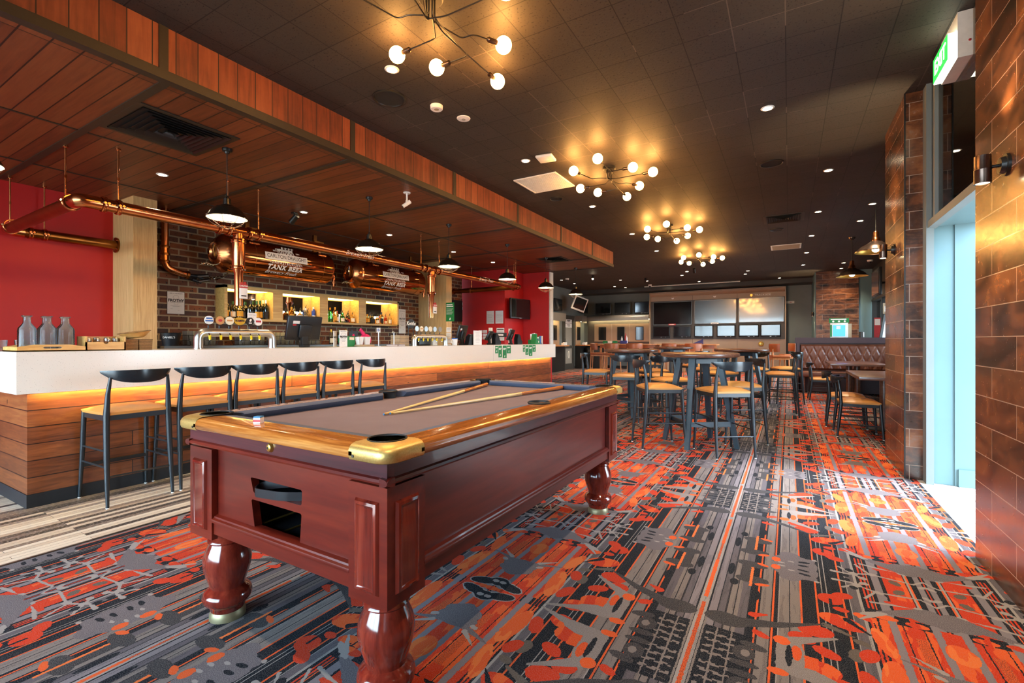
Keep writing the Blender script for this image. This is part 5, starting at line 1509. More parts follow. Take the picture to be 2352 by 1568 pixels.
BOT = [
    [(3.90, 1.845, 'wine', dw, 'label_yellow', 'black_plastic', 0, 'dark wine bottle with yellow label and black top'), (3.985, 1.80, 'wine', dw, 'label_cream', 'foil_green', 0, 'dark wine bottle with tall cream label'),
     (4.07, 1.74, 'squat', dw, 'label_yellow', 'gold_foil', 0, 'low dark bottle with yellow band behind the copper downpipe'), (4.15, 1.79, 'wine', dw, 'label_grey', 'black_plastic', 0, 'dark wine bottle with grey label and gold seal'), (4.265, 1.83, 'wine', dw, 'label_grey', 'black_plastic', 0, 'dark wine bottle with grey label'),
     (4.34, 1.83, 'wine', dw, 'label_yellow', 'foil_green', 0, 'dark wine bottle with yellow label and green foil top'), (4.43, 1.845, 'wine', dw, 'label_yellow', 'foil_green', 0, 'dark wine bottle with yellow label and gold-green foil'), (4.512, 1.86, 'wine', dw, 'ink', 'paper_white', 0, 'black wine bottle with white top, left of a twin')],
    [(4.776, 1.80, 'round', rg, 'red_card', 'gold_foil', 0, 'red labelled whisky bottle at the niche wall'), (4.855, 1.77, 'square', ag, 'ink', 'black_plastic', 1, 'square amber whisky bottle with black label'), (4.945, 1.83, 'round', ag, 'label_yellow', 'gold_foil', 1, 'tall amber whisky bottle with yellow label'),
     (5.035, 1.77, 'square', gg, 'label_cream', None, 1, 'gold spirit bottle with cream label and pourer'), (5.125, 1.78, 'squat', gg, 'label_cream', None, 1, 'squat gold rum bottle with round cream label'), (5.215, 1.83, 'tall', cg, 'label_cream', 'paper_white', 1, 'tall clear spirit bottle with white collar'), (5.30, 1.78, 'round', cg, 'label_cream', None, 1, 'clear spirit bottle with pale label and pourer'), (5.395, 1.80, 'tall', 'blue_glass', 'paper_white', 'paper_white', 0, 'blue and white vodka bottle')],
    [(5.67, 1.80, 'wine', rg, 'label_cream', 'ink', 0, 'red bottle with cream label at the niche wall'), (5.745, 1.81, 'tall', grn, None, 'gold_foil', 0, 'slim green and gold liqueur bottle'), (5.83, 1.82, 'tall', gg, 'label_yellow', 'gold_foil', 0, 'slim gold liqueur bottle'), (5.92, 1.76, 'round', gg, 'label_cream', 'red_wax', 0, 'bourbon bottle with red wax top'),
     (6.02, 1.79, 'round', grn, 'label_cream', None, 1, 'bright green liqueur bottle'), (6.095, 1.72, 'squat', rg, None, None, 1, 'small red liqueur bottle'), (6.18, 1.79, 'tall', dw, 'red_card', None, 1, 'dark liqueur bottle with pourer'), (6.262, 1.77, 'squat', gg, 'label_cream', None, 1, 'squat pale gold bottle with pourer')],
    [(6.55, 1.75, 'round', ag, 'label_cream', None, 1, 'amber bottle with cream label at the niche wall'), (6.635, 1.73, 'squat', dw, 'label_yellow', 'gold_foil', 0, 'squat dark bottle with gold label'), (6.72, 1.73, 'round', dw, 'ink', 'black_plastic', 0, 'dark bottle with black cap'), (6.81, 1.76, 'square', ag, 'ink', None, 1, 'square amber bottle with black label and pourer'),
     (6.895, 1.76, 'round', gg, 'label_cream', None, 1, 'pale gold spirit bottle with pourer'), (6.985, 1.79, 'round', gg, 'ink', 'black_plastic', 0, 'gold bottle with dark label and tall black cap'), (7.16, 1.78, 'tall', rg, 'label_cream', None, 1, 'slim reddish bottle standing apart'), (7.25, 1.80, 'square', cg, 'label_cream', None, 1, 'clear square bottle at the far niche wall')],
]
NN = ['first niche of the glowing shelf', 'second niche of the glowing shelf', 'third niche of the glowing shelf', 'fourth niche of the glowing shelf']
for k, row in enumerate(BOT):
    for i, (y, zt, kind, gl, lab, cap, pour, ds) in enumerate(row):
        o = make_bottle(kind, gl, lab, cap, zt - .06 * pour - SZ0 - .035 - .003, pour)
        o.location = (-7.315 + .03 * ((i * 7) % 3 - 1), y, SZ0 + .0352); o['label'] = ds + ', ' + NN[k]; o['group'] = 'bottles in the shelf niches'
o = make_bottle('wine', dw, 'ink', 'paper_white', .315, 0); o.location = (-7.395, 4.512, SZ0 + .0352); o['label'] = 'black wine bottle with white top behind its twin, first niche of the glowing shelf'; o['group'] = 'bottles in the shelf niches'
# low bottles standing on the back counter
for y, lab, cap, gl, ds in ((5.60, 'label_cream', 'gold_foil', cg, 'clear bottle with gold cap on the back counter beside the glasses'), (5.78, 'green_card', 'foil_green', dw, 'dark bottle with green label on the back counter'), (5.93, 'label_yellow', 'gold_foil', ag, 'amber beer-style bottle on the back counter'), (6.07, 'label_cream', 'black_plastic', ag, 'amber bottle half hidden behind the paper menus')):
    o = make_bottle('tall', gl, lab, cap, .27, 0); o.location = (-7.1, y, 1.131); o['label'] = ds; o['group'] = 'bottles on the back counter'

# glasses in wire racks on the back counter
def make_glass():
    t = thing('beer_glass', '', 'glass', (0, 0, 0), 0)
    m = MB(); m.lathe([(0, .012), (.026, .012), (.034, .19), (.036, .19), (.030, 0), (0, 0)], n=18); m.build('tumbler', MATS['stacked_glass'], t)
    return t
gl0 = None
RK = [(3.20, 3.62, 'wire rack of glasses nearest the timber column'), (3.90, 4.34, 'wire rack of glasses under the near beer tap arch'), (4.40, 4.84, 'wire rack of glasses beside the near tap arch'), (4.90, 5.34, 'wire rack of glasses behind the dark till screen')]
for a, b, lb in RK:
    t = thing('glass_rack', lb.replace('wire rack of glasses', 'black wire glass rack'), 'rack', (-7.1, (a + b) / 2, 1.131), 0, 'wire glass racks on the back counter')
    h = (b - a) / 2
    m = MB()
    for z, sx in ((.006, .8), (.07, .92), (.14, 1.0)):
        m.tube([(-.15 * sx, -h * sx, z), (.15 * sx, -h * sx, z), (.15 * sx, h * sx, z), (-.15 * sx, h * sx, z)], .004, 6, closed=True)
    for x, y in ((-1, -1), (1, -1), (1, 1), (-1, 1), (1, .33), (1, -.33)): m.tube([(.12 * x, h * .8 * y, .006), (.15 * x, h * y, .14)], .004, 6)
    m.build('wire_frame', MATS['black_satin'], t)
    n = 5
    for r_ in range(2):
        for i in range(n):
            lbg = 'clear beer glass in the ' + lb.replace('wire rack of glasses', 'wire rack')
            loc = (-7.1 + (.06 if r_ == 0 else -.06), a + .06 + (b - a - .12) * i / (n - 1), 1.142)
            if gl0 is None: gl0 = make_glass(); gl0.location = loc; gl0['label'] = lbg; gl0['group'] = 'beer glasses in the wire racks'
            else:
                o = dup(gl0, loc, rnd.uniform(0, 3), lbg, 'beer glasses in the wire racks')
t = thing('ice_bucket', 'black bottle bucket with white lettering on the back counter by the timber column', 'bucket', (-6.97, 3.0, 1.131))
m = MB(); m.lathe([(0, 0), (.085, 0), (.115, .165), (.122, .168), (.115, .172), (.108, .165), (.08, .01), (0, .01)], n=32); m.build('bucket', MATS['black_plastic'], t)
def curved_text(mb, body, size, z, r_, a0, **kw):
    vs, fs = text_mesh(body, size, **kw)
    mb.add([(r_ * math.cos(a0 + v.x / r_), r_ * math.sin(a0 + v.x / r_), z + v.y) for v in vs], fs); return mb
m = MB(); curved_text(m, "DANIEL'S", .035, .11, .110, R(-35)); m.build('lettering', MATS['letter_white'], t)

# ---------------------------------------------------------------- things on the bar top
BZ = 1.12
def make_tap(label, y0, y1, z1, badges):
    X = -5.1; yc = (y0 + y1) / 2
    t = thing('beer_tap', label, 'beer tap', (X, yc, BZ)); h = (y1 - y0) / 2; H = z1 - BZ
    m = MB(); m.tube(rounded([(0, -h, 0), (0, -h, H - .042), (0, h, H - .042), (0, h, 0)], .10, 8), .042, 20); m.build('arch', MATS['steel'], t)
    for s in (-1, 1): MB().cyl((0, s * h, 0), (0, s * h, .006), .05, n=20).build('base_ring', MATS['steel'], t)
    for i, (yo, kind) in enumerate(badges):
        y = yo - yc
        m = MB(); m.cyl((-.01, y, H - .005), (-.01, y, H + .03), .008, n=10); hd = m.build('handle', MATS['black_plastic'], t)
        M = frame((.004, y, H + .085), (0, 1, 0), (0, 0, 1))
        w, hh = (.058, .042) if kind == 'oval' else (.043, .043)
        def dsk(sx, sy, z0, z1_):
            q = MB(); q.lathe([(0, z1_), (1, z1_), (1, z0), (0, z0)], n=28, M=M @ Matrix.Diagonal((sx, sy, 1, 1))); return q
        cols = {'wave': 'paper_white', 'sun': 'tan_hide', 'cream': 'label_cream', 'oval': 'gold_foil', 'navy': 'ink', 'red': 'paper_white', 'grey': 'steel', 'pale': 'label_cream', 'mint': 'stone_grey'}
        b = dsk(w, hh, -.008, .004).build('badge', MATS[cols[kind]], hd)
        if kind == 'wave':
            q = MB(); q.box(-.038, .038, -.014, .0, .0045, .005, M); q.box(-.03, .03, .010, .026, .0045, .005, M); q.build('emblem', MATS['blue_card'], b)
        elif kind == 'sun': dsk(.02, .014, .0045, .005).build('emblem', MATS['red_card'], b)
        elif kind == 'cream':
            q = MB(); q.box(-.028, .028, -.006, .010, .0045, .005, M); q.build('emblem', MATS['tan_hide'], b)
        elif kind == 'oval':
            q = MB(); lettering(q, 'BULMERS', .028, M @ Matrix.Translation((0, .004, .006)), bold=.001, sx=.85); q.build('lettering', MATS['ink'], b)
            dsk(.016, .010, .0045, .005).build('emblem', MATS['red_wax'], b)
        elif kind == 'navy':
            q = MB(); q.add([M @ Vector(p) for p in ((-.012, .004, .005), (-.002, .028, .005), (.016, .026, .005), (.012, .004, .005), (.0, -.004, .005))], [(0, 1, 2, 3, 4)]); q.box(-.016, .016, -.024, -.012, .0045, .005, M); q.build('emblem', MATS['letter_white'], b)
        elif kind == 'red':
            q = MB(); q.box(-.03, .03, -.008, .014, .0045, .005, M); q.build('emblem', MATS['red_card'], b)
        m = MB(); m.cyl((.03, y - .02, H - .05), (.055, y - .02, H - .075), .010, n=10); m.tube([(.055, y - .02, H - .07), (.06, y - .02, H - .12)], .007, 8); sp_ = m.build('spout', MATS['chrome'], t)
        m = MB(); m.cyl((.06, y - .02, H - .115), (.062, y - .022, H - .07), .011, .014, 8); m.build('spout_plug', MATS['yellow_plastic'], sp_)
    return t
make_tap('stainless beer tap arch with six round badges, near the timber column', 2.44, 3.22, 1.325, [(2.539, 'wave'), (2.646, 'sun'), (2.743, 'cream'), (2.848, 'oval'), (2.961, 'navy'), (3.054, 'red')])
make_tap('stainless beer tap arch farther along, beside the second copper downpipe', 5.58, 6.36, 1.305, [(5.64, 'grey'), (5.75, 'cream'), (5.86, 'grey'), (5.97, 'pale'), (6.08, 'grey'), (6.22, 'mint')])
# little price card and the tap labels hung on the downpipes
def card(name, label, cat, y, z0, z1, w, X, lines, mat='paper_white', tilt=0, group=None):
    t = thing(name, label, cat, (X, y, z0), tilt, group)
    h = z1 - z0
    MB().box(-.002, .001, -w / 2, w / 2, 0, h).build('sheet', MATS[mat], t)
    for (body, size, zc, mt, kw) in lines:
        m = MB()
        if body == '-':
            m.box(.0012, .0018, -w * size, w * size, h * zc - kw.get('t', .004), h * zc + kw.get('t', .004))
        else: lettering(m, body, size, frame((.002, 0, h * zc), (0, 1, 0), (0, 0, 1)), **kw)
        m.build('lettering' if body != '-' else 'print', MATS[mt], t)
    return t
rows = lambda n, z0, z1, s=.38: [('-', s * (1 if i % 3 else .8), z0 + (z1 - z0) * i / max(1, n - 1), 'ink_soft', {'t': .0016}) for i in range(n)]
card('price_card', 'small handwritten white price card among the tap badges', 'card', 2.985, 1.39, 1.505, .10, -5.10, [('Cider Jug', .02, .82, 'ink_soft', {}), ('$ 7', .02, .55, 'ink_soft', {})])
for y, lb in ((3.035, 'red topped tap label hanging at the foot of the first copper downpipe'), (6.40, 'red topped tap label hanging at the foot of the second copper downpipe')):
    t = thing('tap_label', lb, 'label', (-5.37, y + .01, 1.66))
    MB().cbox(-.005, .005, -.045, .045, .02, .14, .002).build('plate', MATS['paper_white'], t)
    m = MB(); m.box(.0052, .006, -.046, .046, .14, .185); m.box(-.005, .005, -.046, .046, .14, .185); rd = m.build('red_band', MATS['red_card'], t)
    m = MB(); lettering(m, 'CARLTON', .024, frame((.0065, 0, .163), (0, 1, 0), (0, 0, 1)), bold=.0008, sx=.85); m.build('lettering', MATS['letter_white'], rd)
    m = MB(); m.box(.0052, .006, -.03, .03, .045, .058); m.build('black_bar', MATS['ink'], t)
    m = MB(); m.box(-.004, .004, -.035, -.01, .185, .205); m.box(-.004, .004, .0, .03, .185, .212); m.build('crest', MATS['red_wax'], t)
# posters on brick
def frothy(name, label, y, z0, z1, w, X, tilt=0, fs=.075, group='printed beer flyers', board=True):
    t = thing(name, label, 'poster', (X, y, z0), tilt, group); h = z1 - z0
    if board:
        MB().box(-.006, -.003, -w / 2 - .006, w / 2 + .006, -.006, h + .006).build('backing_board', MATS['black_satin'], t)
    MB().box(-.003, .001, -w / 2, w / 2, 0, h).build('sheet', MATS['paper_white'], t)
    F = lambda z: frame((.002, 0, h * z), (0, 1, 0), (0, 0, 1))
    m = MB(); lettering(m, 'FROTHY', fs * w / .21 * .75, F(.60), bold=.0022, sx=.92); m.build('headline', MATS['ink'], t)
    m = MB(); lettering(m, 'BEER OF THE MONTH', .016 * w / .21, F(.92), bold=.0006); m.build('top_line', MATS['ink_soft'], t)
    m = MB(); m.tube([(.0015, -.035, h * .68), (.0015, -.035, h * .78), (.0015, -.02, h * .83), (.0015, .02, h * .83), (.0015, .035, h * .78), (.0015, .035, h * .68)], .0014, 6)
    m.tube([(.0015, -.025, h * .50), (.0015, -.022, h * .42), (.0015, .022, h * .42), (.0015, .025, h * .50)], .0014, 6); m.build('can_outline', MATS['ink_soft'], t)
    m = MB(); m.box(.0012, .0018, -w * .33, w * .33, h * .505, h * .52); m.box(.0012, .0018, -w * .33, w * .33, h * .365, h * .372); m.box(.0012, .0018, -w * .2, w * .2, h * .32, h * .335); m.box(.0012, .0018, -w * .33, -w * .2, h * .22, h * .23); m.box(.0012, .0018, w * .1, w * .2, h * .16, h * .17)
    m.build('small_print', MATS['ink_soft'], t)
    return t
frothy('beer_poster', 'white beer poster on the brick wall beside the near timber column', 3.27, 1.578, 1.888, .212, -7.443)
frothy('beer_poster', 'white beer poster on the brick wall at the far end of the glowing shelf', 7.76, 1.36, 1.90, .21, -7.443, fs=.07)
frothy('beer_flyer', 'white beer flyer standing on the bar top, front one of two', 4.15, BZ, 1.335, .125, -5.02, fs=.075, board=False)
frothy('beer_flyer', 'white beer flyer standing behind and beside its twin on the bar top', 4.075, BZ, 1.325, .10, -5.09, tilt=.5, fs=.075, board=False)
# carafes on a bamboo tray
t = thing('serving_tray', 'bamboo tray with a handle slot carrying glass carafes at the near end of the bar', 'tray', (-4.93, 1.27, BZ))
Mx_ = frame((.17, 0, 0), (0, 1, 0), (0, 0, 1))
hs = [(-.055, .028), (-.045, .034), (.045, .034), (.055, .028), (.045, .021), (-.045, .021)]
plate([(-.19, 0), (.19, 0), (.19, .034), (.10, .05), (-.10, .05), (-.19, .034)], [hs], -.012, Mx_).build('front_rail', MATS['bamboo'], t)
plate([(-.19, 0), (.19, 0), (.19, .034), (.10, .05), (-.10, .05), (-.19, .034)], [hs], .012, frame((-.17, 0, 0), (0, 1, 0), (0, 0, 1))).build('back_rail', MATS['bamboo'], t)
m = MB(); m.box(-.17, .158, -.19, -.178, 0, .034); m.build('side_rail', MATS['bamboo'], t); m = MB(); m.box(-.17, .158, .178, .19, 0, .034); m.build('side_rail', MATS['bamboo'], t)
MB().box(-.17, .17, -.19, .19, 0, .008).build('base', MATS['bamboo'], t)
cf = None
for i, (x, y, lb) in enumerate(((-4.86, 1.155, 'glass carafe at the open corner of the bamboo tray, front row'), (-4.85, 1.265, 'middle glass carafe in the front row on the bamboo tray'), (-4.87, 1.375, 'glass carafe in the front row nearest the salt caddy'), (-4.975, 1.18, 'glass carafe in the second row behind the corner one on the tray'), (-4.975, 1.287, 'glass carafe in the second row behind the middle one on the tray'), (-4.975, 1.394, 'glass carafe in the second row at the caddy end of the tray'))):
    if cf is None:
        cf = thing('carafe', lb, 'carafe', (x, y, BZ + .009), 0, 'glass carafes on the bamboo tray')
        pr_ = [(0, .0), (.050, .0)]
        for k in range(7): z = .012 + k * .018; pr_ += [(.052, z), (.0495, z + .009)]
        pr_ += [(.052, .14), (.048, .165), (.030, .19), (.021, .205), (.020, .245), (.031, .255), (.029, .257), (.0175, .247), (.0185, .206), (.028, .188), (.046, .16), (.0485, .012), (0, .008)]
        m = MB(); m.lathe(pr_, n=24); m.build('glass', MATS['clear_glass'], cf)
    else: dup(cf, (x, y, BZ + .009), i * .7, lb)
cup = None
for i, (x, y, lb) in enumerate(((-5.24, 1.10, 'short clear tumbler behind the tray at the very end of the bar'), (-5.19, 1.20, 'short clear tumbler behind the tray, beside the carafes'))):
    t2 = thing('tumbler', lb, 'glass', (x, y, BZ), 0, 'short tumblers behind the tray')
    m = MB(); m.lathe([(0, .01), (.03, .01), (.036, .085), (.038, .085), (.032, 0), (0, 0)], n=18); m.build('glass', MATS['clear_glass'], t2)
t = thing('condiment_caddy', 'bamboo box of salt and pepper jars with a thumb notch on the bar', 'caddy', (-4.88, 1.60, BZ))
nt_ = [(.02 * math.cos(a), .085 + .02 * math.sin(a)) for a in [math.pi + math.pi * k / 8 for k in range(9)]]
plate([(-.13, 0), (.13, 0), (.13, .07), (.02, .07)] + [(.018 * math.cos(-math.pi * k / 8), .07 + .018 * math.sin(-math.pi * k / 8)) for k in range(9)] + [(-.02, .07), (-.13, .07)], [], -.010, frame((.09, 0, 0), (0, 1, 0), (0, 0, 1))).build('front_board', MATS['bamboo'], t)
m = MB(); m.box(-.09, .09, -.13, -.12, 0, .115); m.build('end_board', MATS['bamboo'], t); m = MB(); m.box(-.09, .09, .12, .13, 0, .115); m.build('end_board', MATS['bamboo'], t)
m = MB(); m.box(-.09, -.08, -.13, .13, 0, .115); m.build('back_board', MATS['bamboo'], t); MB().box(-.09, .09, -.13, .13, 0, .008).build('base', MATS['bamboo'], t)
for i in range(4):
    j = thing('shaker', ORD[i] + ' steel capped shaker in the bamboo caddy, counting from the carafes', 'shaker', (-4.86 - .025 * (i % 2), 1.505 + .062 * i, BZ + .009), 0, 'shakers in the bamboo caddy')
    MB().lathe([(0, 0), (.022, 0), (.023, .05), (.019, .062), (0, .062)], n=16).build('glass', MATS['clear_glass'], j)
    MB().lathe([(.0215, .062), (.0225, .066), (.0225, .086), (.018, .095), (0, .097)], n=18).build('cap', MATS['steel'], j)
for s, lb in ((-1, 'woven square cane basket beside the bamboo caddy'), (1, 'woven square cane basket nearer the tap arch')):
    y = 1.785 if s < 0 else 1.89
    t = thing('cane_basket', lb, 'basket', (-4.88, y, BZ), 0, 'cane baskets on the bar')
    m = MB(); m.lathe([(0, 0), (.066, 0), (.070, .088), (.072, .092), (.066, .092), (.062, .01), (0, .01)], n=4, M=Matrix.Rotation(R(45), 4, 'Z')); m.build('weave', MATS['woven'], t)
t = thing('cane_bowl', 'pale oval bread basket lying tilted on the cane baskets', 'bowl', (-4.90, 1.84, BZ + .092))
m = MB(); M_ = Matrix.Rotation(R(9), 4, 'X') @ Matrix.Diagonal((.75, 1.15, 1, 1)); m.lathe([(0, .004), (.05, .004), (.07, .02), (.10, .055), (.104, .056), (.098, .05), (.066, .014), (0, .010)], n=28, M=Matrix.Translation((0, 0, .006)) @ M_); m.build('bowl', MATS['bamboo'], t)
m = MB(); m.tube([tuple((Matrix.Translation((0, 0, .006)) @ M_) @ Vector((.104 * math.cos(k * math.pi / 16), .104 * math.sin(k * math.pi / 16), .057))) for k in range(32)], .003, 6, closed=True); m.build('rim', MATS['woven'], t)
# till screens
def till(label, y, X, w, h, rz, tilt=.25, stand=True, sticker=True, z=BZ):
    t = thing('till_screen', label, 'till', (X, y, z), rz)
    M = Matrix.Translation((0, 0, .09 if stand else .05)) @ Matrix.Rotation(tilt, 4, 'Y')
    m = MB(); m.cbox(-.022, .018, -w / 2, w / 2, 0, h, .010, M); hs_ = m.build('screen_housing', MATS['black_plastic'], t)
    m = MB(); m.box(-.0235, -.022, -w / 2 + .02, w / 2 - .02, .02, h - .02, M); m.build('display', MATS['screen_dark'], hs_)
    m = MB(); m.cbox(.016, .05, -w * .18, w * .18, h * .12, h * .66, .008, M); m.build('rear_box', MATS['black_plastic'], t)
    m = MB(); m.cbox(.0, .085, -.05, .05, 0, .03, .008); m.cbox(.03, .075, -.045, .045, .02, .20, .008, Matrix.Rotation(-.12, 4, 'Y')); m.build('stand', MATS['black_matt'], t)
    if sticker:
        m = MB(); m.box(.0182, .0188, -w * .36, -w * .17, h * .68, h * .80, M); st_ = m.build('sticker', MATS['paper_white'], t)
        m = MB(); m.box(.0182, .019, -w * .36, -w * .26, h * .60, h * .66, M); m.build('sticker', MATS['red_card'], t)
    m = MB(); m.tube([M @ Vector((.02, -w * .3, .03)), (.05, -w * .15, .05), (.06, 0, .06)], .003, 6); m.build('cable', MATS['black_matt'], t)
    return t
till('black till screen seen from behind, between the near tap arch and the flyers', 3.69, -5.22, .47, .30, 0, .22)
till('black till screen seen from behind, next to the white cup', 6.86, -5.16, .32, .28, .15, .28)
till('low black till with a slanted keypad, third along the bar', 7.72, -5.14, .30, .20, .35, .5, sticker=False)
till('low black till with a receipt printer, nearest the green brochure stand', 8.55, -5.14, .34, .24, .3, .4, sticker=False)
t = thing('payment_terminal', 'dark rounded card terminal in front of the printed letter', 'terminal', (-4.98, 6.99, BZ))
plate([(-.12, 0), (.10, 0), (.115, .11), (.06, .18), (0, .2), (-.07, .15)], [], -.09, frame((0, 0, 0), (0, 1, 0), (0, 0, 1))).build('body', MATS['black_plastic'], t)
card('printed_letter', 'white printed letter propped against the dark card terminal', 'paper', 7.09, BZ, 1.385, .20, -4.93, rows(8, .2, .85, .25), tilt=-.25)
for y, lb in ((7.90, 'bronze keypad unit on the third till'), (8.78, 'bronze keypad unit on the fourth till')):
    t = thing('keypad', lb.replace('on the', 'beside the'), 'keypad', (-5.0, y, BZ), 0, 'slanted keypads beside the tills')
    plate([(-.09, 0), (.11, 0), (.12, .06), (.07, .10), (.0, .21), (-.05, .22), (-.09, .12)], [], -.09, frame((0, 0, 0), (0, 1, 0), (0, 0, 1))).build('body', MATS['black_plastic'], t)
    m = MB(); m.add([(.001, .01, .208), (-.088, .01, .208), (-.088, .068, .112), (.001, .068, .112)], [(0, 1, 2, 3)]); m.build('keys', MATS['lamp_bronze'], t)
t = thing('coffee_cup', 'white cup with a blue lid beside the far till', 'cup', (-5.02, 6.52, BZ))
MB().lathe([(0, 0), (.042, 0), (.052, .105), (0, .105)], n=24).build('cup', MATS['paper_white'], t); MB().lathe([(.054, .105), (.055, .112), (.05, .124), (0, .124)], n=24).build('lid', MATS['blue_card'], t)
m = MB(); m.tube([(0, -.045, .09), (0, -.08, .085), (0, -.085, .04), (0, -.047, .03)], .008, 8); m.build('handle', MATS['paper_white'], t)
# brochures in a green stand, green cards stuck to the bar front
t = thing('brochure_stand', 'green cardboard stand full of leaflets at the far end of the bar', 'stand', (-5.02, 9.42, BZ))
m = MB(); m.box(-.06, .07, -.12, .22, 0, .10); m.build('tray', MATS['green_card'], t)
plate([(-.07, 0), (.05, 0), (.015, .23), (-.012, .23)], [], .12, frame((.07, -.17, 0), (0, 1, 0), (0, 0, 1))).build('side_panel', MATS['green_card'], t)
m = MB(); m.box(.0705, .072, .0, .03, .03, .075); m.box(.0705, .072, .13, .16, .03, .075); m.build('emblem', MATS['letter_white'], t)
for k, (mt, z1) in enumerate((('label_yellow', .16), ('red_card', .17), ('paper_white', .15), ('purple_card', .16), ('label_cream', .23), ('red_wax', .24), ('paper_white', .25), ('blue_card', .24))):
    a = -.11 + .08 * (k % 4); x = .045 if k < 4 else -.01
    l = thing('leaflet', ORD[k % 4] + (' leaflet in the front row' if k < 4 else ' leaflet in the back row') + ' of the green brochure stand', 'leaflet', (-5.02 + x, 9.42 + a, BZ + .02), 0, 'leaflets in the green stand')
    MB().box(-.002, .002, 0, .07, 0, z1 - .02).build('sheet', MATS['paper_white'], l); MB().box(.0021, .0025, .008, .062, z1 * .35, z1 * .7).build('picture', MATS[mt], l)
for k, mt in enumerate(('green_card', 'blue_card', 'label_cream')):
    l = thing('leaflet_box', ('green', 'blue', 'pale')[k] + ' leaflet in the clear holder at the very end of the bar', 'leaflet', (-5.0, 9.69 + .075 * k - .03, BZ), 0, 'leaflets in the clear holder')
    MB().box(-.03, .02, 0, .065, 0, .03).build('holder', MATS['clear_glass'], l); MB().box(-.004, .0, .004, .061, .004, .19).build('sheet', MATS[mt], l)
TG = [(7.173, 7.269, .968), (7.283, 7.404, .891), (7.434, 7.571, .87), (7.584, 7.725, .958), (8.205, 8.288, .975), (8.31, 8.437, .911), (8.457, 8.603, .882), (8.618, 8.752, .966)]
for k, (a, b, z0) in enumerate(TG):
    lb = ('first', 'second', 'third', 'last')[k % 4] + ' green card hanging on the bar front below the ' + ('low tills' if k < 4 else 'brochure stand end')
    h = 1.108 - z0; w = b - a
    t = thing('green_card', lb, 'card', (-4.5995, (a + b) / 2, z0), 0, 'green cards on the bar front')
    MB().box(0, .002, -w / 2, w / 2, 0, h).build('sheet', MATS['green_card'], t)
    m = MB(); m.box(.0022, .0026, -w * .4, w * .35, h * .74, h * .80); m.box(.0022, .0026, -w * .4, w * .2, h * .66, h * .71); m.build('heading', MATS['letter_white'], t)
    m = MB(); m.add([(.0024, -.012, .02), (.0024, .006, .02), (.0024, .014, .055), (.0024, -.004, .055)], [(0, 1, 2, 3)]); m.build('emblem', MATS['letter_white'], t)
# napkins, box, pink flamingo-like toy shape left plain, table number, pole
t = thing('napkin_holder', 'tan tray holding two bundles of white napkins on the bar', 'napkins', (-5.02, 4.50, BZ))
MB().cbox(-.06, .06, -.13, .13, 0, .025, .005).build('tray', MATS['carton_tan'], t)
for s in (-.065, .06):
    m = MB(); vs = []
    for k in range(9):
        a = -1 + k / 4
        for z, w in ((.02, .035), (.125, .058)): vs.append(((.012 if k % 2 else -.006), s + a * w, z + (.008 if k % 2 and z > .1 else 0)))
    n_ = 9; fs = [(2 * i, 2 * i + 2, 2 * i + 3, 2 * i + 1) for i in range(8)]
    m.add(vs, fs); m.add([(v[0] - .035, v[1], v[2]) for v in vs], fs); m.add(vs + [(v[0] - .035, v[1], v[2]) for v in vs], [(2 * i + 1, 2 * i + 3, 18 + 2 * i + 3, 18 + 2 * i + 1) for i in range(8)] + [(0, 1, 19, 18), (16, 17, 35, 34)])
    m.build('napkin_bundle', MATS['paper_white'], t)
t = thing('green_box', 'green box with a paper label behind the beer flyer', 'box', (-5.12, 4.32, BZ))
MB().cbox(-.05, .05, -.06, .07, 0, .14, .004).build('box', MATS['green_card'], t); MB().box(.0502, .051, -.03, .05, .09, .125).build('label', MATS['label_cream'], t)
t = thing('counter_sign', 'small black sign with a pale emblem behind the napkins', 'sign', (-5.16, 4.43, BZ))
MB().box(-.006, .006, -.075, .075, .09, .21).build('panel', MATS['black_satin'], t); MB().box(-.02, .01, -.02, .02, 0, .09).build('stand', MATS['black_satin'], t)
m = MB(); m.add([(.0065, .028 * math.cos(k * math.pi / 5 + .314) * (1 if k % 2 else .5), .155 + .028 * math.sin(k * math.pi / 5 + .314) * (1 if k % 2 else .5)) for k in range(10)], [list(range(10))]); m.build('emblem', MATS['pink_cloth'], t)
t = thing('pink_cushion_toy', 'pink soft round ornament behind the white napkins', 'ornament', (-5.14, 4.63, BZ))
m = MB(); m.sphere((0, 0, .09), .085, 18, 12, (.7, 1.1, 1.0)); m.build('body', MATS['pink_cloth'], t)
m = MB(); m.tube([(0, -.02, .15), (0, -.06, .20), (0, -.09, .235), (0, -.10, .215)], .02, 10, rad=[.03, .024, .02, .012]); m.build('neck', MATS['pink_cloth'], t)
t = thing('table_number', 'white number eight flag on a steel stand on the bar', 'table number', (-5.02, 4.76, BZ))
MB().cyl((0, 0, 0), (0, 0, .006), .035).build('base', MATS['steel'], t); MB().cyl((0, 0, .006), (0, 0, .20), .007, n=10).build('pole', MATS['steel'], t)
MB().box(-.003, .003, -.034, .034, .195, .262).build('flag', MATS['paper_white'], t)
m = MB(); lettering(m, '8', .06, frame((.0036, -.012, .228), (0, 1, 0), (0, 0, 1)), bold=.0015); m.box(.0033, .0038, .009, .022, .223, .231); m.box(.0033, .0038, .013, .018, .215, .24); m.build('lettering', MATS['blue_card'], t)
t = thing('steel_post', 'thin bent steel post on the bar beside the flat cartons', 'post', (-5.05, 5.09, BZ))
MB().tube(rounded([(0, 0, 0), (0, 0, .215), (0, -.03, .215), (0, -.035, .19)], .015, 4), .006, 8).build('tube', MATS['steel'], t); MB().cyl((0, 0, 0), (0, 0, .005), .025).build('base', MATS['steel'], t)
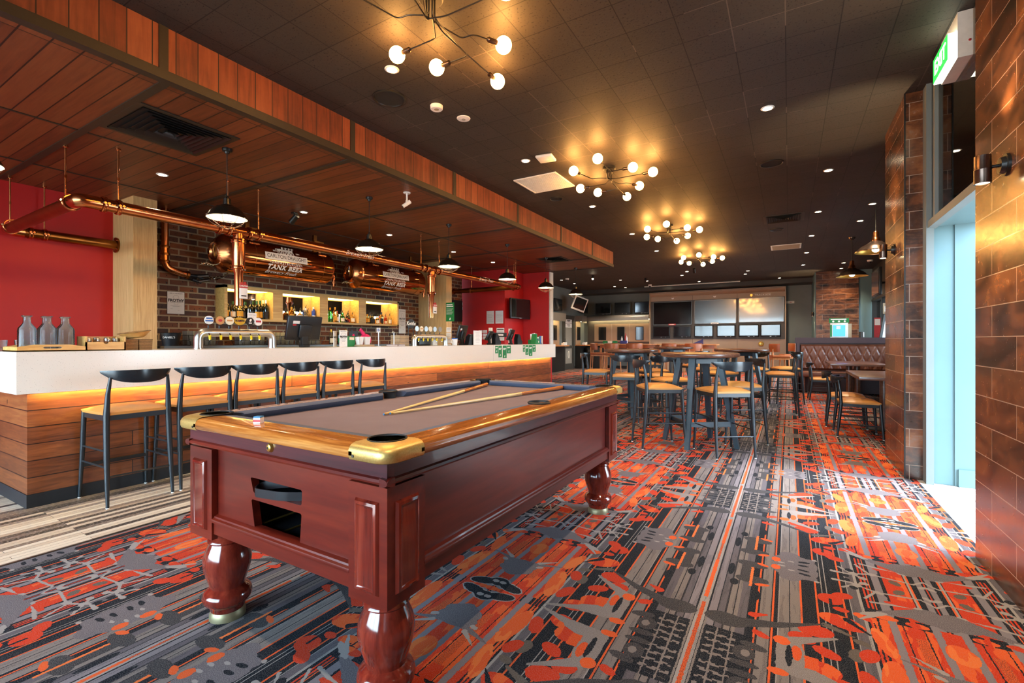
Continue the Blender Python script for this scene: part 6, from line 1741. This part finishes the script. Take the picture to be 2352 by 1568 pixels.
for i, (z0, lb) in enumerate(((0, 'bottom tan carton of the stack by the far tap arch'), (.055, 'middle tan carton of the stack by the far tap arch'), (.11, 'top tan carton of the stack by the far tap arch'))):
    t = thing('carton', lb, 'carton', (-5.22, 5.39, BZ + z0), .05 * i, 'tan cartons by the far tap arch')
    MB().cbox(-.09, .09, -.11, .11, 0, .053, .003).build('box', MATS['carton_tan'], t); MB().box(.0895, .0905, -.11, .11, .044, .048).build('lid_seam', MATS['ink_soft'], t)
t = thing('pump_machine', 'black drinks machine with a row of buttons under the far tap arch', 'machine', (-5.24, 5.93, BZ))
MB().cbox(-.06, .08, -.17, .13, 0, .16, .02).build('body', MATS['black_plastic'], t)
for k in range(6): MB().sphere((.081, -.12 + .045 * k, .085), .010, 8, 6).build('button', MATS['steel'], t)
t = thing('white_dispenser', 'white dispenser box beside the black drinks machine', 'dispenser', (-5.22, 6.18, BZ)); MB().cbox(-.05, .05, -.06, .06, 0, .16, .008).build('body', MATS['white_plastic'], t); MB().sphere((.05, .02, .12), .008, 8, 6).build('button', MATS['black_plastic'], t)
for k, y in enumerate((5.00, 5.16)):
    t = thing('menu_pile', ('pale lilac leaflet pile left of the steel post', 'pale lilac leaflet pile right of the steel post')[k], 'leaflets', (-5.0, y, BZ), 0, 'leaflet piles by the steel post')
    for q in range(3): MB().box(-.05, .05, -.06, .06, .009 * q, .009 * q + .007).build('leaflet', MATS['paper_white' if q % 2 else 'cloth_nose'], t)
t = thing('sign_stand', 'black sign stand with white script lettering behind the far tap arch', 'sign', (-6.9, 7.45, 1.131))
m = MB(); m.tube([(0, -.10, 0), (0, -.06, .40), (0, .06, .40), (0, .10, 0)], .008, 6); m.build('frame', MATS['black_satin'], t)
m = MB(); m.lathe([(0, .004), (.12, .004), (.12, 0), (0, 0)], n=28, M=frame((0, 0, .43), (0, 1, 0), (0, 0, 1)) @ Matrix.Diagonal((1.1, .8, 1, 1))); pn = m.build('panel', MATS['black_satin'], t)
m = MB(); lettering(m, 'Kettle', .11, frame((.006, 0, .43), (0, 1, 0), (0, 0, 1)), bold=.003, shear=.15); m.build('lettering', MATS['letter_white'], pn)
# papers and signs on the far red wall and timber column
t = thing('green_poster', 'green information poster on the far timber column', 'poster', (-6.515, 8.295, 1.63))
MB().box(-.115, .115, -.003, 0, 0, .42).build('sheet', MATS['green_card'], t)
m = MB(); m.box(-.10, .07, -.0036, -.003, .36, .385); m.box(-.10, .09, -.0036, -.003, .32, .345); 
for k in range(6): m.box(-.10, .09 - .02 * (k % 3), -.0036, -.003, .28 - .025 * k, .286 - .025 * k)
m.build('print', MATS['letter_white'], t)
m = MB(); m.add([(-.02, -.004, .03), (.012, -.004, .03), (.025, -.004, .08), (-.006, -.004, .08)], [(0, 1, 2, 3)]); m.build('emblem', MATS['letter_white'], t)
for k in range(4):
    t = thing('list_sheet', ORD[k] + ' white list sheet from the top on the face of the far timber column', 'paper', (-6.628, 8.39, 1.50 - .125 * k), 0, 'list sheets on the far timber column')
    MB().box(0, .002, -.085, .085, -.11, 0).build('sheet', MATS['paper_white'], t)
    m = MB()
    for q in range(3): m.box(.0022, .0026, -.07, .06, -.03 - .028 * q, -.022 - .028 * q)
    m.build('print', MATS['ink_soft'], t)
def ypaper(name, label, x0, x1, z0, z1, y, n, head=None, group=None):
    t = thing(name, label, 'paper', ((x0 + x1) / 2, y, z0), 0, group); w = (x1 - x0) / 2; h = z1 - z0
    MB().box(-w, w, -.002, 0, 0, h).build('sheet', MATS['paper_white'], t)
    m = MB()
    for q in range(n): m.box(-w * .8, w * (.8 - .25 * (q % 3 == 2)), -.0027, -.002, h * (.12 + .68 * q / n), h * (.12 + .68 * q / n) + .004)
    m.build('print', MATS['ink_soft'], t)
    if head: MB().box(-w * .85, w * .85, -.0028, -.002, h * .85, h * .93).build('heading', MATS[head], t)
ypaper('wall_notice', 'white printed notice on the far red wall, nearer the timber column', -6.703, -6.474, 1.632, 1.96, 10.048, 9, None, 'notices on the far red wall')
ypaper('wall_notice', 'white printed notice on the far red wall, nearer the television', -6.434, -6.201, 1.634, 1.957, 10.048, 9, None, 'notices on the far red wall')
ypaper('wall_notice', 'white and red printed notice low behind the tills', -6.40, -6.17, 1.20, 1.52, 10.048, 8, 'ink', 'notices on the far red wall')
for k, (x0, z0) in enumerate(((-6.95, 1.40), (-6.81, 1.40), (-6.96, 1.31), (-6.81, 1.31), (-6.96, 1.23), (-6.81, 1.23))):
    ypaper('wall_label', ('upper', 'upper', 'middle', 'middle', 'lower', 'lower')[k] + ' small white label in the ' + ('column nearer the timber column' if k % 2 == 0 else 'column nearer the television') + ' on the red wall', x0, x0 + .12, z0, z0 + .07, 10.048, 2, None, 'small labels on the red wall')
for k, z0 in enumerate((2.13, 2.02)):
    ypaper('switch_plate', ('upper', 'lower')[k] + ' white switch plate high on the far red wall', -7.62, -7.47, z0, z0 + .085, 10.048, 1, None, 'switch plates on the red wall')
t = thing('wall_television', 'black television on a swing arm on the far red wall', 'television', (-5.98, 10.52, 1.76), R(-6))
m = MB(); m.cbox(-.03, .02, -.43, .43, 0, .52, .012); m.build('housing', MATS['black_plastic'], t); MB().box(.0201, .0206, -.405, .405, .04, .495).build('screen', MATS['screen_dark'], t)
m = MB(); m.box(-.17, -.03, -.08, .08, .18, .36); m.build('bracket', MATS['black_satin'], t); MB().box(.0203, .021, -.06, .06, .012, .022).build('logo_strip', MATS['steel'], t)
t = thing('counter_display', 'white posted shelf unit with a dark name strip behind the bar end', 'display stand', (-5.62, 9.0, 1.12))
for s in (-.42, .42): MB().box(-.03, .03, s - .035, s + .035, -.22, .36).build('post', MATS['white_plastic'], t)
MB().box(-.005, .005, -.39, .25, .16, .26).build('name_strip', MATS['black_satin'], t); MB().box(-.08, .08, -.39, .39, -.02, 0).build('shelf', MATS['white_plastic'], t)
m = MB(); m.box(.006, .007, -.34, -.2, .19, .23); m.box(.006, .007, -.15, .1, .19, .23); m.build('print', MATS['letter_white'], t)
# ---------------------------------------------------------------- screen wall at the back
sw = thing('screen_wall', 'bronze and grey panel wall framing the screens at the back of the room', 'wall unit', (-2.5, 19.65, 0))
FX0, FX1, FY = -4.93, -.085, 19.5
MB().box(FX0 + .03, FX1 - .03, FY + .02, 19.79, 0, 1.25).build('lower_panel', MATS['bronze_panel'], sw, True)
MB().box(FX0 + .03, FX1 - .03, FY + .02, 19.79, 1.25, 2.80).build('screen_band', MATS['panel_grey'], sw, True)
m = MB(); m.box(FX0 + .03, FX1 - .03, FY + .01, 19.79, 2.80, 2.98)
prof = [(0, 2.98), (-.02, 2.985), (-.05, 3.01), (-.10, 3.05), (-.12, 3.09), (-.12, 3.12), (.2, 3.12), (.2, 2.98)]
a = [(FX0 + .03, FY + .01 + p[0], p[1]) for p in prof]; b = [(FX1 - .03, FY + .01 + p[0], p[1]) for p in prof]; k = len(prof)
m.add(a + b, [(i, (i + 1) % k, k + (i + 1) % k, k + i) for i in range(k)] + [tuple(range(k)), tuple(range(k, 2 * k))], False)
m.build('header', MATS['bronze_panel'], sw, True)
m = MB(); m.box(FX0, FX0 + .035, FY - .10, 19.79, 0, 3.155); m.build('side_frame', MATS['bronze_panel'], sw, True)
m = MB(); m.box(FX1 - .035, FX1, FY - .10, 19.79, 0, 3.155); m.build('side_frame', MATS['bronze_panel'], sw, True)
MB().box(FX0, FX1, FY - .10, 19.79, 3.13, 3.155).build('top_frame', MATS['bronze_panel'], sw, True)
m = MB()
for x in (-3.27, -1.68): m.box(x - .004, x + .004, FY + .005, FY + .012, 2.80, 2.98); 
m.build('seam', MATS['black_satin'], sw, True)
m = MB()
for x in (-3.27, -1.68): m.box(x - .004, x + .004, FY + .015, FY + .022, 0.1, 1.25)
m.build('seam', MATS['black_satin'], sw, True)
Fy = lambda x, z, y=FY: frame((x, y, z), (1, 0, 0), (0, 0, 1))
def gold_disc(x, z, r_, y, par, body=None):
    d = MB(); d.lathe([(0, .012), (r_ * .86, .012), (r_, .006), (r_, 0), (0, 0)], n=32, M=Fy(x, z, y)); o = d.build('emblem', MATS['brass_small'], par, True)
    if body:
        q = MB(); lettering(q, body, r_ * 1.3, Fy(x, z, y - .014), bold=.004); q.build('lettering', MATS['ink'], o, True)
gold_disc(-1.2, 2.885, .05, FY + .005, sw); gold_disc(-.882, 1.08, .095, FY + .015, sw, 'T')
m = MB(); lettering(m, 'TRACKSIDE', .09, Fy(-.83, 2.885, FY + .004), spacing=1.05, sx=1.08, bold=.001); m.build('lettering', MATS['letter_white'], sw, True)
m = MB(); lettering(m, 'TRACKSIDE', .10, Fy(-.86, .86, FY + .014), spacing=1.1, sx=1.3); m.build('lettering', MATS['letter_white'], sw, True)
for x in (-4.02, -2.46):
    m = MB(); m.add([Fy(x, 2.89, FY + .004) @ Vector(p) for p in ((-.06, .03, 0), (-.01, .02, 0), (.05, .035, 0), (.03, -.02, 0), (-.03, -.03, 0))], [(0, 1, 2, 3, 4)]); m.build('emblem', MATS['letter_white'], sw, True)
for (x0, x1, z0, z1, lb, mt) in ((-4.80, -3.29, 1.835, 2.765, 'big dark screen at the television side of the screen wall', 'screen_dark'), (-3.20, -1.71, 1.855, 2.775, 'big middle screen reflecting pale windows in the screen wall', 'screen_bluish_sheen'), (-1.625, -.15, 1.88, 2.785, 'big screen under the gold emblem and white wordmark of the header', 'screen_bluish_sheen')):
    t = thing('big_screen', lb, 'screen', ((x0 + x1) / 2, FY, z0), 0, 'big screens in the screen wall'); w = (x1 - x0) / 2; h = z1 - z0
    m = MB(); m.box(-w, w, -.012, .02, 0, .02); m.box(-w, w, -.012, .02, h - .02, h); m.box(-w, -w + .02, -.012, .02, 0, h); m.box(w - .02, w, -.012, .02, 0, h); m.build('frame', MATS['steel_dark'], t)
    MB().box(-w + .02, w - .02, .0, .02, .02, h - .02).build('screen', MATS[mt], t)
def tv_y(x0, x1, z0, z1, y, label, group, mt='screen_dark', rz=0):
    t = thing('television', label, 'television', ((x0 + x1) / 2, y, z0), rz, group); w = (x1 - x0) / 2; h = z1 - z0
    m = MB(); m.cbox(-w, w, -.03, .03, 0, h, .014); m.build('housing', MATS['black_plastic'], t)
    MB().box(-w + .035, w - .035, -.0325, -.0305, .06, h - .035).build('screen', MATS[mt], t)
    m = MB(); m.box(-.03, .03, -.0325, -.031, .02, .03); m.box(w * .45, w * .55, -.0325, -.031, .022, .03); m.build('logo_strip', MATS['steel'], t)
    m = MB(); m.box(-w * .4, w * .4, .03, .08, h * .2, h * .6); m.build('mount', MATS['black_satin'], t)
    return t
g = 'small televisions in the screen wall'
for i, (x0, x1, mt) in enumerate(((-4.796, -4.125, 'screen_dark'), (-3.988, -3.318, 'screen_dark'), (-3.20, -2.508, 'screen_bluish_sheen'), (-2.383, -1.733, 'screen_bluish_sheen'), (-1.625, -.946, 'screen_bluish_sheen'), (-.90, -.248, 'screen_bluish_sheen'))):
    tv_y(x0, x1, 1.315 + .004 * i, 1.79 + .003 * i, FY - .02, ORD[i] + ' of six small televisions under the big screens, counted from the lit betting booths', g, mt)
for x, z, mt, lb in ((-4.04, 1.848, 'red_card', 'small red name tag under the first big screen'), (-2.458, 1.866, 'paper_white', 'small white name tag under the middle big screen')):
    t = thing('name_tag', lb, 'tag', (x, FY - .03, z - .03)); MB().box(-.14, .14, -.004, 0, 0, .06).build('plate', MATS[mt], t)
    m = MB(); m.box(-.11, .09, -.0048, -.0042, .022, .038); m.build('print', MATS['paper_white' if mt == 'red_card' else 'ink'], t)
# lit betting booths in the corner
bb = thing('betting_booth', 'lit wall booth with bronze canopy, pale boards and timber ledge left of the screens', 'booth', (-6.4, 19.6, 0))
m = MB(); m.box(-7.75, -4.935, 19.32, 19.79, 2.10, 2.12); m.box(-7.75, -4.935, 19.30, 19.34, 2.05, 2.12); m.box(-7.75, -4.935, 19.50, 19.79, 2.12, 2.27)
pf = [(19.30, 2.12), (19.30, 2.20), (19.34, 2.26), (19.42, 2.29), (19.5, 2.29), (19.5, 2.12)]
k = len(pf); a = [(-7.75, *p) for p in pf]; b = [(-4.935, *p) for p in pf]
m.add(a + b, [(i, (i + 1) % k, k + (i + 1) % k, k + i) for i in range(k)] + [tuple(range(k)), tuple(range(k, 2 * k))]); m.build('canopy', MATS['led_case'], bb, True)
MB().box(-7.6, -5.0, 19.66, 19.70, 2.088, 2.099).build('led_strip', MATS['led_wall'], bb, True)
MB().box(-7.75, -4.935, 19.76, 19.79, 1.0, 2.1).build('back_board', MATS['panel_grey'], bb, True)
m = MB(); m.box(-7.42, -4.99, 19.72, 19.76, 1.16, 1.92); m.build('display_board', MATS['bronze_panel'], bb, True)
m = MB(); m.box(-6.63, -6.626, 19.716, 19.722, 1.16, 1.92); m.box(-5.84, -5.836, 19.716, 19.722, 1.16, 1.92); m.build('board_joint', MATS['letter_white'], bb, True)
MB().box(-7.75, -4.935, 19.25, 19.79, .98, 1.02).build('ledge', MATS['beech'], bb, True)
m = MB(); m.box(-7.75, -4.935, 19.45, 19.79, .55, .98); m.build('cupboard', MATS['black_matt'], bb, True)
for i, (x0, x1) in enumerate(((-7.222, -6.878), (-6.382, -6.062), (-5.582, -5.245))):
    t = thing('notice_frame', ('first', 'second', 'third')[i] + ' dark framed notice on the lit board, counted from the corner', 'frame', ((x0 + x1) / 2, 19.715, 1.22), 0, 'dark notice frames on the lit board'); w = (x1 - x0) / 2
    m = MB(); m.box(-w, w, -.012, .0, 0, .575); m.build('frame', MATS['black_satin'], t); MB().box(-w + .02, w - .02, -.014, -.011, .02, .555).build('glass', MATS['screen_dark'], t)
for i, (x0, x1) in enumerate(((-7.255, -6.556), (-6.398, -5.713), (-5.546, -4.95))):
    tv_y(x0, x1, 2.315, 2.815, 19.42, ORD[i] + ' black television on top of the lit booth canopy, counted from the corner', 'televisions above the betting booth')
def side_booth(y0, y1, label, frames):
    t = thing('betting_booth', label, 'booth', (-7.8, (y0 + y1) / 2, 0)); h = (y1 - y0) / 2
    m = MB(); m.box(-.12, .18, -h, h, 2.02, 2.04); m.box(.17, .20, -h, h, 1.96, 2.04); m.box(-.12, .20, -h, h, 2.04, 2.27); m.build('canopy', MATS['led_case'], t)
    MB().box(.10, .13, -h + .1, h - .1, 2.005, 2.018).build('led_strip', MATS['led_wall'], t)
    MB().box(-.125, -.09, -h, h, 1.02, 2.02).build('back_board', MATS['bronze_panel'], t)
    MB().box(-.125, .35, -h, h, .98, 1.02).build('ledge', MATS['beech'], t)
    MB().box(-.125, .15, -h, h, .0, .98).build('cupboard', MATS['black_matt'], t)
    for a in frames:
        m = MB(); m.box(-.09, -.07, a - .17, a + .17, 1.22, 1.80); f = m.build('notice_frame', MATS['black_satin'], t); MB().box(-.07, -.068, a - .15, a + .15, 1.24, 1.78).build('glass', MATS['screen_dark'], f)
    return t
side_booth(18.72, 19.25, 'short lit booth on the side wall between the door and the corner', [.05])
side_booth(14.9, 17.05, 'lit booth on the side wall before the grey door', [.65, -.2])
def tv_x(x, y, z, w, h, label, rz=0, mt='black_plastic', roll=0, pitch=0, group=None):
    t = thing('television', label, 'television', (x, y, z), rz, group)
    M = Matrix.Rotation(pitch, 4, 'Y') @ Matrix.Rotation(roll, 4, 'X')
    m = MB(); m.cbox(-.03, .03, -w / 2, w / 2, -h / 2, h / 2, .012, M); m.build('housing', MATS[mt], t)
    b = .035 if mt == 'black_plastic' else .05
    MB().box(.031, .0325, -w / 2 + b, w / 2 - b, -h / 2 + b * 1.4, h / 2 - b, M).build('screen', MATS['screen_dark'], t)
    m = MB(); m.cyl((-.26, 0, 0), (-.02, 0, 0), .025, n=10); m.box(-.27, -.25, -.08, .08, -.1, .1); m.build('wall_arm', MATS['black_satin'], t)
    return t
tv_x(-7.68, 16.45, 2.58, .75, .48, 'black television on the side wall above the booth by the door', group='televisions on the side wall')
tv_x(-7.66, 19.2, 2.62, .55, .46, 'black television in the corner partly behind the tilted white screen', group='televisions on the side wall')
t = tv_x(-7.15, 17.35, 2.66, .66, .56, 'white framed screen hanging tilted on a wall arm near the grey door', R(-32), 'white_plastic', R(-15), R(14))
t['category'] = 'screen'
m = MB(); m.cyl((-.50, .1, .0), (-.02, 0, 0), .03, n=10); m.cyl((-.52, .1, -.14), (-.52, .1, .14), .06, n=12); m.build('swing_arm', MATS['black_satin'], t)
# door in the side wall
dr = MB(); dr.box(-7.93, -7.86, 17.40, 17.49, 0, 2.2); dr.box(-7.93, -7.86, 18.42, 18.52, 0, 2.2); dr.box(-7.93, -7.86, 17.4, 18.52, 2.17, 2.25)
d = struct('door_2', dr, MATS['dark_paint'])
m = MB(); m.box(-7.92, -7.87, 17.49, 17.60, 0, 2.17); m.box(-7.92, -7.87, 18.31, 18.42, 0, 2.17); m.box(-7.92, -7.87, 17.6, 18.31, 2.08, 2.17); m.box(-7.92, -7.87, 17.6, 18.31, .88, 1.0); m.box(-7.92, -7.87, 17.6, 18.31, 0, .25)
lf = m.build('leaf', MATS['dark_paint'], d)
MB().box(-7.90, -7.895, 17.6, 18.31, .25, 2.08).build('frosted_pane', MATS['stone_grey'], lf)
m = MB(); m.tube(rounded([(-7.87, 17.55, .95), (-7.82, 17.55, .95), (-7.82, 17.55, 1.3), (-7.87, 17.55, 1.3)], .02, 4), .012, 8); m.build('handle', MATS['steel'], lf)
m = MB(); m.tube([(-7.89, 17.98 + .07 * math.sin(R(20 + 320 * i / 18)), .62 + .15 * math.cos(R(20 + 320 * i / 18))) for i in range(19)], .014, 6); m.build('emblem', MATS['letter_white'], lf)
for i, (z0, z1, lb) in enumerate(((1.92, 2.10, 'upper white notice taped to the glass of the grey door'), (1.74, 1.90, 'second white notice taped to the glass of the grey door'))):
    t = thing('door_notice', lb, 'paper', (-7.885, 17.95, z0), 0, 'notices on the grey door'); MB().box(0, .004, -.33, .33, 0, z1 - z0).build('sheet', MATS['paper_white'], t)
    m = MB(); m.box(.0042, .005, -.16, .16, .10, .13); m.box(.0042, .005, -.12, .12, .05, .075); m.build('print', MATS['ink' if i == 0 else 'ink_soft'], t)
t = thing('wall_outlet', 'white power outlet plate on the grey back wall by the booth', 'outlet', (.04, 19.795, 2.55)); MB().cbox(-.13, .13, -.012, 0, 0, .085, .004).build('plate', MATS['white_plastic'], t); MB().box(-.02, .05, -.014, -.0125, .03, .05).build('socket', MATS['red_card'], t)

# ---------------------------------------------------------------- booth seating
t = thing('booth_seat', 'long brown booth bench with diamond quilted back and plum timber surround', 'booth', (1.2, 13.1, 0))
BX0, BX1 = .14, 2.14
m = MB(); m.box(BX0, BX1, 13.22, 13.34, 0, 1.14); m.box(BX0, BX0 + .05, 12.72, 13.22, 0, .34); m.build('back_panel', MATS['plum_board'], t, True)
m = MB(); m.box(BX0 - .01, BX1, 13.12, 13.36, 1.14, 1.27); m.build('top_board', MATS['plum_board'], t, True)
m = MB(); m.box(BX0 + .02, BX0 + .08, 13.12, 13.22, 0, 1.14); m.build('end_post', MATS['plum_board'], t, True)
nx, nz = 150, 34; z0, z1 = .50, 1.12; x0, x1 = BX0 + .09, BX1; vs = []
for i in range(nx + 1):
    for k in range(nz + 1):
        x = x0 + (x1 - x0) * i / nx; z = z0 + (z1 - z0) * k / nz
        p = (x - x0) / .17; q = (z - z0) / .56
        d1 = abs(((p + q * 1.5) % 1) - .5); d2 = abs(((p - q * 1.5) % 1) - .5)
        e1 = (.5 - d1); e2 = (.5 - d2)
        hgt = .022 * min(1, min(e1, e2) / .22) ** .6
        eb = min(1, min(k, nz - k) / 3, min(i, nx - i) / 2)
        vs.append((x, 13.20 - .05 * eb - hgt * eb, z))
fs = [(i * (nz + 1) + k, (i + 1) * (nz + 1) + k, (i + 1) * (nz + 1) + k + 1, i * (nz + 1) + k + 1) for i in range(nx) for k in range(nz)]
m = MB(); m.add(vs, fs, True); m.box(x0, x1, 13.19, 13.22, z0, z1); m.build('quilted_back', MATS['hide'], t, True)
m = MB(); m.cbox(x0 - .02, x1, 12.70, 13.18, .36, .49, .03); m.build('seat_cushion', MATS['hide'], t, True)
m = MB(); m.box(x0, x1, 12.95, 13.2, .02, .36); m.build('plinth', MATS['plum_board'], t, True)
for x in (x0 + .06, 1.2, x1 - .1): MB().box(x - .03, x + .03, 12.74, 12.80, 0, .37).build('leg', MATS['table_walnut'], t, True)
def low_table(label, x0, x1, y0, y1, legs):
    t = thing('low_table', label, 'table', ((x0 + x1) / 2, (y0 + y1) / 2, 0), 0, 'low tables by the booth')
    MB().cbox(x0, x1, y0, y1, .712, .752, .004).build('table_top', MATS['table_walnut'], t, True)
    for x, y in legs:
        m = MB(); m.cyl((x, y, .02), (x, y, .70), .052, n=20); l = m.build('column', MATS['table_walnut'], t, True)
        MB().lathe([(0, .03), (.10, .028), (.20, .012), (.21, 0), (0, 0)], (x, y, 0), 28).build('base_plate', MATS['black_satin'], l, True)
        MB().box(x - .18, x + .18, y - .03, y + .03, .69, .712).build('top_plate', MATS['black_satin'], l, True)
low_table('low brown table with round column, nearest behind the tiled pillar', .745, 1.55, 7.17, 8.72, [(1.106, 7.98)])
low_table('low brown table in front of the quilted booth bench', .69, 1.60, 10.98, 12.6, [(1.08, 12.0), (1.22, 12.0)])
# things standing on the booth ledge
t = thing('tablet_stand', 'white stand with a blue screen and green top board on the booth ledge', 'display stand', (1.0, 13.24, 1.27))
MB().cbox(-.17, .17, -.03, .03, 0, .345, .006).build('case', MATS['white_plastic'], t); MB().box(-.12, .12, -.033, -.0305, .03, .29).build('screen', MATS['display_blue'], t)
m = MB(); m.box(-.19, .19, -.034, .01, .345, .45); hd = m.build('top_board', MATS['green_card'], t); m = MB(); m.box(-.16, .14, -.0348, -.0342, .41, .435)
for q in (-.11, 0, .11): m.cyl((q, -.0342, .375), (q, -.0352, .375), .022, n=14)
m.build('print', MATS['letter_white'], hd); MB().box(-.17, -.135, -.033, -.0305, .02, .3).build('side_strip', MATS['green_card'], t)
m = MB(); m.box(-.05, .03, -.0342, -.0334, .20, .27); m.build('picture', MATS['paper_white'], t)
t = thing('tan_card', 'thin tan card standing beside the blue screen stand on the booth ledge', 'card', (1.21, 13.27, 1.27)); MB().box(-.035, .035, -.006, .006, 0, .32).build('sheet', MATS['carton_tan'], t)
t = thing('ledge_speaker', 'small dark and white cylinder on the booth ledge by the windows', 'speaker', (1.42, 13.24, 1.27)); MB().cyl((0, 0, 0), (0, 0, .13), .045, n=20).build('body', MATS['dark_paint'], t); MB().box(.03, .05, -.046, -.02, .01, .12).build('white_strip', MATS['paper_white'], t)
t = thing('leaning_sign', 'white board leaning on the booth ledge against the window', 'sign', (1.86, 13.22, 1.27))
plate([(-.08, 0), (.09, 0), (.13, .52), (-.0, .54)], [], .03, frame((0, 0, 0), (1, .25, 0), (0, 0, 1))).build('board', MATS['paper_white'], t)
plate([(-.13, 0), (-.08, 0), (-.0, .54), (-.05, .50)], [], .03, frame((0, -.002, 0), (1, .25, 0), (0, 0, 1))).build('dark_edge', MATS['dark_paint'], t)
t = thing('tan_poster', 'tan and white poster taped to the window above the leaning board', 'poster', (1.90, 13.25, 1.80)); MB().box(-.09, .09, -.004, 0, 0, .24).build('sheet', MATS['carton_tan'], t); MB().box(-.06, .05, -.0048, -.0042, .05, .17).build('print', MATS['paper_white'], t)
t = thing('red_poster', 'red and white card on the booth ledge behind the leaning board', 'poster', (1.72, 13.30, 1.27)); MB().box(-.06, .06, -.004, 0, 0, .45).build('sheet', MATS['red_card'], t); MB().box(-.05, .05, -.0048, -.0042, .28, .42).build('print', MATS['paper_white'], t)
tv_x(1.86, 14.5, 2.62, 1.15, .66, 'black television hung side on in front of the window glazing by the entrance pillar', math.pi, group='televisions at the windows')

# ---------------------------------------------------------------- tan tub stools and timber tables at the back
def make_tub(label):
    t = thing('tub_stool', label, 'bar stool', (0, 0, 0), 0, 'tan tub stools at the back')
    for x, y in ((.19, .17), (.19, -.17), (-.19, .17), (-.19, -.17)):
        m = MB(); m.tube([(x * 1.15, y * 1.15, 0), (x * .95, y * .95, .76), (x * 1.02, y * 1.02, .98 if x < 0 else .76)], .02, 8, rad=[.014, .022, .016]); m.build('leg', MATS['beech'], t)
    m = MB(); m.cbox(-.21, .22, -.21, .21, .745, .815, .025); m.build('seat', MATS['orange_hide'], t)
    m = MB(); m.box(-.20, .20, -.19, .19, .70, .745); m.build('seat_frame', MATS['beech'], t)
    vs = []; N = 17
    for i in range(N):
        a = R(-75) + R(150) * i / (N - 1); c, s = -math.cos(a), math.sin(a)
        for r_, z in ((.225, .90), (.25, .90), (.262, 1.02), (.262, 1.10), (.24, 1.12), (.225, 1.10)): vs.append((r_ * c + .02, r_ * s, z))
    fs = [(i * 6 + q, i * 6 + (q + 1) % 6, i * 6 + 6 + (q + 1) % 6, i * 6 + 6 + q) for i in range(N - 1) for q in range(6)] + [tuple(range(6)), tuple((N - 1) * 6 + q for q in range(6))]
    m = MB(); m.add(vs, fs, True); m.build('tub_back', MATS['orange_hide'], t)
    for z, x in ((.30, .2), (.30, -.2)): 
        m = MB(); m.tube([(x * 1.08, -.18, z), (x * 1.08, .18, z)], .009, 6); m.build('stretcher', MATS['beech'], t)
    return t
tubs = [(-5.35, 14.5, 10, 'tan tub stool on the bar side of the back timber table, side on'), (-4.72, 14.1, 80, 'tan tub stool turned away at the back timber table, near the betting booths'), (-4.05, 14.2, 95, 'tan tub stool turned away at the back timber table, nearer the screens'),
        (-2.95, 14.0, 60, 'tan tub stool at the second timber table, half hidden by the farthest tall table'), (-2.35, 14.1, 120, 'tan tub stool curving round the end of the second timber table'), (-.22, 14.2, 15, 'tan tub stool alone beside the booth end, side on'), (.02, 15.3, 200, 'tan tub stool mostly hidden behind the booth end')]
tb0 = None
for x, y, a, lb in tubs:
    if tb0 is None: tb0 = make_tub(lb); tb0.location = (x, y, 0); tb0.rotation_euler = (0, 0, R(a))
    else: dup(tb0, (x, y, 0), R(a), lb)
def timber_table(label, x, y, w, d):
    t = thing('timber_table', label, 'high table', (x, y, 0), 0, 'timber tables at the back')
    MB().cbox(-w / 2, w / 2, -d / 2, d / 2, 1.06, 1.10, .004).build('table_top', MATS['beech'], t); MB().box(-w / 2 + .06, w / 2 - .06, -d / 2 + .06, d / 2 - .06, .96, 1.06).build('apron', MATS['orange_hide'], t)
    for sx in (-1, 1):
        for sy in (-1, 1): MB().box(sx * (w / 2 - .08) - .03, sx * (w / 2 - .08) + .03, sy * (d / 2 - .08) - .03, sy * (d / 2 - .08) + .03, 0, .96).build('leg', MATS['beech'], t)
timber_table('orange timber table before the lit betting booths', -4.45, 15.0, 1.9, .7)
timber_table('orange timber table before the screen wall', -2.55, 14.95, 1.5, .7)
t = thing('sauce_caddy', 'purple and white caddy of sauces on the timber table before the betting booths', 'caddy', (-4.60, 14.9, 1.10))
MB().cbox(-.11, .11, -.06, .06, 0, .10, .006).build('box', MATS['purple_card'], t)
for i, (x, mt, h) in enumerate(((-.07, 'paper_white', .24), (0, 'ink', .2), (.05, 'red_card', .34), (.09, 'paper_white', .26))):
    b = MB(); b.lathe([(0, .02), (.028, .02), (.028, h * .7), (.012, h * .85), (.008, h), (0, h)], (x, -.0, 0), 12); b.build('sauce_bottle', MATS[mt], t)
for k in range(3):
    t = thing('menu_block', ORD[k] + ' pale green leaflet block on the timber table, counted from the bar side', 'leaflets', (-5.25 + .17 * k, 14.95, 1.10), 0, 'leaflet blocks on the timber table'); MB().box(-.07, .07, -.03, .03, 0, .09).build('block', MATS['label_cream' if k % 2 else 'green_card'], t)
t = thing('menu_wedge', 'dark purple folded menu card on the second timber table', 'card', (-2.35, 14.85, 1.10)); plate([(-.16, 0), (.16, 0), (.16, .15)], [], .04, frame((0, .02, 0), (1, 0, 0), (0, 0, 1))).build('card', MATS['purple_card'], t)
for k, (x, y) in enumerate(((-7.58, 18.98), (-7.52, 16.7))):
    t = thing('leaflet_pile', ('small pile of white slips on the ledge beyond the grey door', 'small pile of white slips on the ledge before the grey door')[k], 'papers', (x, y, 1.02), 0, 'paper slips on the ledges')
    for q in range(2): MB().box(-.06, .06, -.14 + .14 * q, -.01 + .14 * q, 0, .09 + .03 * q).build('slip_block', MATS['paper_white'], t)
t = thing('waste_bin', 'dark bin cabinet under the booth ledge beyond the grey door', 'bin', (-7.15, 19.05, 0)); MB().cbox(-.3, .3, -.16, .16, 0, .9, .01).build('cabinet', MATS['black_matt'], t); MB().box(-.25, .25, -.165, -.161, .72, .82).build('slot', MATS['steel_dark'], t)
